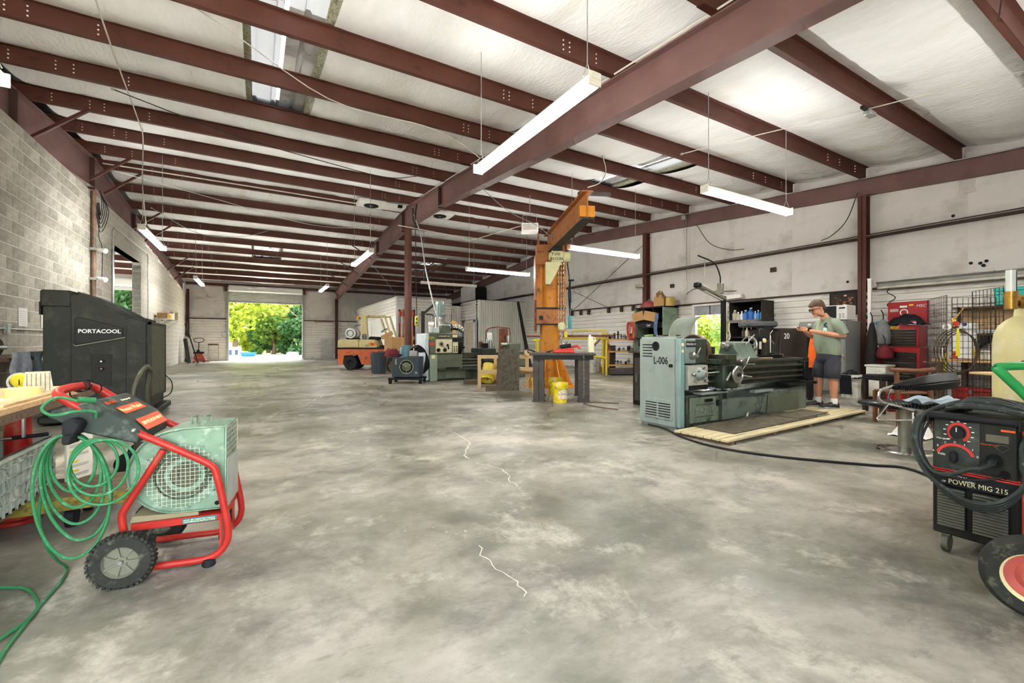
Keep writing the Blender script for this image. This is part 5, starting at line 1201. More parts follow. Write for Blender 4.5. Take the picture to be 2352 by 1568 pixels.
# ---- heavy steel table under the crane
stb = T('steel_table', 'heavy steel welding table on wide beam legs under the jib crane', 'table', (4.45, 6.65, 0), math.radians(-35))
B('top_plate', MB().box(-.16, -.06, .845, 1.02, 1.15, .885), m_beam, stb, .004)
B('apron', MB().box(-.1, -.03, .77, .98, -.0, .845).box(-.1, 1.1, .77, .98, 1.13, .845), m_dark, stb)
for x in (-.11, .71):
    for y in (0, .95):
        lg = B('leg', MB().box(x, y, 0, x+.2, y+.012, .845).box(x, y+.14, 0, x+.2, y+.152, .845).box(x+.094, y, 0, x+.106, y+.15, .845), m_beam, stb)
        B('foot_plate', MB().box(x-.02, y-.02, 0, x+.22, y+.17, .012), m_beam, lg)
B('hose_holder', MB().tube([(-.12, .1, .86), (-.22, .3, .9), (-.2, .5, .94), (-.1, .7, .9)], .012, 6, 4), m_bwire, stb)
lc = MB().tube([(0, 0, -.024), (.01, 0, -.013), (.01, 0, .013), (0, 0, .024), (-.01, 0, .013), (-.01, 0, -.013)], .004, 5, 2, True).me('chain_link')
hch = T('hanging_chain', 'steel chain hanging down from the front edge of the steel table', 'chain', (5.05, 6.12, 0))
for k in range(20): ob('chain_link', lc, m_mesteel, hch, (0, 0, .83-k*.038), (0, 0, (k % 2)*PI/2))
ang = T('angle_grinder', 'red and black power tool lying on the steel table', 'power tool', (5.0, 6.65, .886), math.radians(-25))
B('body', MB().loft([[(-.2, -.07, 0), (.22, -.08, 0), (.22, .08, 0), (-.2, .07, 0)], [(-.17, -.05, .07), (.17, -.06, .1), (.17, .06, .1), (-.17, .05, .07)]]), M('tool_red', '#c23a30', .5, 0, .1, 8), ang, .015)
B('motor', MB().cyl((-.05, 0, .1), (.14, 0, .13), .05), m_dark, ang); B('handle', MB().tube([(.14, 0, .1), (.26, 0, .13), (.32, -.02, .08)], .022, 8, 3), MATS['tool_red'], ang); B('cord', MB().tube([(-.2, 0, .05), (-.27, .06, .02), (-.3, .16, .015), (-.2, .25, .01)], .008, 6, 4), m_bwire, ang)
vs_ = T('bench_vise', 'small grey machine vise with bolts on the steel table', 'vise', (5.25, 7.0, .886), .4)
B('base', MB().box(-.1, -.07, 0, .1, .07, .05), m_dark, vs_, .01); B('jaw', MB().box(-.06, -.06, .05, .06, .06, .14), m_mesteel, vs_, .01); B('screw', MB().cyl((0, -.2, .09), (0, .1, .09), .015), m_mesteel, vs_)
jug = T('jug', 'cream plastic jug standing on the steel table', 'jug', (5.5, 6.45, .886), -.5)
B('bottle', MB().loft([[(-.06, -.045, 0), (.06, -.045, 0), (.06, .045, 0), (-.06, .045, 0)], [(-.06, -.045, .22), (.06, -.045, .22), (.06, .045, .22), (-.06, .045, .22)], [(-.05, -.03, .3), (.02, -.03, .31), (.02, .03, .31), (-.05, .03, .3)]]), M('jug_cream', '#dedbb8', .5), jug, .012)
B('cap', MB().cyl((-.02, 0, .3), (-.02, 0, .34), .022), m_white, jug); B('grip', MB().tube([(.02, 0, .3), (.08, 0, .27), (.07, 0, .18)], .012, 6, 3), MATS['jug_cream'], jug)
# ---- yellow pipe stand / bender behind
yb = T('pipe_stand', 'yellow tubular pipe rack with rusty pipe across it behind the crane', 'rack', (9.0, 11.3, 0), YR0)
m_yel = M('frame_yellow', '#c9b53a', .5, 0, .12, 5)
for x in (-1.25, 1.0):
    for y in (0, .5): B('post', MB().tube([(x, y, 0), (x, y, 1.2 if x < 0 else 1.42)], .04, 8), m_yel, yb)
B('top_bar', MB().tube([(-.1, 0, 1.2), (-.1, 0, 1.46), (1.0, 0, 1.46)], .025, 8), m_yel, yb)
B('side_rail', MB().tube([(-1.4, 0, 1.12), (-.6, 0, 1.2), (.2, 0, 1.2), (1.0, 0, 1.2)], .035, 8), m_yel, yb); B('side_rail', MB().tube([(-.3, 0, .6), (.6, 0, .62), (1.0, 0, .55)], .04, 8), m_yel, yb)
B('brace', MB().tube([(.25, 0, .6), (.8, 0, 1.18)], .03, 8), m_rust, yb); B('rusty_pipe', MB().cyl((-1.6, -.05, 1.27), (1.2, -.08, 1.29), .035), m_rust, yb)
B('brace', MB().tube([(1.0, 0, 1.1), (1.15, 0, .8)], .02, 6), m_rust, yb)
m_wbk = M('bucket_white', '#dad8cc', .5, 0, .08, 5, dirt=('#a8a48e', .2, 8))
for i, (x, y, lb) in enumerate(((9.75, 11.75, 'white bucket with dark writing beside the yellow rack'), (10.3, 12.0, 'white lidded bucket behind the one with writing'), (10.75, 12.3, 'white bucket nearest the wooden tool shelf'))):
    pb = pail(lb, (x, y, 0), .3*i, 0, m_wbk, .17, .5, lid=i > 0)
    if i == 0: txt('ABC', .12, (0, -.165, .25), NY, m_dark, pb)
bx_ = carton('carton', 'small brown carton on the floor by the white buckets', (10.75, 11.85, 0), .2, .3, .25, .2, m_card, False)
pw = T('steel_post', 'short dark steel box post standing by the tool shelf', 'post', (10.75, 11.55, 0)); B('tube', MB().box(-.12, -.12, 0, .12, .12, .95), m_beam, pw); B('cap', MB().box(-.125, -.125, .94, .125, .125, .96), m_dark, pw)
# ---- wooden tool shelf
ts = T('tool_shelf', 'rough timber shelf unit crowded with lathe tooling', 'shelf', (11.08, 11.35, 0), YR0)
for x in (-.55, .55):
    for y in (-.22, .22): B('upright', MB().box(x-.06, y-.04, 0, x+.06, y+.04, 1.2), m_tan, ts)
for z in (.25, .72, 1.14): B('shelf_board', MB().box(-.6, -.28, z, .6, .28, z+.05), m_tan, ts)
B('side_brace', MB().bar((-.7, -.25, .05), (-.5, -.25, 1.0), .06, .04), m_rust, ts)
rt = random.Random(12)
ORD = ('first', 'second', 'third', 'fourth', 'fifth', 'sixth', 'seventh', 'eighth', 'ninth')
for k in range(26):
    z = (.3, .77, 1.19)[k % 3]; x = -.48+.96*((k//3)/8.5); h = rt.uniform(.08, .3 if z > 1 else .2)
    t = T('tool_holder', f'steel cutter holder, {ORD[k//3]} from the near post on the {("lower", "middle", "top")[k % 3]} shelf of tooling', 'tool', (11.08+x*math.cos(YR0), 11.35+x*math.sin(YR0)+rt.uniform(-.1, .1), z), rt.uniform(0, 3), 'tooling on the timber shelf')
    B('shank', MB().cyl((0, 0, 0), (0, 0, h), rt.uniform(.02, .05), n=10), rt.choice((m_mesteel, m_dark, m_ways)), t); B('collar', MB().cyl((0, 0, h*.5), (0, 0, h*.62), .06, n=12), m_dark, t)
slab_ = T('surface_plate', 'heavy cast steel slab on the floor before the tool shelf', 'slab', (10.55, 10.6, 0), YR0); B('slab', MB().box(-.6, -.25, .02, .8, .3, .22), m_beam, slab_, .02); B('runner', MB().box(-.5, -.2, 0, .7, .25, .03), m_dark, slab_)
ap = T('arbor_press', 'small dark arbor press standing before the tool shelf', 'press', (10.7, 10.0, 0), YR0); B('base', MB().cyl((0, 0, 0), (0, 0, .28), .22, n=16), M('press_blue', '#3d4b5c', .5, 0, .2, 8), ap); B('upright', MB().box(-.06, -.06, .28, .06, .06, 1.0), m_dark, ap); B('head', MB().box(-.14, -.1, .95, .14, .1, 1.1), m_dark, ap, .02); B('lever', MB().cyl((0, -.15, .7), (.3, -.2, .72), .015), m_mesteel, ap)
# ================================================================ RIGHT SIDE
m_print = M('black_print', '#14161a', .6, 0, 0)
# ---- near lathe (grey-green, number L-006)
l1 = T('lathe', 'large grey-green engine lathe marked L-006 with a tall end cover', 'lathe', (4.5, 3.62, 0))
ec1 = B('end_cover', MB().prism([(.0, .0), (.0, 1.165), (.115, 1.165), (.115, .0)], .04, .67, 'xz'), m_lathe, l1, .03, seg=3)
B('cover_side', MB().prism([(.03, .02), (.03, 1.13), (.115, 1.15), (.115, .02)], .01, .05, 'xz'), M('machine_blue_green', '#7d9c98', .4, .05, .1, 3), l1, .01)
txt('L-006', .13, (-.002, .29, .85), NX, m_print, ec1, sx=.78, off=.002)
pr1 = B('spindle_port', MB().rev([(.035, .0), (.055, -.006), (.062, .0)], (-.002, .37, 1.04), 24, 'x'), m_dark, ec1); B('port_hole', MB().cyl((-.003, .37, 1.04), (.002, .37, 1.04), .045, n=20), m_darkhole, ec1)
for k in range(5): B('vent_slot', MB().box(-.006, .43, .9+k*.038, .002, .59, .912+k*.038), m_dark, ec1)
B('door_knob', MB().cyl((-.03, .12, .795), (.0, .12, .795), .022, n=14), m_dark, ec1)
gp_ = B('vent_panel', MB().box(-.012, .1, .1, .004, .56, .36), m_lathe, ec1, .02)
for c in (0, 1):
    for k in range(6): B('vent_slot', MB().box(-.016, .13+c*.215, .135+k*.033, -.01, .315+c*.215, .147+k*.033), m_dark, gp_)
for z in (1.06, .98): B('round_badge', MB().cyl((.07, .004, z), (.07, .012, z), .022, n=18), m_cream, l1)
B('headstock', MB().box(.13, .06, .8, .62, .62, 1.14), m_grime, l1, .02)
hf = B('headstock_face', MB().box(.14, .02, .82, .34, .07, 1.13), m_lathe, l1, .01)
pn1 = B('name_plate', MB().box(.15, .014, 1.03, .33, .021, 1.1), m_print, hf); txt('MAZAK D', .04, (.24, .012, 1.065), NY, m_white, pn1)
B('gear_lever', MB().rev([(.001, -.1), (.02, -.1), (.022, -.06), (.045, -.05), (.05, 0)], (.25, .02, .92), 18, 'y'), m_mesteel, hf); B('lever_bar', MB().cyl((.25, -.06, .92), (.32, -.06, 1.02), .007), m_mesteel, hf)
B('faceplate', MB().rev([(.001, -.03), (.2, -.03), (.235, -.02), (.235, .05), (.2, .06), (.001, .06)], (.72, .34, .96), 40, 'x'), m_dark, l1); B('faceplate_rim', MB().rev([(.225, .055), (.238, .05), (.238, -.02), (.225, -.025)], (.72, .34, .96), 40, 'x'), M('worn_rim', '#6d5a48', .4, .5, .2, 10), l1)
for k in range(4):
    a = k*PI/2+.3; B('chuck_jaw', MB().bar((.8, .34+.06*math.cos(a), .96+.06*math.sin(a)), (.8, .34+.2*math.cos(a), .96+.2*math.sin(a)), .05, .06), m_mesteel, l1)
gb1 = B('feed_gearbox', MB().box(.13, -.03, .49, .5, .5, .8), m_lathe, l1, .01)
fp = B('gearbox_face', MB().box(.135, -.036, .55, .495, -.028, .795), M('face_cream', '#b9b6a8', .45, .2, .1, 8, dirt=('#7d7b6c', .25, 12)), gb1)
B('chart_plate', MB().box(.135, -.036, .49, .495, -.028, .55), m_dark, gb1)
B('feed_dial', MB().rev([(.001, -.11), (.03, -.11), (.045, -.1), (.05, -.06), (.075, -.04), (.085, 0)], (.32, -.035, .69), 26, 'y'), m_lathe, gb1); B('dial_cap', MB().cyl((.32, -.15, .69), (.32, -.1, .69), .032, n=18), m_mesteel, gb1)
for x, z in ((.2, .69), (.44, .6)): B('feed_knob', MB().sph((x, -.06, z), .025), m_mesteel, gb1); 
B('feed_lever', MB().cyl((.36, -.09, .7), (.6, -.12, .71), .01), m_mesteel, gb1); B('pointer_lever', MB().cyl((.25, -.08, .72), (.38, -.08, .77), .007), m_dark, gb1)
cb1 = B('front_cabinet', MB().box(.13, -.01, .02, .84, .6, .42), m_grime, l1, .01)
dp = B('cabinet_door', MB().box(.17, -.022, .07, .74, -.008, .39), M('machine_olive_worn', '#6c7868', .5, .05, .2, 5, dirt=('#3d4439', .3, 6)), cb1, .006)
for ch, x in zip('MAZAK', (.31, .39, .46, .53, .6)): txt(ch, .1, (x, -.026, .22), NY, M('emboss', '#7d8a78', .5, .1), dp, ext=.004)
B('bead', MB().box(.28, -.026, .29, .64, -.02, .3), m_grime, dp); B('bead', MB().box(.28, -.026, .14, .64, -.02, .15), m_grime, dp)
for k in range(3): B('push_button', MB().cyl((.47+k*.055, -.04, .345), (.47+k*.055, -.02, .345), .02, n=14), m_dark, dp)
B('switch', MB().box(.69, -.04, .26, .74, -.02, .34), m_print, cb1)
B('cabinet_ledge', MB().box(.36, -.05, .42, .9, .1, .45), m_lathe, cb1, .004)
B('bed', MB().prism([(.5, .5), (3.05, .5), (3.05, .8), (.5, .8)], .06, .6, 'xz'), m_grime, l1)
for y in (.04, .5): B('bed_way', MB().box(.5, y, .8, 3.05, y+.12, .84), m_ways, l1, .004)
B('bed_end', MB().box(2.98, .0, .46, 3.06, .66, .85), m_dark, l1, .01)
for z, r in ((.74, .02), (.66, .016), (.58, .018)): B('feed_rod', MB().cyl((.5, .0, z), (2.98, .0, z), r), m_ways, l1)
B('rod_bracket', MB().box(2.85, -.04, .52, 2.97, .1, .8), m_dark, l1, .01)
ap1 = B('apron', MB().box(.68, -.14, .49, 1.0, .06, .8), m_grime, l1, .02)
B('saddle', MB().box(.66, -.1, .8, 1.1, .64, .87), m_grime, ap1, .01); B('cross_slide', MB().box(.72, -.16, .86, .92, .5, .93), m_ways, ap1, .008)
B('handwheel', MB().tube([(.88+.1*math.cos(a), -.2, .67+.1*math.sin(a)) for a in [2*PI*k/28 for k in range(28)]], .016, 8, 1, True).rev([(.001, -.21), (.09, -.2), (.09, -.19), (.001, -.18)], (.88, 0, .67), 24, 'y'), m_mesteel, ap1)
B('wheel_hub', MB().cyl((.88, -.23, .67), (.88, -.14, .67), .025), m_dark, ap1); B('cross_dial', MB().cyl((1.04, -.2, .83), (1.04, -.1, .83), .05, n=20), m_mesteel, ap1)
for k in range(4):
    a = k*1.3; B('cross_handle', MB().cyl((1.06, -.2, .8), (1.06+.16*math.cos(a), -.22, .8+.1*math.sin(a)), .011), m_chrome, ap1)
B('apron_plate', MB().box(1.0, -.12, .49, 1.08, .0, .58), m_mesteel, ap1); B('half_nut_lever', MB().cyl((1.0, -.16, .66), (1.18, -.2, .63), .012), m_chrome, ap1); B('apron_lever', MB().cyl((.72, -.15, .6), (.78, -.17, .7), .012), m_lathe, ap1)
B('tool_post', MB().box(.78, .15, .93, .92, .3, 1.03), m_dark, ap1, .01); B('taper_bar', MB().box(.72, .55, .84, 1.25, .66, .95), m_lathe, l1, .01); B('bar_end', MB().cyl((1.25, .6, .9), (1.34, .6, .9), .03), m_chrome, l1)
ts1 = B('tailstock', MB().loft([[(1.4, .12, .84), (1.95, .12, .84), (1.95, .55, .84), (1.4, .55, .84)], [(1.5, .15, .9), (1.9, .15, .9), (1.9, .52, .9), (1.5, .52, .9)], [(1.45, .2, 1.0), (1.9, .2, 1.0), (1.9, .46, 1.0), (1.45, .46, 1.0)], [(1.45, .22, 1.1), (1.85, .22, 1.1), (1.85, .44, 1.1), (1.45, .44, 1.1)]]), M('machine_midgreen', '#6d7c70', .45, .05, .15, 4, dirt=('#4b554b', .25, 6)), l1, .02)
B('quill', MB().rev([(.001, 0), (.03, 0), (.035, .02), (.06, .04), (.065, .12)], (1.34, .32, 1.04), 20, 'x'), m_mesteel, ts1)
B('tail_handwheel', MB().tube([(1.98, .32+.12*math.cos(a), 1.05+.12*math.sin(a)) for a in [2*PI*k/24 for k in range(24)]], .015, 8, 1, True), m_mesteel, ts1)
for k in range(4):
    a = k*PI/2; B('wheel_spoke', MB().cyl((1.97, .32, 1.05), (1.98, .32+.11*math.cos(a), 1.05+.11*math.sin(a)), .011), m_mesteel, ts1)
B('wheel_grip', MB().cyl((1.98, .32, 1.17), (2.06, .32, 1.17), .012), m_dark, ts1); B('clamp_lever', MB().cyl((1.7, .2, 1.05), (1.75, .1, 1.2), .008), m_mesteel, ts1)
B('chip_pan', MB().box(.84, .02, .0, 1.78, .1, .32).box(.84, .55, .0, 1.78, .6, .36).box(.84, .02, .0, 1.78, .6, .05), M('pan_green', '#6d786c', .45, .2, .2, 4, dirt=('#3a4038', .3, 5)), l1)
B('pan_ledge', MB().box(1.5, -.06, .38, 1.95, .02, .42), m_lathe, l1, .004)
tl1 = B('tail_pedestal', MB().prism([(1.72, .02), (2.98, .02), (2.98, .5), (2.9, .42), (1.85, .36)], .0, .6, 'xz'), MATS['pan_green'], l1, .01)
B('pedestal_panel', MB().prism([(1.86, .05), (2.72, .05), (2.72, .33), (1.9, .33)], -.02, .0, 'xz'), m_lathe2, tl1, .01); B('tail_shelf', MB().box(2.3, -.1, .44, 3.1, .1, .48), m_dark, l1, .004)
B('pump', MB().box(1.4, -.1, .02, 1.7, .02, .1), m_grime, l1, .02); B('pump_elbow', MB().tube([(1.32, -.05, .02), (1.34, -.05, .12), (1.4, -.05, .08)], .02, 8, 3), m_mesteel, l1)
B('leveling_foot', MB().cyl((.86, -.03, 0), (.86, -.03, .04), .03), m_mesteel, l1)
for x, w, lb, c in ((.9, .45, 'white shop towel lying in the chip tray of the near lathe', '#d5dce6'),):
    t = T('shop_towel', lb, 'towel', (4.5+x, 3.72, .455)); B('cloth', heap(.5, .25, .09, 4), M('towel', c, .9), t)
    for k in range(5): B('fold', MB().tube([(-.22, -.08+.04*k, .03), (0, -.09+.04*k, .1), (.22, -.08+.03*k, .03)], .01, 5, 4), MATS['towel'], t)
t = T('boring_bar', 'long grey square bar lying on the lathe bed', 'bar', (6.5, 3.95, .845), .02); B('bar', MB().box(0, 0, 0, .95, .05, .04), m_dark, t); B('tip', MB().box(.95, .0, 0, 1.0, .05, .05), m_mesteel, t)
t = T('scale_rule', 'pale wooden rule lying on the lathe bed', 'ruler', (6.35, 3.8, .845), -.02); B('stick', MB().box(0, 0, 0, .5, .03, .012), m_pine, t); B('end_clip', MB().box(-.01, 0, 0, .02, .03, .016), m_tool, t)
mi = T('indicator_stand', 'magnetic indicator stand on the lathe bed near the man', 'gauge', (7.25, 4.05, .845)); B('base', MB().cb((0, 0, .035), (.09, .06, .07)), m_dark, mi, .006); B('post', MB().cyl((0, 0, .07), (0, 0, .36), .009), m_chrome, mi); B('arm', MB().cyl((0, 0, .28), (-.16, 0, .25), .006), m_chrome, mi); B('dial', MB().cyl((-.17, -.012, .27), (-.17, .012, .27), .035, n=18), m_cream, mi); txt('C', .045, (.02, -.032, .035), NY, m_white, mi)
for k in range(6):
    t = T('spanner', f'{ORD[k]} small {("dark", "bright")[k % 2]} spanner from the front on the lathe end cover', 'spanner', (4.56, 3.69+k*.1, 1.167), 0, 'spanners on the near lathe'); m_ = m_mesteel if k % 2 else m_dark
    B('shank', MB().bar((.0+.01*k, -.03, .01), (.05-.02*(k % 2), .05, .01), .014, .012), m_, t); B('jaw', MB().cyl((.05-.02*(k % 2), .055, .003), (.05-.02*(k % 2), .055, .017), .014, n=10), m_, t)
t = T('screwdriver', 'green-handled screwdriver on the lathe end cover', 'screwdriver', (4.6, 4.13, 1.182)); B('handle', MB().cyl((0, 0, 0), (.01, .1, 0), .015), M('green_handle', '#7d9a4a', .4), t); B('blade', MB().cyl((.01, .1, 0), (.02, .17, 0), .005), m_mesteel, t)
# curved sheet guard on a post behind the headstock
gd = T('splash_guard', 'curved sheet-metal splash guard standing behind the lathe headstock', 'guard', (6.15, 4.75, 0))
gd.scale = (.8, .8, 1)
B('post', MB().cyl((-.1, 0, 0), (-.1, 0, 1.38), .02), m_mesteel, gd)
B('foot', MB().box(-.2, -.15, 0, .1, .15, .03), m_dark, gd)
B('curved_sheet', MB().grid(lambda u, w: (-.28+.28*(1-math.cos(u*1.5))*1.6, -.25+w*.55, 1.17+.34*math.sin(u*1.5)), 14, 6), M('guard_sheet', '#8d958b', .4, .3, .1, 5), gd)
# lathe lamp on a stand with a spring cord
lm = T('machine_lamp', 'long-armed tube lamp on a dark post behind the near lathe', 'lamp', (6.68, 4.5, 0))
B('post', MB().box(-.03, -.03, 0, .03, .03, 1.85), m_dark, lm); B('base', MB().cyl((0, 0, 0), (0, 0, .03), .2, n=20), m_dark, lm)
B('lamp_tube', MB().bar((.02, 0, 1.8), (-.62, 0, 1.98), .1, .065), M('lamp_khaki', '#7b786a', .45, .2), lm, .015); B('lamp_cap', MB().bar((-.62, 0, 1.98), (-.7, 0, 2.0), .11, .08), m_dark, lm, .015); B('lens', MB().bar((-.5, 0, 1.905), (-.05, 0, 1.78), .06, .01), m_white, lm)
B('switch_box', MB().box(-.11, -.05, 1.88, -.05, .05, 2.06), MATS['lamp_khaki'], lm, .01); B('whip', MB().tube([(-.08, 0, 2.06), (-.1, 0, 2.2), (-.25, 0, 2.38), (-.65, 0, 2.46)], .012, 6, 5), m_dark, lm); B('chain', MB().tube([(-.5, 0, 2.42), (-.48, 0, 2.3), (-.5, 0, 2.15)], .006, 5, 3), m_tool, lm)
# slatted platform and rubber mat
pf1 = T('duckboard', 'long slatted timber duckboard on the floor along the near lathe', 'duckboard', (4.27, 2.83, 0), math.radians(3))
for k in range(7): B('slat', MB().box(0, .0+k*.095, .035, 3.7, .082+k*.095, .06), M('pale_slat', '#cbbd97', .8, 0, .15, 4, stretch=(.6, 9, 9), dirt=('#8c7d5c', .2, 5)), pf1, .003)
for x in (.05, .95, 1.85, 2.75, 3.6): B('bearer', MB().box(x, 0, 0, x+.08, .66, .035), m_oldwood, pf1)
mt = T('rubber_mat', 'dirty brown rubber mat laid over the duckboard', 'mat', (4.62, 2.98, .061), math.radians(3))
m_mat = M('mat_brown', '#575143', .9, 0, .2, 20, dirt=('#787058', .25, 12))
B('mat_tile', MB().box(0, .0, 0, 1.05, .5, .012), m_mat, mt); B('mat_tile', MB().box(1.06, .02, 0, 2.1, .52, .012), m_mat, mt); B('mat_tile', MB().box(1.6, .04, .012, 2.5, .38, .02), m_mat, mt)
mbt = MB()
for k in range(24): mbt.box(1.0+k*.06, -.015, 0, 1.03+k*.06, .0, .01)
o = B('edge_teeth', mbt, m_mat, mt); o['kind'] = 'stuff'
# ---- open cabinet with blue bottles
m_cab = M('cabinet_dark', '#35322d', .55, .2, .15, 5, dirt=('#55483a', .2, 5))
bc1 = T('parts_cabinet', 'tall dark steel cabinet with open shelves of blue and white bottles', 'cabinet', (11.4, 7.05, 0))
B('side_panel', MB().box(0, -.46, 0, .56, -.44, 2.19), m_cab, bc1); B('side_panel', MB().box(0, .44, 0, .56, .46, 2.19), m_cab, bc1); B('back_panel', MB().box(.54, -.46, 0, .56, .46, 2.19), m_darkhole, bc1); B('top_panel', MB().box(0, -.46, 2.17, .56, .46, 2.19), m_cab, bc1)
for z in (.1, .95, 1.2, 1.66): B('shelf', MB().box(.0, -.44, z, .54, .44, z+.025), m_cab, bc1)
B('shelf_lip', MB().box(-.02, -.44, 1.61, .0, .44, 1.69), M('lip_grey', '#6b6a66', .5, .3), bc1); B('shelf_tag', MB().box(-.024, -.05, 1.63, -.02, .08, 1.67), M('tag_tan', '#b5834e', .7), bc1)
bt = [('#b9b6a0', .38, .1, .26, 'cloudy jug, first on the shelf of blue bottles'), ('#c9c6ae', .28, .07, .2, 'cream bottle beside the cloudy jug'), ('#dfe4ea', .18, .06, .22, 'white bottle left of the blue cans'), ('#3d7cc0', .07, .09, .24, 'bright blue can with a ring mark'), ('#2f62ad', -.08, .11, .3, 'large deep blue pack on the bottle shelf'), ('#7fa9d0', -.2, .05, .2, 'pale blue bottle beside the deep blue pack'), ('#4f8cc8', -.28, .06, .22, 'mid blue bottle near the cabinet side'), ('#5aa0d6', -.38, .06, .25, 'tall sky blue bottle at the cabinet side')]
for c, y, r, h, lb in bt:
    t = T('bottle', lb, 'bottle', (11.55, 7.05+y, 1.686), 0, 'bottles in the parts cabinet'); m_ = M('btl'+c, c, .35)
    B('flask', MB().rev([(.001, 0), (r*.75, 0), (r*.78, h*.7), (r*.4, h*.85), (r*.3, h)], n=16), m_, t); B('cap', MB().cyl((0, 0, h), (0, 0, h+.03), r*.32, n=12), m_white, t)
for c, y, lb in (('#d8762e', -.12, 'orange squirt bottle on the lower cabinet shelf'), ('#b07a3a', -.3, 'amber bottle on the lower cabinet shelf'), ('#2f6fb0', -.38, 'blue spray can on the lower cabinet shelf'), ('#3a302a', .1, 'brown bottle on the lower cabinet shelf'), ('#c0bca8', .0, 'pale squeeze bottle on the lower cabinet shelf')):
    t = T('bottle', lb, 'bottle', (11.5, 7.05+y, 1.226), 0, 'bottles on the lower cabinet shelf'); m_ = M('btl'+c, c, .35); B('flask', MB().rev([(.001, 0), (.05, 0), (.05, .15), (.02, .2), (.015, .24)], n=14), m_, t); B('nozzle', MB().cyl((0, 0, .24), (0, 0, .28), .012, .004), m_white, t)
for y, c, lb in ((.5, '#b0a93a', 'yellow tool hanging on the cabinet edge'), (.42, '#c9c8c0', 'white cord hanging on the cabinet edge'), (-.36, '#2a2a2a', 'dark strap hanging inside the cabinet')):
    t = T('hanging_tool', lb, 'tool', (11.37, 7.05+y, 1.1), 0); B('tool', MB().tube([(0, 0, .55), (0, .02, .35), (0, -.02, .15), (0, .01, .05)], .018, 6, 3), M('hng'+c, c, .5), t); B('hook', MB().tube([(0, 0, .55), (0, .03, .6), (.03, .03, .58)], .006, 5, 2), m_tool, t)
# ---- small green cabinet with pigeon holes
gc = T('pigeonhole_cabinet', 'green steel cabinet with dark pigeon holes behind the near lathe', 'cabinet', (11.15, 10.2, 0))
m_gcab = M('cabinet_green', '#7d917d', .5, 0, .12, 4, dirt=('#5d6b5c', .2, 5))
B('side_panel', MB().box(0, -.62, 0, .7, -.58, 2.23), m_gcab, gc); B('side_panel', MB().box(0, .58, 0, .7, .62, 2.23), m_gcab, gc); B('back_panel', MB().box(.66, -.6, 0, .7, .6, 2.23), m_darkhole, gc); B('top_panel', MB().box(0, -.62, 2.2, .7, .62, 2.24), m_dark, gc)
for z in (.6, 1.2, 1.72, 1.85): B('shelf', MB().box(0, -.58, z, .66, .58, z+.02), m_dark, gc)
for y in (-.2, .2): B('divider', MB().box(0, y-.01, 1.87, .66, y+.01, 2.2), m_dark, gc)
tp_ = B('tap_drawer', MB().box(-.05, -.58, 1.55, .02, .4, 1.7), m_dark, gc); txt('TAP', .1, (-.053, -.05, 1.62), NX, m_white, tp_)
fd = T('folded_card', 'opened-out brown card lying across the pigeon holes', 'card', (11.05, 10.3, 1.875)); B('sheet', MB().bar((0, -.5, .0), (0, .0, .1), .3, .006, (1, 0, 0)), m_card, fd); B('sheet', MB().bar((0, .02, .1), (0, .5, .02), .3, .006, (1, 0, 0)), m_card, fd)
rh_ = T('funnel_hood', 'dull red metal funnel hood on top of the green cabinet', 'hood', (11.45, 10.45, 2.24)); B('cone', MB().rev([(.3, 0), (.29, .04), (.14, .2), (.05, .24), (.001, .24)], n=26), M('hood_red', '#9c4a48', .5), rh_); B('handle', MB().cyl((0, 0, .24), (0, 0, .29), .02), m_tool, rh_)
carton('carton', 'open brown carton on top of the green cabinet', (11.45, 9.95, 2.24), .3, .3, .34, .33, m_card)
yc = T('paint_tin', 'yellow-brown tin beside the carton on the green cabinet', 'tin', (11.5, 9.62, 2.24)); B('tin', MB().cyl((0, 0, 0), (0, 0, .28), .14, n=22), M('tin_yellow', '#b89a52', .5), yc); B('rim', MB().rev([(.14, .28), (.147, .285), (.14, .29), (.12, .28)], n=22), m_tool, yc)
oc = T('extension_cord', 'bundle of orange extension cord hung on the green cabinet', 'cord', (11.0, 10.78, 1.45))
for k in range(5): B('cord_loop', MB().tube([(.03*math.sin(a*2+k)-.02*k, .13*math.sin(a)+.02*(k-2), .3*math.cos(a)) for a in [2*PI*j/10 for j in range(10)]], .016, 6, 4, True), M('cord_orange', '#b5452e', .5), oc)
br = T('blue_rag', 'blue and white rag hanging from the pigeon holes', 'rag', (11.0, 9.75, 1.3)); B('cloth', MB().grid(lambda u, w: (.02*math.sin(u*8), -.08+u*.16+.03*math.sin(w*5), w*.7), 6, 10), M('rag_blue', '#5a6a8c', .9, 0, .3, 9), br); B('hook', MB().cyl((0, 0, .68), (.1, 0, .7), .006), m_tool, br)
# small machine stand between
st1 = T('tool_stand', 'narrow dark cabinet standing just behind the lathe end cover', 'cabinet', (6.0, 5.32, 0)); B('body', MB().box(-.3, -.25, 0, .3, .25, .9), m_dark, st1, .01); B('top', MB().box(-.36, -.3, .9, .36, .3, .94), m_beam, st1, .005); B('door_panel', MB().box(-.315, -.2, .08, -.3, .2, .82), m_beam, st1, .005); B('door_handle', MB().box(-.335, .12, .4, -.315, .15, .55), m_tool, st1)
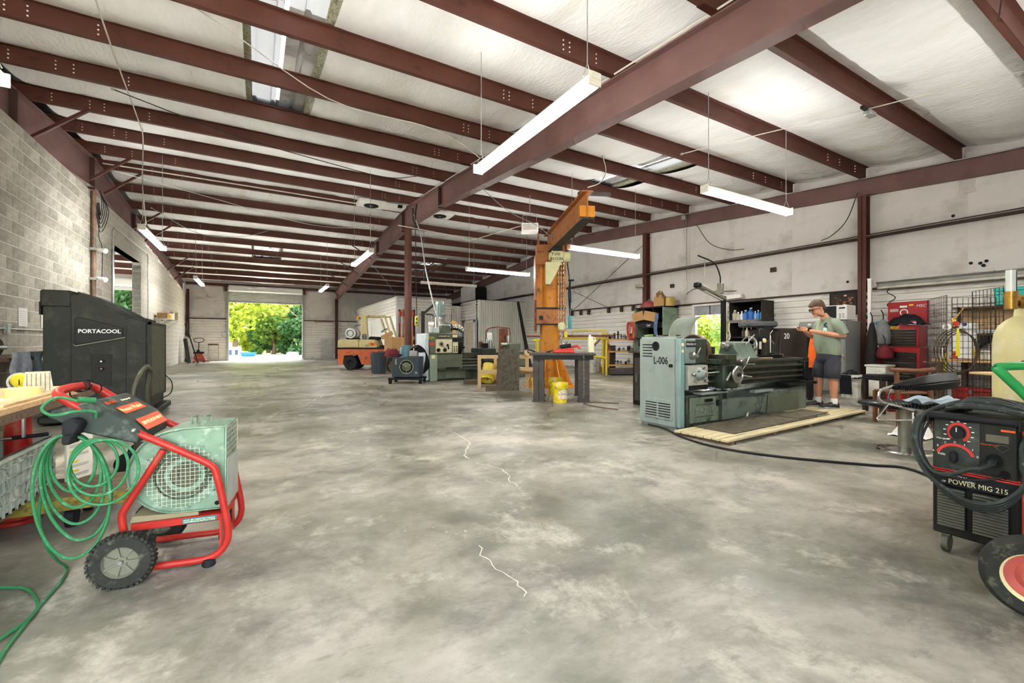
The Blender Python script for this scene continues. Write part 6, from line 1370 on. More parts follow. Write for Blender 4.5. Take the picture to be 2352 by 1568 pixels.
# ---- drill press, black box number 20, orange cloth
dp_ = T('drill_press', 'bench drill press with a dark motor hood behind the near lathe', 'drill press', (8.65, 5.06, 0), YR0)
B('base', MB().box(-.2, -.25, 0, .2, .2, .06), m_dark, dp_, .02); B('column', MB().cyl((0, .1, 0), (0, .1, 1.3), .04), m_mesteel, dp_); B('hood', MB().prism([(-.3, -.15), (.3, -.15), (.32, .25), (-.3, .25)], 1.385, 1.5, 'xy'), M('hood_slate', '#4c4f52', .5), dp_, .03); B('head', MB().box(-.12, -.2, 1.1, .12, .15, 1.36), m_dark, dp_, .03); B('spindle', MB().cyl((-.05, -.15, .95), (-.05, -.15, 1.1), .03), m_chrome, dp_)
B('table', MB().cyl((-.05, -.15, .78), (-.05, -.15, .8), .16, n=20), m_mesteel, dp_); B('feed_handle', MB().cyl((.12, -.1, 1.2), (.25, -.1, 1.05), .01), m_mesteel, dp_); B('feed_handle', MB().cyl((.12, -.1, 1.2), (.22, -.1, 1.32), .01), m_mesteel, dp_)
b20 = T('tool_locker', 'black wooden locker marked 20 behind the near lathe', 'locker', (9.15, 4.75, 0), YR0); B('body', MB().box(-.3, -.2, 0, .35, .35, 1.36), m_cab, b20, .01); B('door_panel', MB().box(-.27, -.215, .05, .32, -.2, 1.32), M('locker_brown', '#2c231e', .6), b20, .005); txt('20', .15, (-.18, -.217, 1.2), NY, m_white, b20, sx=.75); B('handle', MB().box(.25, -.235, .7, .28, -.215, .85), m_tool, b20)
B('cable_loop', MB().tube([(-.3, -.22, 1.3), (-.4, -.25, 1.1), (-.45, -.25, .8), (-.4, -.25, .5)], .012, 6, 4), m_bwire, b20)
ocl = T('orange_cloth', 'bright orange shop cloth hanging beside the black locker', 'cloth', (8.9, 4.15, 0), YR0)
B('cloth', MB().grid(lambda u, w: (-.06-.1*(1-w)+u*(.14+.16*(1-w)), .03*math.sin(u*9+w*3), .62+w*.72), 12, 14), M('cloth_orange', '#d9601f', .85, 0, .12, 6), ocl); B('peg', MB().cyl((0, 0, 1.33), (0, .15, 1.35), .012), m_tool, ocl)
B('peg_post', MB().box(-.03, .12, 0, .03, .18, 1.36), m_dark, ocl)
sg31 = T('number_sign', 'white and red sign with the number 31 behind the man', 'sign', (9.55, 4.5, .75), YR0); B('board', MB().box(-.16, 0, 0, .16, .012, .6), m_white, sg31); txt('31', .2, (-.04, -.002, .32), NY, m_print, sg31, sx=.8)
for k in range(5):
    B('check_square', MB().box(-.16+k*.064, -.003, .52+(k % 2)*.03, -.128+k*.064, 0, .55+(k % 2)*.03), m_sgn, sg31); B('check_square', MB().box(-.16+k*.064, -.003, .02+(k % 2)*.05, -.128+k*.064, 0, .07+(k % 2)*.05), m_sgn, sg31)
B('sign_post', MB().box(-.02, .012, -.75, .02, .04, .5), m_dark, sg31)
# ---- filing cabinets, microwave, picture, pole
m_file = M('file_grey', '#8d8f8c', .45, .1, .06, 4)
for i, y in enumerate((4.6, 5.06)):
    fc = T('filing_cabinet', ('grey four-drawer filing cabinet under the microwave', 'grey filing cabinet half hidden behind the man')[i], 'cabinet', (10.6, y, 0), 0, 'filing cabinets')
    B('body', MB().box(0, -.22, 0, .68, .22, 1.54), m_file, fc, .006)
    for k in range(4):
        dw = B('drawer', MB().box(-.02, -.205, .04+k*.375, 0, .205, .4+k*.375), m_file, fc, .006); B('handle', MB().box(-.04, -.06, .28+k*.375, -.02, .06, .3+k*.375), m_tool, dw); B('label_holder', MB().box(-.025, -.03, .33+k*.375, -.02, .03, .37+k*.375), m_white, dw)
mw = T('microwave', 'white microwave oven on top of the filing cabinet', 'microwave', (10.62, 4.6, 1.54)); B('case', MB().box(0, -.24, .015, .4, .24, .33), m_white, mw, .012); B('door_glass', MB().box(-.012, -.05, .03, 0, .23, .315), m_print, mw, .006); B('keypad', MB().box(-.01, -.23, .03, 0, -.07, .315), M('keypad_white', '#d8d8d4', .4), mw)
for k in range(6): B('key', MB().box(-.014, -.2+.06*(k % 2), .06+.035*(k//2), -.01, -.16+.06*(k % 2), .08+.035*(k//2)), m_file, mw)
B('display', MB().box(-.014, -.21, .25, -.01, -.1, .28), m_print, mw)
for y in (-.2, .2): B('foot', MB().cyl((.05, y, 0), (.05, y, .016), .015), m_black, mw)
pic = T('framed_poster', 'black-framed abstract poster of orange and brown fragments above the microwave', 'poster', (11.93, 4.95, 1.72)); B('frame', MB().box(-.03, -.3, 0, .02, .3, .56), m_print, pic, .006); B('print', MB().box(-.034, -.25, .05, -.03, .25, .51), M('poster_brown', '#2a1d16', .4), pic)
rp = random.Random(21)
for k in range(26):
    y, z = rp.uniform(-.22, .17), rp.uniform(.1, .44); B('fragment', MB().box(-.0365, y, z, -.0335, y+rp.uniform(.02, .06), z+rp.uniform(.015, .05)), M('frag%d' % (k % 4), ('#c2763a', '#8f5a34', '#d8b88c', '#6b3f2c')[k % 4], .5), pic)
pol = T('white_post', 'slim white square post standing behind the filing cabinets', 'post', (11.3, 4.22, 0)); B('tube', MB().box(-.03, -.03, 0, .03, .03, 2.42), m_white, pol); B('cap', MB().box(-.035, -.035, 2.41, .035, .035, 2.44), m_white, pol)
pail('tall cream bucket with a dark lid by the filing cabinet', (10.15, 4.1, 0), 0, 0, m_wbk, .17, .45)
pcl = T('plastic_sheet', 'black plastic sheet stuffed into the cream bucket', 'plastic', (10.15, 4.1, .37)); B('plastic', heap(.38, .38, .18, 9), m_black, pcl); B('drape', MB().grid(lambda u, w: (-.2-.04*w, -.1+.2*u, -.3+.38*w), 4, 5), m_black, pcl)
# clutter between post and tool chest
for i, (nm, lb, ct, loc, w, h, c) in enumerate((('work_apron', 'long black welding apron hung beside the tool chest', 'apron', (10.95, 4.05, .35), .22, 1.15, '#1f1d1c'), ('plastic_bag', 'grey bag of rags hanging beside the tool chest', 'bag', (11.1, 3.92, 1.0), .3, .55, '#7b7d7e'), ('red_bundle', 'bundle of red wire beside the tool chest', 'wire', (10.9, 3.82, .75), .3, .28, '#6b1f28'))):
    t = T(nm, lb, ct, loc, YR0); mm = M('cl'+nm, c, .8, 0, .2, 9)
    B('bulk', MB().loft([[(w*.5*s*math.cos(a)*(1+.15*math.sin(3*a+i)), w*.4*s*math.sin(a), h*z) for a in [2*PI*k/14 for k in range(14)]] for s, z in ((.3, 0), (.9, .1), (1, .4), (.8, .75), (.35, .97), (.1, 1))]), mm, t); B('hanger', MB().tube([(0, 0, h*.98), (.02, .02, h+.1), (.0, .05, h+.2)], .01, 6, 3), m_dark, t)
ck = T('scrap_bin', 'low pale bin with odds and ends beside the tool chest', 'bin', (10.75, 3.85, 0)); B('bin', MB().box(-.2, -.16, 0, .2, .16, .62), m_wbk, ck, .02); B('rim', MB().box(-.22, -.18, .6, .22, .18, .64), m_wbk, ck, .01)
# ---- red tool chest
m_tred = M('chest_red', '#9c2328', .35, .1, .06, 4); m_drw = M('drawer_black', '#26231f', .4, .3, .15, 5)
tc_ = T('tool_chest', 'red and black two-part tool chest with an open lid', 'tool chest', (11.15, 3.7, 0))
lo = B('lower_cabinet', MB().box(0, -.34, .1, .46, .34, .98), m_tred, tc_, .008); up = B('upper_chest', MB().box(.02, -.32, .99, .44, .32, 1.42), m_tred, tc_, .008)
for k in range(7): dd = B('drawer', MB().box(-.018, -.29, .16+k*.105, 0, .27, .255+k*.105), m_drw, tc_, .004); B('drawer_pull', MB().box(-.03, -.29, .245+k*.105, -.016, .27, .258+k*.105), m_chrome, dd)
for k in range(6): dd = B('drawer', MB().box(.002, -.28, 1.01+k*.056, .02, .26, 1.06+k*.056), m_drw, tc_, .003); B('drawer_pull', MB().box(-.008, -.28, 1.052+k*.056, .004, .26, 1.062+k*.056), m_chrome, dd)
txt('JEGS', .075, (.017, .06, 1.385), NX, m_yellowp, tc_, shear=.2, off=.002); txt('CRAFTSMAN', .022, (.017, .24, 1.39), NX, m_white, tc_)
ld = B('open_lid', MB().box(.4, -.36, 1.44, .44, .3, 1.92), m_tred, tc_, .008); txt('MSC', .08, (.397, -.24, 1.82), NX, m_white, ld, shear=.2); B('decal', MB().box(.396, .12, 1.72, .399, .26, 1.78), M('decal_grey', '#b9aea6', .5), ld); B('decal', MB().box(.396, -.02, 1.8, .399, .1, 1.84), m_white, ld); B('decal', MB().box(.396, -.12, 1.83, .399, -.05, 1.86), m_yellowp, ld)
B('lid_emblem', MB().rev([(.07, 0), (.06, -.003), (.05, 0)], (.397, .03, 1.7), 24, 'x'), m_white, ld)
B('side_handle', MB().tube([(.15, -.345, .7), (.15, -.38, .7), (.32, -.38, .7), (.32, -.345, .7)], .01, 6), m_chrome, lo)
for x in (.06, .4):
    for y in (-.28, .28): B('caster', MB().cyl((x-.02, y, .05), (x+.02, y, .05), .05, n=14), m_black, tc_)
kk = T('black_cloth', 'black cloth folded on top of the tool chest', 'cloth', (11.33, 3.62, 1.43)); B('cloth', heap(.5, .62, .26, 2), m_black, kk)
px_ = T('pink_box', 'pink and white glove box on the tool chest', 'box', (11.2, 3.55, 1.425), .1); B('box_body', MB().box(-.06, -.13, 0, .06, .13, .08), M('pink', '#cc4a86', .5), px_); B('white_band', MB().box(-.062, -.13, .0, -.06, .0, .05), m_white, px_); B('slot', MB().box(-.02, -.06, .08, .02, .06, .082), m_white, px_)
gl = T('work_gloves', 'grey-blue work gloves lying on the tool chest corner', 'gloves', (11.25, 3.9, 1.425)); B('glove', heap(.2, .3, .09, 6), M('glove_slate', '#4d5a66', .9), gl); B('cuff', MB().cyl((0, .1, .04), (.02, .18, .05), .05), M('glove_teal', '#2f8a94', .8), gl)
# ---- wire grid panels
m_grid = M('grid_wire', '#332a24', .5, .4, .1, 8)
def gridwall(label, p0, p1, h):
    v = Vector((p1[0]-p0[0], p1[1]-p0[1], 0)); L = v.length; t = T('wire_grid_panel', label, 'grid panel', (p0[0], p0[1], 0), math.atan2(v.y, v.x), 'wire grid panels')
    n = int(L/.076)
    for k in range(n+1): B('upright_wire', MB().tube([(k*L/n, 0, .05), (k*L/n, 0, h)], .0035 if 0 < k < n else .006, 5), m_grid, t)
    for k in range(int(h/.1)): B('cross_wire', MB().tube([(0, .004, h-k*.1), (L, .004, h-k*.1)], .0035, 5), m_grid, t)
    for x in (.05, L-.05): B('foot', MB().box(x-.02, -.2, 0, x+.02, .2, .05), m_grid, t)
gridwall('wire grid panel nearest the red tool chest', (10.06, 2.93), (9.26, 2.47), 1.82)
gridwall('wire grid panel before the cluttered bench', (9.6, 2.5), (10.08, 2.12), 1.8)
gridwall('tall wire grid panel beside the gas cylinder', (9.18, 2.17), (8.7, 1.76), 1.84)
# ---- cluttered bench along the side wall
cbn = T('long_bench', 'cluttered timber bench behind the wire grid panels', 'bench', (11.2, 2.05, 0))
B('top_board', MB().box(-.7, -1.2, .74, .7, .95, .79), m_wood, cbn, .004); B('back_board', MB().box(.68, -1.2, .79, .7, .95, 1.75), M('peg_tan', '#b89c74', .8), cbn); B('upper_shelf', MB().box(.3, -1.2, 1.72, .68, .95, 1.75), m_oldwood, cbn); B('mid_shelf', MB().box(.35, -1.2, 1.22, .68, .95, 1.25), m_white, cbn)
for x in (-.65, .62):
    for y in (-1.1, .85): B('leg', MB().box(x-.04, y-.04, 0, x+.04, y+.04, .74), m_oldwood, cbn)
for y in (-1.1, .85): B('shelf_post', MB().box(.3, y-.02, .79, .34, y+.02, 1.75), m_dark, cbn)
stuff_ = [('plastic_tray', 'white plastic tray leaning on the bench', 'tray', (10.6, 2.60, .8), (.06, .3, .62), '#d8d8d4'), ('blue_compressor', 'small blue compressor on the bench', 'compressor', (10.75, 1.95, .79), (.3, .42, .28), '#2d6fb5'), ('teal_case', 'teal tool case on the upper shelf', 'case', (11.5, 2.20, 1.75), (.28, .42, .3), '#3fb0a6'), ('paper_bundle', 'stack of white papers on the middle shelf', 'papers', (11.5, 2.55, 1.25), (.3, .5, .07), '#d9d9d6'), ('motor_core', 'dismantled grey motor on the bench', 'motor', (11.1, 2.45, .79), (.3, .36, .34), '#6f6b66'), ('parts_tub', 'white tub of small parts on the bench', 'tub', (10.7, 2.40, .79), (.22, .28, .16), '#d2d0c8'), ('brown_rag', 'brown leather glove heap on the upper shelf', 'gloves', (11.5, 1.75, 1.75), (.3, .5, .28), '#5b4a3c'), ('black_case', 'black soft case on the middle shelf', 'case', (11.5, 1.85, 1.25), (.28, .5, .14), '#232326'), ('card_box', 'small open card box on the bench', 'box', (10.75, 2.20, .79), (.22, .2, .22), '#a5763f'), ('grinder', 'dark bench grinder at the front of the bench', 'grinder', (10.7, 1.60, .79), (.2, .4, .24), '#2a2c30'), ('red_toolbox', 'red toolbox under the bench', 'toolbox', (11.0, 2.55, .0), (.35, .5, .28), '#9a2a24'), ('blue_crate', 'blue crate under the bench', 'crate', (10.9, 1.85, 0), (.4, .5, .35), '#2f4f80')]
for nm, lb, ct, loc, (sx, sy, sz), c in stuff_:
    t = T(nm, lb, ct, loc, rp.uniform(-.3, .3)); mm = M('s'+nm, c, .5, 0, .12, 8)
    if nm in ('blue_compressor', 'motor_core', 'grinder'):
        B('tank', MB().cyl((0, -sy/2, sz*.5), (0, sy/2, sz*.5), sz*.42, n=20), mm, t, .01); B('foot', MB().box(-sx*.35, -sy*.4, 0, sx*.35, sy*.4, sz*.15), m_dark, t); B('motor', MB().cyl((0, -sy*.2, sz*.9), (0, sy*.15, sz*.9), sz*.25, n=14), m_dark, t)
        for k in range(6): B('fin', MB().rev([(sz*.43, -.006), (sz*.47, 0), (sz*.43, .006)], (0, -sy*.3+k*sy*.12, sz*.5), 18, 'y'), m_mesteel, t)
    elif nm in ('brown_rag', 'black_case'): B('bulk', heap(sx, sy, sz, len(nm)), mm, t)
    else: B('case_body', MB().box(-sx/2, -sy/2, 0, sx/2, sy/2, sz*.8), mm, t, .012); B('lid', MB().box(-sx/2-.008, -sy/2-.008, sz*.8, sx/2+.008, sy/2+.008, sz), mm, t, .01); B('latch', MB().box(-sx/2-.016, -.03, sz*.65, -sx/2, .03, sz*.85), m_tool, t)
jars = [((10.62, 2.72), .05, .16, '#b5482f', 'red spray can at the near end of the cluttered bench'), ((10.6, 2.86), .06, .2, '#d9d6c8', 'white squeeze bottle at the near end of the cluttered bench'), ((10.75, 2.6), .07, .12, '#3b3a38', 'dark tin of grease on the cluttered bench'), ((10.58, 2.45), .045, .22, '#c9a83a', 'yellow aerosol on the cluttered bench'), ((10.95, 2.75), .09, .18, '#8f8d86', 'grey paint tin on the cluttered bench'), ((10.66, 2.3), .055, .14, '#2f5f9c', 'blue tin beside the white tray'), ((10.85, 1.75), .06, .2, '#c3c0b2', 'pale bottle beside the blue compressor'), ((11.5, 2.85), .08, .2, '#5f5148', 'brown jar on the cluttered bench by the wall'), ((11.25, 2.6), .07, .26, '#e0ded6', 'tall white bottle at the back of the cluttered bench')]
for (x, y), r, h, c, lb in jars:
    t = T('bench_can', lb, 'can', (x, y, .79), 0, 'cans and bottles on the cluttered bench'); B('can', MB().rev([(.001, 0), (r, 0), (r, h*.82), (r*.6, h*.9), (r*.4, h), (.001, h)], n=16), M('jar'+c, c, .4), t); B('cap', MB().cyl((0, 0, h), (0, 0, h+.03), r*.4, n=12), m_dark, t)
bg = T('parts_heap', 'tangle of black cables and grey parts heaped on the cluttered bench', 'parts', (10.95, 2.25, .79)); B('heap', heap(.6, .7, .3, 17), M('junk_grey', '#8a8782', .6, .2, .5, 16), bg)
for k in range(6): B('cable', MB().tube([(-.25+.08*k, -.25+.1*math.sin(k), .2), (-.1, -.1+.06*k, .34), (.1, .05*k-.1, .3+.02*k), (.2-.06*k, .25, .18)], .012, 6, 5), m_bwire, bg)
# coil of twin hose with yellow tags hung from the grid
hc = T('torch_hose', 'loop of twin brown gas hose hung on the first wire grid', 'hose', (9.5, 2.45, 1.3), math.radians(-60))
for k in range(4): B('hose_loop', MB().tube([((.24-.015*k)*math.sin(a)+.02*k, -.03-.015*k, -.36+(.36-.02*k)*math.cos(a)) for a in [2*PI*j/14 for j in range(14)]], .008, 6, 3, True), M('hose_brown', '#4f4030', .5), hc)
B('brass_head', MB().cyl((0, -.05, .02), (0, .0, .16), .035), M('brass', '#a5803c', .35, .8), hc); B('red_knob', MB().cyl((.0, -.1, .08), (.0, -.06, .08), .035), m_red, hc); B('blue_knob', MB().cyl((.1, -.08, .06), (.1, -.05, .08), .026), m_sgb, hc); B('torch_arm', MB().cyl((0, -.03, .15), (.1, -.03, .32), .012), MATS['brass'], hc); B('white_valve', MB().rev([(.02, -.02), (.05, -.02), (.05, .02), (.02, .02)], (-.1, -.06, .03), 16, 'y'), m_white, hc)
m_ytag = M('tag_yellow', '#ddd42c', .5)
for i, (x, y, z, lb) in enumerate(((9.2, 2.33, .88, 'long yellow hang tag beside the hose loop'), (9.75, 2.62, .55, 'yellow hang tag low on the tool chest side'))):
    t = T('hang_tag', lb, 'tag', (x, y, z), math.radians(-150), 'yellow hang tags'); B('tag', MB().prism([(-.075, 0), (.075, 0), (.06, .26), (.03, .42), (-.03, .42), (-.055, .26)] if i == 0 else [(-.07, 0), (.07, 0), (.07, .36), (-.07, .36)], -.003, .003, 'xz'), m_ytag, t); B('string', MB().tube([(0, 0, .4 if i == 0 else .35), (.01, .02, .5), (0, .05, .58)], .004, 5, 3), m_bwire, t)
    for k in range(3): B('print_line', MB().box(-.045, .003, .08+k*.07, .04, .0045, .09+k*.07), m_print, t)
scl = T('spiral_hose', 'black coiled air hose hanging from the cable tray', 'hose', (11.8, 4.02, 0)); B('spiral', MB().tube([(-.02, .07*math.sin(k*.9+.3)*(1 if k < 12 else .8), 2.24-k*.042) for k in range(20)], .009, 6, 3), m_bwire, scl); B('fitting', MB().cyl((-.02, 0, 1.38), (-.02, .0, 1.46), .015), m_tool, scl)
# ---- stools and chairs
m_dkwood = M('dark_stained_wood', '#2f221d', .4, 0, .15, 6); m_brwood = M('brown_chair_wood', '#6b4630', .45, 0, .18, 5, stretch=(6, 6, 1)); m_leath = M('black_vinyl', '#0f0f0f', .35, 0, .1, 12)
ds = T('dark_stool', 'dark stained backless stool with a padded seat', 'stool', (8.45, 2.94, 0), YR0)
B('seat', MB().loft([[(-.24, -.2, .5), (.24, -.2, .5), (.24, .2, .5), (-.24, .2, .5)], [(-.25, -.21, .55), (.25, -.21, .55), (.25, .21, .55), (-.25, .21, .55)], [(-.2, -.17, .59), (.2, -.17, .58), (.2, .17, .58), (-.2, .17, .59)]]), m_leath, ds, .02, seg=2)
for x in (-.2, .2):
    for y in (-.16, .16): B('leg', MB().box(x-.03, y-.03, 0, x+.03, y+.03, .51), m_dkwood, ds, .004)
for y in (-.16, .16): B('stretcher', MB().box(-.2, y-.012, .18, .2, y+.012, .22), m_dkwood, ds)
rc = T('red_case', 'bright red box on the floor under the dark stool', 'case', (8.75, 2.98, .0), YR0); B('case_body', MB().box(-.15, -.12, .02, .15, .12, .28), M('case_red', '#c01f22', .4), rc, .01); B('lid_line', MB().box(-.152, -.122, .2, .152, .122, .205), m_tred, rc)
wc = T('wooden_chair', 'brown wooden chair with curved top rail, seen from behind', 'chair', (7.29, 2.27, 0), YR0-.1)
B('seat', MB().box(-.21, -.02, .42, .21, .38, .45), m_brwood, wc, .01)
for x in (-.2, .2): B('back_leg', MB().bar((x*1.02, -.06, 0), (x*.95, .0, .74), .04, .035, (0, 1, 0)), m_brwood, wc); B('leg', MB().box(x-.02, .34, 0, x+.02, .38, .43), m_brwood, wc)
B('top_rail', MB().tube([(-.26, .02, .74), (-.13, -.02, .73), (0, -.035, .725), (.13, -.02, .73), (.26, .02, .74)], .03, 8, 4), m_brwood, wc); B('back_slat', MB().box(-.18, -.02, .55, .18, -.0, .6), m_brwood, wc); B('stretcher', MB().box(-.2, -.05, .2, .2, -.03, .24), m_brwood, wc)
ch = T('chrome_chair', 'black padded low-backed chair on a chrome tube frame', 'chair', (5.45, 1.72, 0), YR0)
B('backrest', MB().loft([[(x, -.02-.03*w+b, z-h*.5), (x, -.05-.03*w+b, z), (x, -.02+b, z+h*.5), (x, .05+b, z+h*.45), (x, .05+b, z-h*.45)] for x, z, h, w, b in ((-.16, .66, .05, 0, .0), (.0, .69, .11, .6, -.05), (.18, .72, .16, 1, -.08), (.36, .735, .16, 1, -.06), (.46, .72, .1, .5, .02))]), m_leath, ch, .012, seg=2)
for k in range(16): B('stitch_pleat', MB().tube([(-.14+k*.022, -.06, .63-.01+k*.002), (-.14+k*.022, -.08-.004*k*.3, .67+k*.002), (-.14+k*.022, -.03, .7+k*.003)], .004, 5, 3), m_leath, ch)
B('chrome_frame', MB().tube([(-.16, 0, .67), (-.27, 0, .63), (-.3, 0, .56), (-.25, 0, .51), (-.1, -.02, .47), (.2, -.04, .42), (.45, 0, .41)], .014, 10, 4), m_chrome, ch); B('chrome_frame', MB().tube([(.1, .3, .62), (.08, .32, .52), (.1, .3, .46)], .012, 8, 3), m_chrome, ch)
B('seat', MB().box(-.2, .0, .44, .32, .4, .49), m_leath, ch, .02); 
for k in range(14): B('seat_pleat', MB().tube([(-.18+k*.032, -.005, .45), (-.18+k*.032, -.012, .485), (-.17+k*.032, .03, .5)], .009, 5, 2), m_leath, ch)
B('footrest', MB().tube([(-.22, -.02, .5), (-.36, -.06, .37), (-.34, -.1, .36), (-.05, -.1, .36), (.0, -.06, .4), (.06, -.02, .46)], .01, 8, 2), m_chrome, ch)
B('pedestal', MB().cyl((.12, .18, .02), (.12, .18, .44), .055, n=18), M('pedestal_grey', '#8d8d80', .4, .5), ch); B('base_disc', MB().rev([(.001, .04), (.06, .04), (.22, .015), (.23, 0)], (.12, .18, 0), 28), m_chrome, ch)
nwp = T('shop_cloth', 'folded pale blue cloth lying on the chrome chair seat', 'cloth', (5.66, 1.62, .5), YR0); B('cloth', MB().grid(lambda u, w: (-.25+.5*u+.05*w, -.17+.3*w, .02+.022*math.sin(u*10+w*4)+.02*math.sin(w*8)), 16, 10), M('cloth_pale', '#a3b3bd', .9), nwp); B('fold', MB().grid(lambda u, w: (-.05+.3*u, -.19+.12*w, .01+.03*math.sin(u*7)*w), 10, 6), MATS['cloth_pale'], nwp)
sidet = T('side_table', 'small grey table with pipe leg behind the gas cylinder', 'table', (8.1, 1.55, 0), YR0); B('top', MB().box(-.3, -.25, .68, .3, .25, .71), m_pine, sidet, .005); B('pedestal', MB().cyl((0, 0, .02), (0, 0, .68), .07, n=16), MATS['pedestal_grey'], sidet); B('foot_plate', MB().cyl((0, 0, 0), (0, 0, .02), .22, n=20), m_dark, sidet)
wbag = T('plastic_bag', 'crumpled white plastic bag on the floor under the chairs', 'bag', (6.6, 2.05, 0), 0); B('bag', heap(.4, .35, .25, 14), m_white, wbag); B('bag_knot', MB().sph((0, 0, .24), .03), m_white, wbag)
# ---- gas cylinder with flow meter
gcy = T('gas_cylinder', 'tall scuffed cream gas cylinder with brass regulator', 'gas cylinder', (4.58, .83, 0))
gcy.scale = (1, 1, .91)
m_cyl = M('cylinder_cream', '#cfc690', .45, 0, .1, 4, dirt=('#e3dcc4', .3, 3)); m_scar = M('cylinder_scar', '#6d4236', .7)
B('shell', MB().rev([(.001, .01), (.14, .01), (.15, .04), (.15, 1.2), (.143, 1.27), (.122, 1.33), (.085, 1.375), (.05, 1.4), (.045, 1.46), (.001, 1.46)], n=36), m_cyl, gcy)
rc_ = random.Random(31)
for k in range(26):
    a = rc_.uniform(math.radians(175), math.radians(275)); z = rc_.uniform(.3, 1.25); s = rc_.uniform(.006, .022)
    B('scuff', MB().add([(.1506*math.cos(a+da*s/.16), .1506*math.sin(a+da*s/.16), z+dz*s*rc_.uniform(.5, 1.8)) for da, dz in ((-1, -.3), (-.3, -1), (.8, -.6), (1, .4), (.2, 1), (-.8, .7))], [(0, 1, 2, 3, 4, 5)]), m_scar, gcy)
B('valve', MB().cyl((0, 0, 1.46), (0, 0, 1.56), .03), MATS['brass'], gcy); rg_ = B('regulator', loc=(-.06, .05, 0), parent=gcy, mat=MATS['brass'], mb=MB().cyl((-.1, -.02, 1.45), (-.1, -.02, 1.56), .032).cyl((-.1, -.02, 1.5), (.05, -.02, 1.5), .024))
B('gauge', MB().cyl((.02, -.1, 1.5), (.02, -.05, 1.5), .045, n=20), MATS['brass'], rg_); B('gauge_face', MB().cyl((.02, -.103, 1.5), (.02, -.099, 1.5), .036, n=20), m_white, rg_)
m_fg = M('flow_glass', '#d5dad6', .1, 0, .05, 6, spec=.8); B('flow_tube', MB().cyl((-.1, -.02, 1.57), (-.1, -.02, 1.74), .026, n=16), m_fg, rg_); B('flow_scale', MB().box(-.104, -.048, 1.58, -.096, -.045, 1.73), m_print, rg_); B('flow_base', MB().cyl((-.1, -.02, 1.54), (-.1, -.02, 1.58), .036), MATS['brass'], rg_)
B('gas_hose', MB().tube([(-.1, -.05, 1.45), (-.11, -.12, 1.3), (-.09, -.2, 1.0), (-.02, -.24, .8), (.06, -.26, .72)], .014, 8, 6), m_bwire, gcy)
blk = T('fabric_hood', 'black fabric hood hung on the gas cylinder valve', 'hood', (4.7, .72, 1.0)); B('fabric', MB().loft([[(.11*s*math.cos(a)+.02, .09*s*math.sin(a), .28*z) for a in [2*PI*k/14 for k in range(14)]] for s, z in ((.15, 0), (.6, .15), (1, .55), (.9, .85), (.35, 1))]), m_black, blk); B('button', MB().cyl((-.03, -.1, .2), (-.03, -.085, .2), .025), m_dark, blk)
# ---- green hand truck with red-rimmed wheel
gt = T('cylinder_cart', 'green tube hand truck with a red-rimmed tyre beside the welder', 'hand truck', (2.67, .45, 0), 0)
m_gtube = M('green_tube', '#2f9a4f', .3, 0, .08, 5)
B('handle_tube', MB().tube([(.62, -.05, .3), (.58, -.02, .55), (.49, .06, .76), (.375, .17, .95), (.37, .185, .97), (.395, .175, .98), (.5, .1, .985), (.64, .0, .985), (.7, -.06, .93), (.72, -.1, .7), (.68, -.1, .15)], .02, 12, 4), m_gtube, gt)
B('toe_plate', MB().box(.35, -.25, 0, .62, .1, .02), m_gtube, gt); B('axle', MB().cyl((0, 0, .16), (.55, -.05, .16), .012), m_tool, gt)
w2 = B('wheel', MB().rev([(.1, -.035), (.14, -.045), (.16, -.02), (.16, .02), (.14, .045), (.1, .035)], (0, 0, .162), 36, 'x').xf(Matrix.Rotation(math.radians(12), 4, 'Z')), m_rubber, gt); B('wheel_rim', MB().rev([(.001, -.01), (.04, -.02), (.06, -.005), (.09, -.01), (.105, -.03), (.105, .03), (.09, .01), (.001, .02)], (0, 0, .162), 32, 'x').xf(Matrix.Rotation(math.radians(12), 4, 'Z')), M('rim_red', '#b5544a', .5, 0, .15, 9), w2)
B('rim_band', MB().rev([(.09, -.014), (.106, -.034), (.109, -.03)], (0, 0, .162), 32, 'x').xf(Matrix.Rotation(math.radians(12), 4, 'Z')), m_cream, w2)
# ---- welder
m_wd = M('welder_black', '#171814', .5, .05, .15, 6, dirt=('#2c2e26', .3, 8)); m_wg = M('welder_grey', '#5d5c50', .55, .1, .12, 8); m_wred = M('welder_red', '#c23a32', .45)
we = T('mig_welder', 'black MIG welder on casters with red dial scales and coiled cables', 'welder', (3.07, .88, 0), -PI/2)   # local x runs along the front, -y faces the room
we.scale = (.84, 1, 1)
Wd, Hd = .37, .73
B('case', MB().box(0, .02, .1, Wd, .75, Hd), m_wd, we, .008); B('side_sheet', MB().box(-.004, .04, .12, .0, .74, Hd-.05), m_wred, we); B('side_sheet', MB().box(Wd, .04, .12, Wd+.004, .74, Hd-.05), m_wred, we)
B('front_panel', MB().prism([(.0, .44), (.0, .7), (.03, .72), (.03, .44)], .012, Wd-.012, 'yz'), M('panel_dark_green', '#2b302a', .5, .05, .15, 8, dirt=('#454a3c', .25, 14)), we, .004)
B('top_bar', MB().cyl((-.01, -.01, .715), (Wd+.01, -.01, .715), .016, n=14), m_black, we)
for x in (-.012, Wd+.0): B('bar_bracket', MB().box(x, -.03, .68, x+.012, .06, .73), m_wd, we, .003)
sp2 = B('logo_strip', MB().box(.0, -.004, .365, Wd, .02, .43), m_print, we); B('red_stripe', MB().box(.0, -.006, .43, Wd, .02, .436), m_wred, we); B('red_stripe', MB().box(.0, -.006, .441, Wd, .02, .4445), m_wred, we)
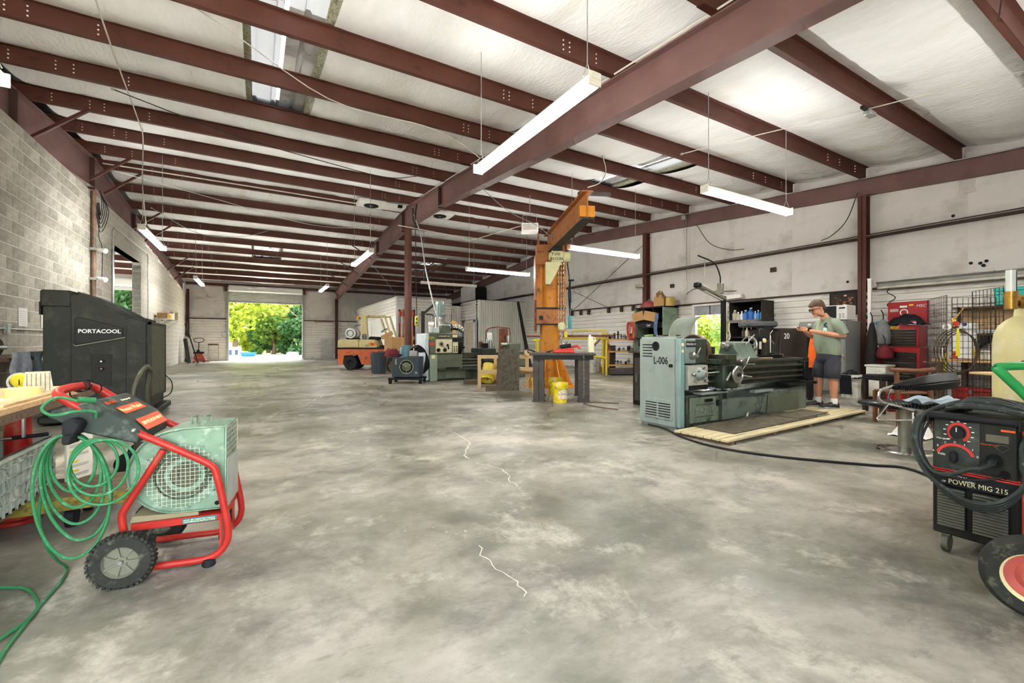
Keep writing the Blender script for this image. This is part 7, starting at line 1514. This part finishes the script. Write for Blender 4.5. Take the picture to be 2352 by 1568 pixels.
txt('POWER MIG 215', .034, (.205, -.0055, .385), NY, m_cream, sp2, sx=1.0); txt('LINCOLN', .02, (.12, -.0055, .412), NY, m_white, sp2); txt('ELECTRIC', .013, (.17, -.0055, .398), NY, m_white, sp2); txt('On', .018, (.03, -.0055, .412), NY, m_white, sp2); txt('Off', .014, (.06, -.0055, .38), NY, m_white, sp2)
for px0, px1 in ((.03, .155), (.185, .33)):
    gr_ = B('louvre_panel', MB().box(px0, -.002, .15, px1, .02, .355), m_dark, we)
    for k in range(14): B('louvre', MB().prism([(-.014, 0), (-.004, 0), (.0, .0085), (-.004, .0085)], px0+.002, px1-.002, 'yz'), m_wg, gr_, loc=(0, 0, .154+k*.0142))
B('dial_scale', MB().rev([(.036, -.001), (.05, -.001), (.05, .002), (.036, .002)], (.125, -.002, .64), 32, 'y'), m_wred, we); B('dial_gap', MB().prism([(.075, .585), (.155, .585), (.125, .64)], -.0045, -.0035, 'xz'), MATS['panel_dark_green'], we)
B('wire_dial', MB().cyl((.125, -.03, .64), (.125, .0, .64), .03, n=24), m_black, we); B('dial_mark', MB().box(.122, -.032, .645, .126, -.029, .667), m_white, we)
nn = 14
B('arc_scale', MB().loft([[(.11+r*math.cos(a)*1.05, -.003, .51+r*math.sin(a)*.85) for r in (.068, .084)] for a in [math.radians(165-150*k/nn) for k in range(nn+1)]], False), m_wred, we)
for k, chh in enumerate('ABCDEFG'):
    a = math.radians(165-25*k); txt(chh, .014, (.11+.1*math.cos(a), -.0045, .51+.078*math.sin(a)), NY, m_white, we)
B('volt_knob', MB().cb((.11, -.02, .515), (.035, .03, .06)), m_black, we, .01, rot=None)
txt('Volts', .017, (.05, -.0045, .52), NY, m_white, we); txt('Wire speed', .012, (.055, -.0045, .6), NY, m_white, we)
for k in range(11):
    a = math.radians(225-27*k); B('scale_tick', MB().cb((.125+.062*math.cos(a), -.0025, .64+.055*math.sin(a)), (.012, .002, .004)), m_white, we)
for k in range(5): B('print_line', MB().box(.08+.005*k, -.004, .47-k*.006, .15-.004*k, -.002, .472-k*.006), m_wg, we)
pr2 = B('right_panel', MB().box(.215, -.004, .45, Wd-.01, .0, .7), m_wd, we, .003)
B('print_table', MB().box(.24, -.006, .615, .33, -.004, .65), m_wg, pr2); B('orange_line', MB().box(.3, -.006, .67, .355, -.004, .68), m_orange, pr2)
B('diamond_logo', MB().tube([(.275, -.006, .595), (.305, -.006, .57), (.335, -.006, .595), (.32, -.006, .605), (.29, -.006, .605)], .0015, 4, 1, True), m_wg, pr2); txt('Diamond Core', .012, (.255, -.006, .6), NY, m_orange, pr2)
B('gun_socket', MB().cyl((.275, -.006, .525), (.275, .0, .525), .035, n=22), m_darkhole, pr2); B('lead_socket', MB().cyl((.315, -.006, .465), (.315, .0, .465), .022, n=18), m_darkhole, pr2)
for x in (.05, Wd-.05):
    for y in (.07, .68):
        cs = B('caster', MB().cyl((x-.015, y, .045), (x+.015, y, .045), .045, n=18), m_wg, we); B('fork', MB().box(x-.022, y-.02, .04, x-.016, y+.03, .1).box(x-.022, y-.03, .092, x+.022, y+.04, .1), m_chrome, cs)
wc_ = T('welding_cable', 'black welding gun cable looped around the MIG welder', 'cable', (3.07, .88, 0), -PI/2)
wc_.scale = (.84, 1, 1)
m_wcab = M('cable_charcoal', '#2b302d', .5, 0, .15, 12, dirt=('#6b7a70', .15, 20))
B('gun_cable', MB().tube([(.275, .0, .525), (.265, -.06, .51), (.24, -.09, .495), (.2, -.1, .485), (.14, -.1, .45), (.06, -.08, .43), (.0, -.06, .46), (-.05, -.04, .55), (-.06, .0, .65), (-.02, .06, .73), (.06, .15, .765), (.2, .2, .775)], lambda u: .017 if u < .08 else .0115, 10, 6), m_wcab, wc_)
B('gun_collar', MB().cyl((.273, -.01, .523), (.24, -.085, .497), .02, .013), m_black, wc_)
B('work_lead', MB().tube([(.315, 0, .465), (.3, -.05, .455), (.22, -.07, .43), (.12, -.07, .42), (.03, -.06, .44), (-.03, -.03, .52), (-.04, .0, .6), (.0, .05, .7), (.1, .12, .76)], .007, 8, 6), m_bwire, wc_)
for k in range(4):
    q = .012*k
    B('cable_loop', MB().tube([(.38, -.02, .6-.02*k), (.4, -.05, .45), (.33, -.09-q, .33+q), (.22, -.1-q, .3+q), (.1, -.09-q, .34+q), (.0, -.06-q, .44), (-.045-q, -.02, .56), (-.045-q, .04, .68), (-.0, .1, .745), (.1, .13+.03*k, .765+.006*k), (.25, .14+.04*k, .77+.008*k), (.36, .12+.04*k, .765), (.4, .05, .7)], .0105, 8, 5, True), m_wcab, wc_)
for k in range(5): B('cable_loop', MB().tube([(.05+.02*k, .08+.02*k, .745), (.12, .04+.03*k, .765+.008*k), (.25, .04+.04*k, .77+.008*k), (.37, .06+.04*k, .755), (.4, .25, .75), (.3, .42+.02*k, .76), (.12, .4+.02*k, .76), (.03, .25, .75)], .011, 8, 5, True), m_wcab, wc_)
fcb = T('power_cord', 'black power cord running over the floor from lathe to welder', 'cord', (0, 0, 0)); B('cord', MB().tube([(4.452, 4.066, .012), (4.4, 3.75, .012), (4.2, 3.38, .012), (4.1, 2.98, .012), (4.14, 2.6, .012), (4.29, 2.27, .012), (4.48, 1.99, .012), (4.67, 1.74, .012), (4.81, 1.5, .012), (4.3, 1.0, .012), (3.8, .85, .02)], .011, 8, 6), m_bwire, fcb)
hl = T('floor_hose', 'thin brown hose looped on the floor behind the lathe', 'hose', (0, 0, 0)); B('hose', MB().tube([(5.0, 5.2, .012), (4.9, 5.6, .012), (4.95, 6.0, .012), (5.25, 6.05, .012), (5.5, 5.7, .012)], .01, 6, 6), M('hose_tan', '#6d5a45', .6), hl)
# ================================================================ THE MAN AT THE LATHE
def skin(name, V, E, mat, parent, sub=2, ang=180):
    me = bpy.data.meshes.new(name); me.from_pydata([v[:3] for v in V], E, [])
    o = bpy.data.objects.new(name, me); COL.objects.link(o)
    md = o.modifiers.new('skin', 'SKIN'); md.use_smooth_shade = True; md.branch_smoothing = .6
    for i, v in enumerate(V):
        sv = me.skin_vertices[0].data[i]; sv.radius = (v[3], v[4] if len(v) > 4 else v[3]); sv.use_root = (i == 0)
    o.modifiers.new('sub', 'SUBSURF').levels = sub; o.modifiers['sub'].render_levels = sub
    bpy.context.view_layer.update()
    m2 = bpy.data.meshes.new_from_object(o.evaluated_get(bpy.context.evaluated_depsgraph_get())); bpy.data.objects.remove(o)
    m2.name = name; m2.materials.clear(); m2.materials.append(mat); m2.shade_smooth()
    return ob(name, m2, None, parent)
m_skin = M('skin', '#c98f72', .5, 0, .06, 10); m_shirt = M('shirt_sage', '#84907c', .85, 0, .08, 5, bump=.15, bscale=16); m_short = M('shorts_charcoal', '#3b3c44', .85, 0, .1, 6, bump=.2, bscale=18)
m_hair = M('hair_brown', '#574537', .7, 0, .25, 30); m_shoe = M('shoe_black', '#2a2a2a', .6, 0, .15, 12); m_sole = M('sole_grey', '#9a9a92', .7); m_sock = M('sock_white', '#e6e4de', .8)
mn_ = T('person', 'man in sage T-shirt and charcoal shorts studying a small part in his hands', 'person', (7.79, 3.47, .045), YR0)
mn_.location = (7.8, 3.47, .061); mn_.scale = (.97, .97, .965)
# body: local -x is the way he faces, -y is the side towards the room
V = [(.0, 0, .92, .15, .13), (.0, 0, 1.12, .15, .13), (.01, 0, 1.34, .15, .12), (-.03, 0, 1.47, .062), (-.07, 0, 1.55, .06),
     (.0, -.17, 1.39, .06), (.11, -.24, 1.16, .048), (-.08, -.19, 1.19, .042), (-.3, -.08, 1.245, .03), (-.345, -.06, 1.255, .032, .022),
     (.0, .17, 1.39, .06), (.04, .27, 1.14, .048), (-.14, .2, 1.17, .04), (-.33, .06, 1.25, .03), (-.37, .04, 1.265, .032, .022),
     (.01, -.1, .82, .1), (.0, -.11, .5, .066), (.025, -.11, .36, .068), (.03, -.11, .12, .042), (.02, -.11, .06, .042), (-.1, -.11, .045, .035),
     (.0, .1, .82, .1), (-.07, .11, .5, .066), (-.06, .11, .36, .068), (-.07, .11, .12, .042), (-.08, .11, .06, .042), (-.2, .11, .045, .035)]
Ed = [(0, 1), (1, 2), (2, 3), (3, 4), (2, 5), (5, 6), (6, 7), (7, 8), (8, 9), (2, 10), (10, 11), (11, 12), (12, 13), (13, 14), (0, 15), (15, 16), (16, 17), (17, 18), (18, 19), (19, 20), (0, 21), (21, 22), (22, 23), (23, 24), (24, 25), (25, 26)]
body = skin('body', V, Ed, m_skin, mn_)
# hands: palm plus five fingers closing on the part
def hand(ox, oy, oz, sy, nm):
    h = T(nm, '', '', (0, 0, 0)); bpy.data.objects.remove(h)
    P = [(ox, oy, oz, .026, .018), (ox-.04, oy, oz+.01, .032, .016)]; E_ = [(0, 1)]
    for k, (dz, ln) in enumerate(((.024, .085), (.009, .095), (-.006, .088), (-.02, .07))):
        i = len(P); P += [(ox-.055, oy+sy*.006, oz+.012+dz, .0095), (ox-.055-ln*.45, oy+sy*(.012), oz+.018+dz, .009), (ox-.055-ln*.62, oy+sy*.035, oz+.014+dz, .0085), (ox-.055-ln*.5, oy+sy*.055, oz+.012+dz, .0075)]
        E_ += [(1, i), (i, i+1), (i+1, i+2), (i+2, i+3)]
    i = len(P); P += [(ox-.02, oy+sy*.012, oz+.035, .012), (ox-.055, oy+sy*.03, oz+.052, .0105), (ox-.08, oy+sy*.048, oz+.045, .009)]; E_ += [(0, i), (i, i+1), (i+1, i+2)]
    return skin('hand', P, E_, m_skin, body, 2)
hand(-.355, -.065, 1.257, 1, 'near'); hand(-.375, .045, 1.267, -1, 'far')
pt = T('machined_part', 'small grey machined part held in the man\'s hands', 'part', (7.79, 3.47, .061), YR0); B('part', MB().cyl((-.45, -.03, 1.27), (-.45, .03, 1.28), .018, n=12), m_mesteel, pt); B('part_shaft', MB().cyl((-.45, -.06, 1.27), (-.45, .05, 1.285), .007), m_mesteel, pt)
# head, turned down towards the hands
hd = MB(); rings = []
HP = [(.0, .03, .045, .05), (.03, .0, .06, .06), (.06, -.012, .083, .066), (.1, -.016, .095, .072), (.14, -.01, .1, .075), (.18, -.004, .1, .076), (.215, .004, .092, .07), (.24, .01, .07, .055), (.255, .012, .035, .03), (.26, .012, .004, .004)]
for z, cx_, rx, ry in HP: rings.append([(cx_+rx*math.cos(a)*(1.0 if math.cos(a) > 0 else 1.02), ry*math.sin(a), z) for a in [2*PI*k/24 for k in range(24)]])
hd.loft(rings)
hmat = Matrix.Translation((-.11, 0, 1.49)) @ Matrix.Rotation(math.radians(-20), 4, 'Y')
head = B('head', hd.xf(hmat), m_skin, body, ang=180)
def hp(mb): return mb.xf(hmat)
B('nose', hp(MB().loft([[(-.105, -.008, .15), (-.105, .008, .15), (-.1, .0, .155)], [(-.128, -.014, .108), (-.128, .014, .108), (-.1, .0, .125)], [(-.118, -.016, .098), (-.118, .016, .098), (-.095, 0, .1)]])), m_skin, head, ang=180)
B('mouth', hp(MB().sph((-.1, 0, .068), .012, .028, .007)), M('lips', '#a8604e', .5), head); B('chin', hp(MB().sph((-.078, 0, .035), .03, .04, .025)), m_skin, head)
for y in (-.03, .03): B('eye', hp(MB().sph((-.1, y, .142), .009, .014, .008)), m_white, head); B('pupil', hp(MB().sph((-.108, y, .14), .003, .005, .005)), m_print, head); B('eyebrow', hp(MB().sph((-.103, y, .162), .008, .022, .005)), m_hair, head)
for y in (-.077, .077): B('ear', hp(MB().sph((.005, y, .125), .02, .01, .033)), m_skin, head)
hr = []
for z, cx_, rx, ry in [(.1, .045, .075, .08), (.14, .03, .088, .083), (.18, .012, .105, .085), (.22, .006, .108, .082), (.25, .008, .09, .068), (.272, .01, .055, .045), (.28, .01, .004, .004)]:
    hr.append([(cx_+(rx*math.cos(a) if math.cos(a) > 0 or z > .17 else rx*math.cos(a)*.35), ry*math.sin(a)*1.0, z+.008*math.sin(5*a)*(z > .2)) for a in [2*PI*k/28 for k in range(28)]])
B('hair', hp(MB().loft(hr)), m_hair, head, ang=180)
B('fringe', hp(MB().loft([[(-.06, -.07, .2), (-.06, .07, .2), (-.05, .06, .25), (-.05, -.06, .25)], [(-.112, -.055, .185), (-.112, .055, .185), (-.1, .05, .235), (-.1, -.05, .235)]])), m_hair, head, .012, seg=2)
gls = B('glasses', hp(MB().tube([(-.112, -.052, .15), (-.117, -.03, .155), (-.112, -.012, .15), (-.117, .0, .148), (-.112, .012, .15), (-.117, .03, .155), (-.112, .052, .15)], .004, 6, 3).tube([(-.112, -.055, .15), (-.05, -.08, .148), (.0, -.083, .14)], .0035, 6).tube([(-.112, .055, .15), (-.05, .08, .148), (.0, .083, .14)], .0035, 6)), m_print, head)
for y in (-.032, .032): B('lens', hp(MB().cyl((-.116, y, .14), (-.113, y, .14), .021, n=16)), M('lens_tint', '#3d4a66', .1, 0, 0, spec=.8), gls)
# clothes
def ring(cx_, cy, z, rx, ry, n=28, flat=0): return [(cx_+rx*math.cos(a), cy+ry*math.sin(a), z) for a in [2*PI*k/n for k in range(n)]]
def limb(path, n=16):
    # path: (x, y, z, r); rings perpendicular to the run
    P = [Vector(p[:3]) for p in path]; out = []
    for i, p in enumerate(P):
        t = (P[min(i+1, len(P)-1)]-P[max(i-1, 0)]).normalized(); a = Vector((0, 1, 0)); a = (a-t*a.dot(t)).normalized(); b = t.cross(a)
        out.append([tuple(p+a*(path[i][3]*math.cos(q))+b*(path[i][3]*math.sin(q))) for q in [2*PI*k/n for k in range(n)]])
    return out
tor = [(.035, .86, .168, .175), (.03, .9, .175, .182), (.01, 1.0, .187, .188), (-.005, 1.1, .192, .19), (.0, 1.2, .18, .188), (.01, 1.3, .158, .185), (.012, 1.37, .135, .178), (.008, 1.42, .105, .14), (-.005, 1.455, .08, .09), (-.02, 1.475, .07, .07)]
mbs = MB().loft([ring(c_, 0, z, rx, ry) for c_, z, rx, ry in tor], False)
mbs.loft(limb([(.005, -.1, 1.4, .06), (.01, -.16, 1.385, .078), (.035, -.205, 1.32, .082), (.065, -.228, 1.25, .081), (.085, -.24, 1.195, .08)]), False)
mbs.loft(limb([(.005, .1, 1.4, .06), (.01, .16, 1.385, .078), (.02, .21, 1.32, .08), (.03, .235, 1.25, .079), (.035, .25, 1.19, .078)]), False)
sh_ = B('t_shirt', mbs, m_shirt, body, ang=120)
B('chest_print', MB().tube([(-.1, -.12, 1.38), (-.13, -.11, 1.34), (-.11, -.14, 1.31)], .012, 6, 4), M('navy_print', '#2f3c58', .7), sh_); B('pocket_paper', MB().cb((-.125, -.125, 1.26), (.05, .05, .07)), M('pale_mint', '#bcd8cc', .8), sh_, .01)
mbh_ = MB().loft([ring(c_, 0, z, rx, ry) for c_, z, rx, ry in ((.025, .93, .155, .165), (.022, .87, .162, .172), (.018, .8, .165, .175), (.012, .74, .14, .15))], True)
mbh_.loft(limb([(.02, -.075, .84, .1), (.015, -.095, .74, .115), (.005, -.105, .62, .112), (.0, -.11, .48, .112)]), True); mbh_.loft(limb([(.01, .075, .84, .1), (-.01, .095, .74, .113), (-.045, .105, .62, .108), (-.065, .11, .48, .108)]), True)
sho = B('shorts', mbh_, m_short, body, ang=120)
B('key_clip', MB().tube([(.12, -.15, .87), (.14, -.17, .83), (.15, -.16, .78)], .007, 6, 2), MATS['brass'], sho)
for y, dx in ((-.11, 0), (.11, -.1)):
    sk_ = B('sock', MB().cyl((.028+dx, y, .07), (.03+dx, y, .16), .05, .047, n=16), m_sock, body)
    s0 = B('shoe', MB().loft([[(x+dx, y+w*math.cos(a), .015+h*max(0, math.sin(a))) for a in [PI*k/10 for k in range(11)]] for x, w, h in ((.1, .03, .07), (.07, .043, .1), (.02, .044, .1), (-.06, .048, .075), (-.14, .05, .06), (-.19, .038, .045), (-.205, .015, .02))]), m_shoe, body, ang=60)
    B('sole', MB().prism([(.105+dx, y-.03), (.105+dx, y+.03), (.02+dx, y+.045), (-.14+dx, y+.055), (-.205+dx, y+.03), (-.215+dx, y), (-.205+dx, y-.03), (-.14+dx, y-.055), (.02+dx, y-.045)], 0, .025, 'xy'), m_sole, s0, .006); B('lace', MB().tube([(-.02+dx, y-.025, .1), (-.06+dx, y+.02, .095), (-.09+dx, y-.02, .085)], .005, 5, 2), m_sole, s0)
    B('shoe_stripe', MB().tube([(.05+dx, y-.047, .04), (.0+dx, y-.05, .075), (-.08+dx, y-.052, .05)], .006, 5, 3), m_tool, s0)
# ================================================================ OVERHEAD DETAILS
def hang(name, label, cat, pts, r, mat, k=6):
    t = T(name, label, cat, pts[0]); p0 = Vector(pts[0]); B('run', MB().tube([Vector(p)-p0 for p in pts], r, 6, k), mat, t)
    B('clip', MB().cb((0, 0, 0), (.04, .04, .03)), m_galv, t); return t
for x, y, lb in ((3.2, 14.55, 'square white air handler with round fan by the ridge, left of the rafter'), (5.55, 14.55, 'square white air handler with round fan by the ridge, right of the rafter')):
    t = T('ceiling_fan_box', lb, 'fan', (x, y, 5.5), 0, 'fan boxes under the ridge'); B('housing', MB().box(-.42, -.3, 0, .42, .3, .12), m_white, t, .01); B('fan_ring', MB().rev([(.2, -.01), (.23, -.015), (.23, .0)], (0, 0, 0), 28), m_dark, t); B('fan_disc', MB().cyl((0, 0, -.008), (0, 0, .0), .2, n=28), m_darkhole, t)
    for k in range(5):
        a = 2*PI*k/5; B('fan_blade', MB().bar((.03*math.cos(a), .03*math.sin(a), -.012), (.18*math.cos(a), .18*math.sin(a), -.012), .07, .004), m_dark, t)
    B('hub', MB().cyl((0, 0, -.02), (0, 0, 0), .05, n=14), m_tool, t)
b1 = T('duct_box', 'second white box panel running beside the fan box to the rafter', 'box', (3.9, 14.6, 5.52)); B('panel', MB().box(-.28, -.28, 0, .38, .25, .1), m_white, b1, .006); B('gauge_box', MB().box(.1, -.34, -.02, .24, -.24, .06), m_dark, b1)
sq = T('unit_heater', 'white unit heater box hung from the purlins near the crane', 'unit heater', (6.9, 10.8, 4.28), YR0); B('case', MB().box(-.24, -.2, 0, .24, .2, .24), m_white, sq, .01); B('grille', MB().box(-.2, -.21, .04, .2, -.2, .2), MATS['tray_white'], sq); B('bracket', MB().tube([(-.2, 0, .24), (-.2, 0, .5), (.2, 0, .55), (.2, 0, .24)], .012, 6), m_galv, sq); B('hanger_rod', MB().tube([(0, 0, .52), (0, 0, 1.1)], .01, 6), m_galv, sq)
pvc = T('conduit_run', 'thin white conduit slanting up to the box near the crane', 'conduit', (5.1, 11.5, 4.0)); B('pipe', MB().tube([(-1.8, .3, .25), (.0, .1, .1), (.2, 0, .0), (1.6, -.7, .48)], .012, 6), m_wire, pvc); B('elbow', MB().sph((.2, 0, 0), .025), m_wire, pvc)
ac = T('wall_exhaust', 'white boxed exhaust fan with dark louvres above the corrugated block', 'exhaust fan', (11.2, 23.6, 3.25)); B('cowl', MB().box(-.3, 0, .0, .05, 1.4, 1.15), m_white, ac, .02); B('louvre_frame', MB().box(.05, -.03, .0, .78, .2, 1.12), m_dark, ac, .01)
for k in range(9): B('louvre', MB().box(.1, -.05, .08+k*.11, .73, -.03, .13+k*.11), m_print, ac)
hang('overhead_cable', 'pale cable sagging from the near purlin down to the left strip light', 'cable', [(-1.55, 6.1, 5.02), (-1.7, 8.0, 5.05), (-1.9, 10.5, 5.2), (-2.04, 11.7, 5.3), (-2.06, 11.75, 4.4), (-2.0, 11.75, 3.55)], .011, m_wire, 5)
hang('overhead_cable', 'long thin black cable sagging under the left purlins', 'cable', [(-2.0, 9.3, 5.15), (-.4, 9.4, 4.85), (1.2, 9.6, 4.75), (2.5, 9.9, 4.78), (3.3, 10.2, 5.05)], .008, m_bwire)
hang('overhead_cable', 'pale cable running along the near purlin to the rafter', 'cable', [(-3.0, 6.2, 5.0), (-1, 6.05, 4.98), (1.0, 7.6, 5.02), (2.6, 7.6, 4.98), (3.3, 7.7, 4.9), (3.6, 7.4, 4.55)], .009, m_wire)
hang('overhead_cable', 'white conduit slanting below the ridge purlins from the block wall', 'conduit', [(-3.2, 14.1, 5.4), (-.5, 14.2, 5.42), (2.8, 14.3, 5.42)], .016, m_wire, 2)
hang('overhead_cable', 'sagging grey cable from the block wall towards the ridge', 'cable', [(-3.1, 14.4, 5.35), (-1.0, 15.0, 5.15), (1.5, 15.8, 4.95), (3.8, 16.3, 5.2)], .009, m_galv)
hang('overhead_cable', 'thin grey cable drooping beyond the ridge near the block wall', 'cable', [(-2.8, 17.2, 5.2), (-1.6, 17.4, 4.6), (-.4, 17.8, 4.75), (.4, 18.0, 5.1)], .009, m_galv)
hang('overhead_cable', 'twin grey cables draped from the rafter to the office roof', 'cable', [(3.9, 18.8, 4.6), (5.0, 20.0, 3.9), (5.8, 20.9, 3.24)], .012, m_galv)
hang('overhead_cable', 'grey hose dropping beside the pipe column to the lathe', 'hose', [(4.2, 13.2, 5.0), (4.35, 13.0, 4.3), (4.45, 12.8, 3.2), (4.6, 12.4, 2.0), (4.75, 12.2, 1.55)], .02, m_galv, 5)
hang('overhead_cable', 'black cable bundle looped on the rafter above the pipe column', 'cable', [(4.22, 13.4, 5.3), (4.2, 13.3, 4.9), (4.25, 13.2, 4.75), (4.2, 13.1, 5.0), (4.22, 13.0, 5.3)], .02, m_bwire, 5)
hang('overhead_cable', 'white cables running along the top edge of the main rafter', 'cable', [(4.28, 1.0, 4.52), (4.28, 4.0, 4.76), (4.28, 8.0, 5.1), (4.28, 12.5, 5.45)], .012, m_wire, 3)
hang('overhead_cable', 'thin cable strung over the near right purlins to the junction box', 'cable', [(7.4, 5.9, 4.88), (7.6, 4.9, 4.8), (7.9, 3.9, 4.74), (8.0, 3.0, 4.62), (8.6, 1.6, 4.62), (9.2, 0.4, 4.5)], .008, m_wire)
jx = T('junction_box', 'grey junction box clamped under the near right purlin', 'junction box', (7.95, 3.0, 4.52)); B('box', MB().cb((.08, 0, .03), (.2, .1, .07)), m_galv, jx, .01); B('clamp', MB().cb((-.1, 0, .07), (.14, .05, .04)), m_dark, jx)
hang('dangling_wire', 'short stiff wire hanging from the roof insulation at the top', 'wire', [(6.35, 1.25, 4.75), (6.38, 1.3, 4.5), (6.5, 1.35, 4.35)], .008, m_dkbrown, 4)
hang('crane_cable', 'white cable looping from the roof to the end of the jib boom', 'cable', [(6.3, 7.0, 5.0), (6.2, 6.8, 4.6), (5.6, 6.3, 4.1), (5.05, 6.0, 3.82)], .01, m_wire, 5)
hang('crane_cable', 'long thin cable from the roof along to the chain hoist', 'cable', [(4.8, 9.8, 4.95), (5.3, 9.3, 4.3), (5.8, 8.8, 3.9), (6.0, 8.5, 3.6)], .009, m_galv, 5)
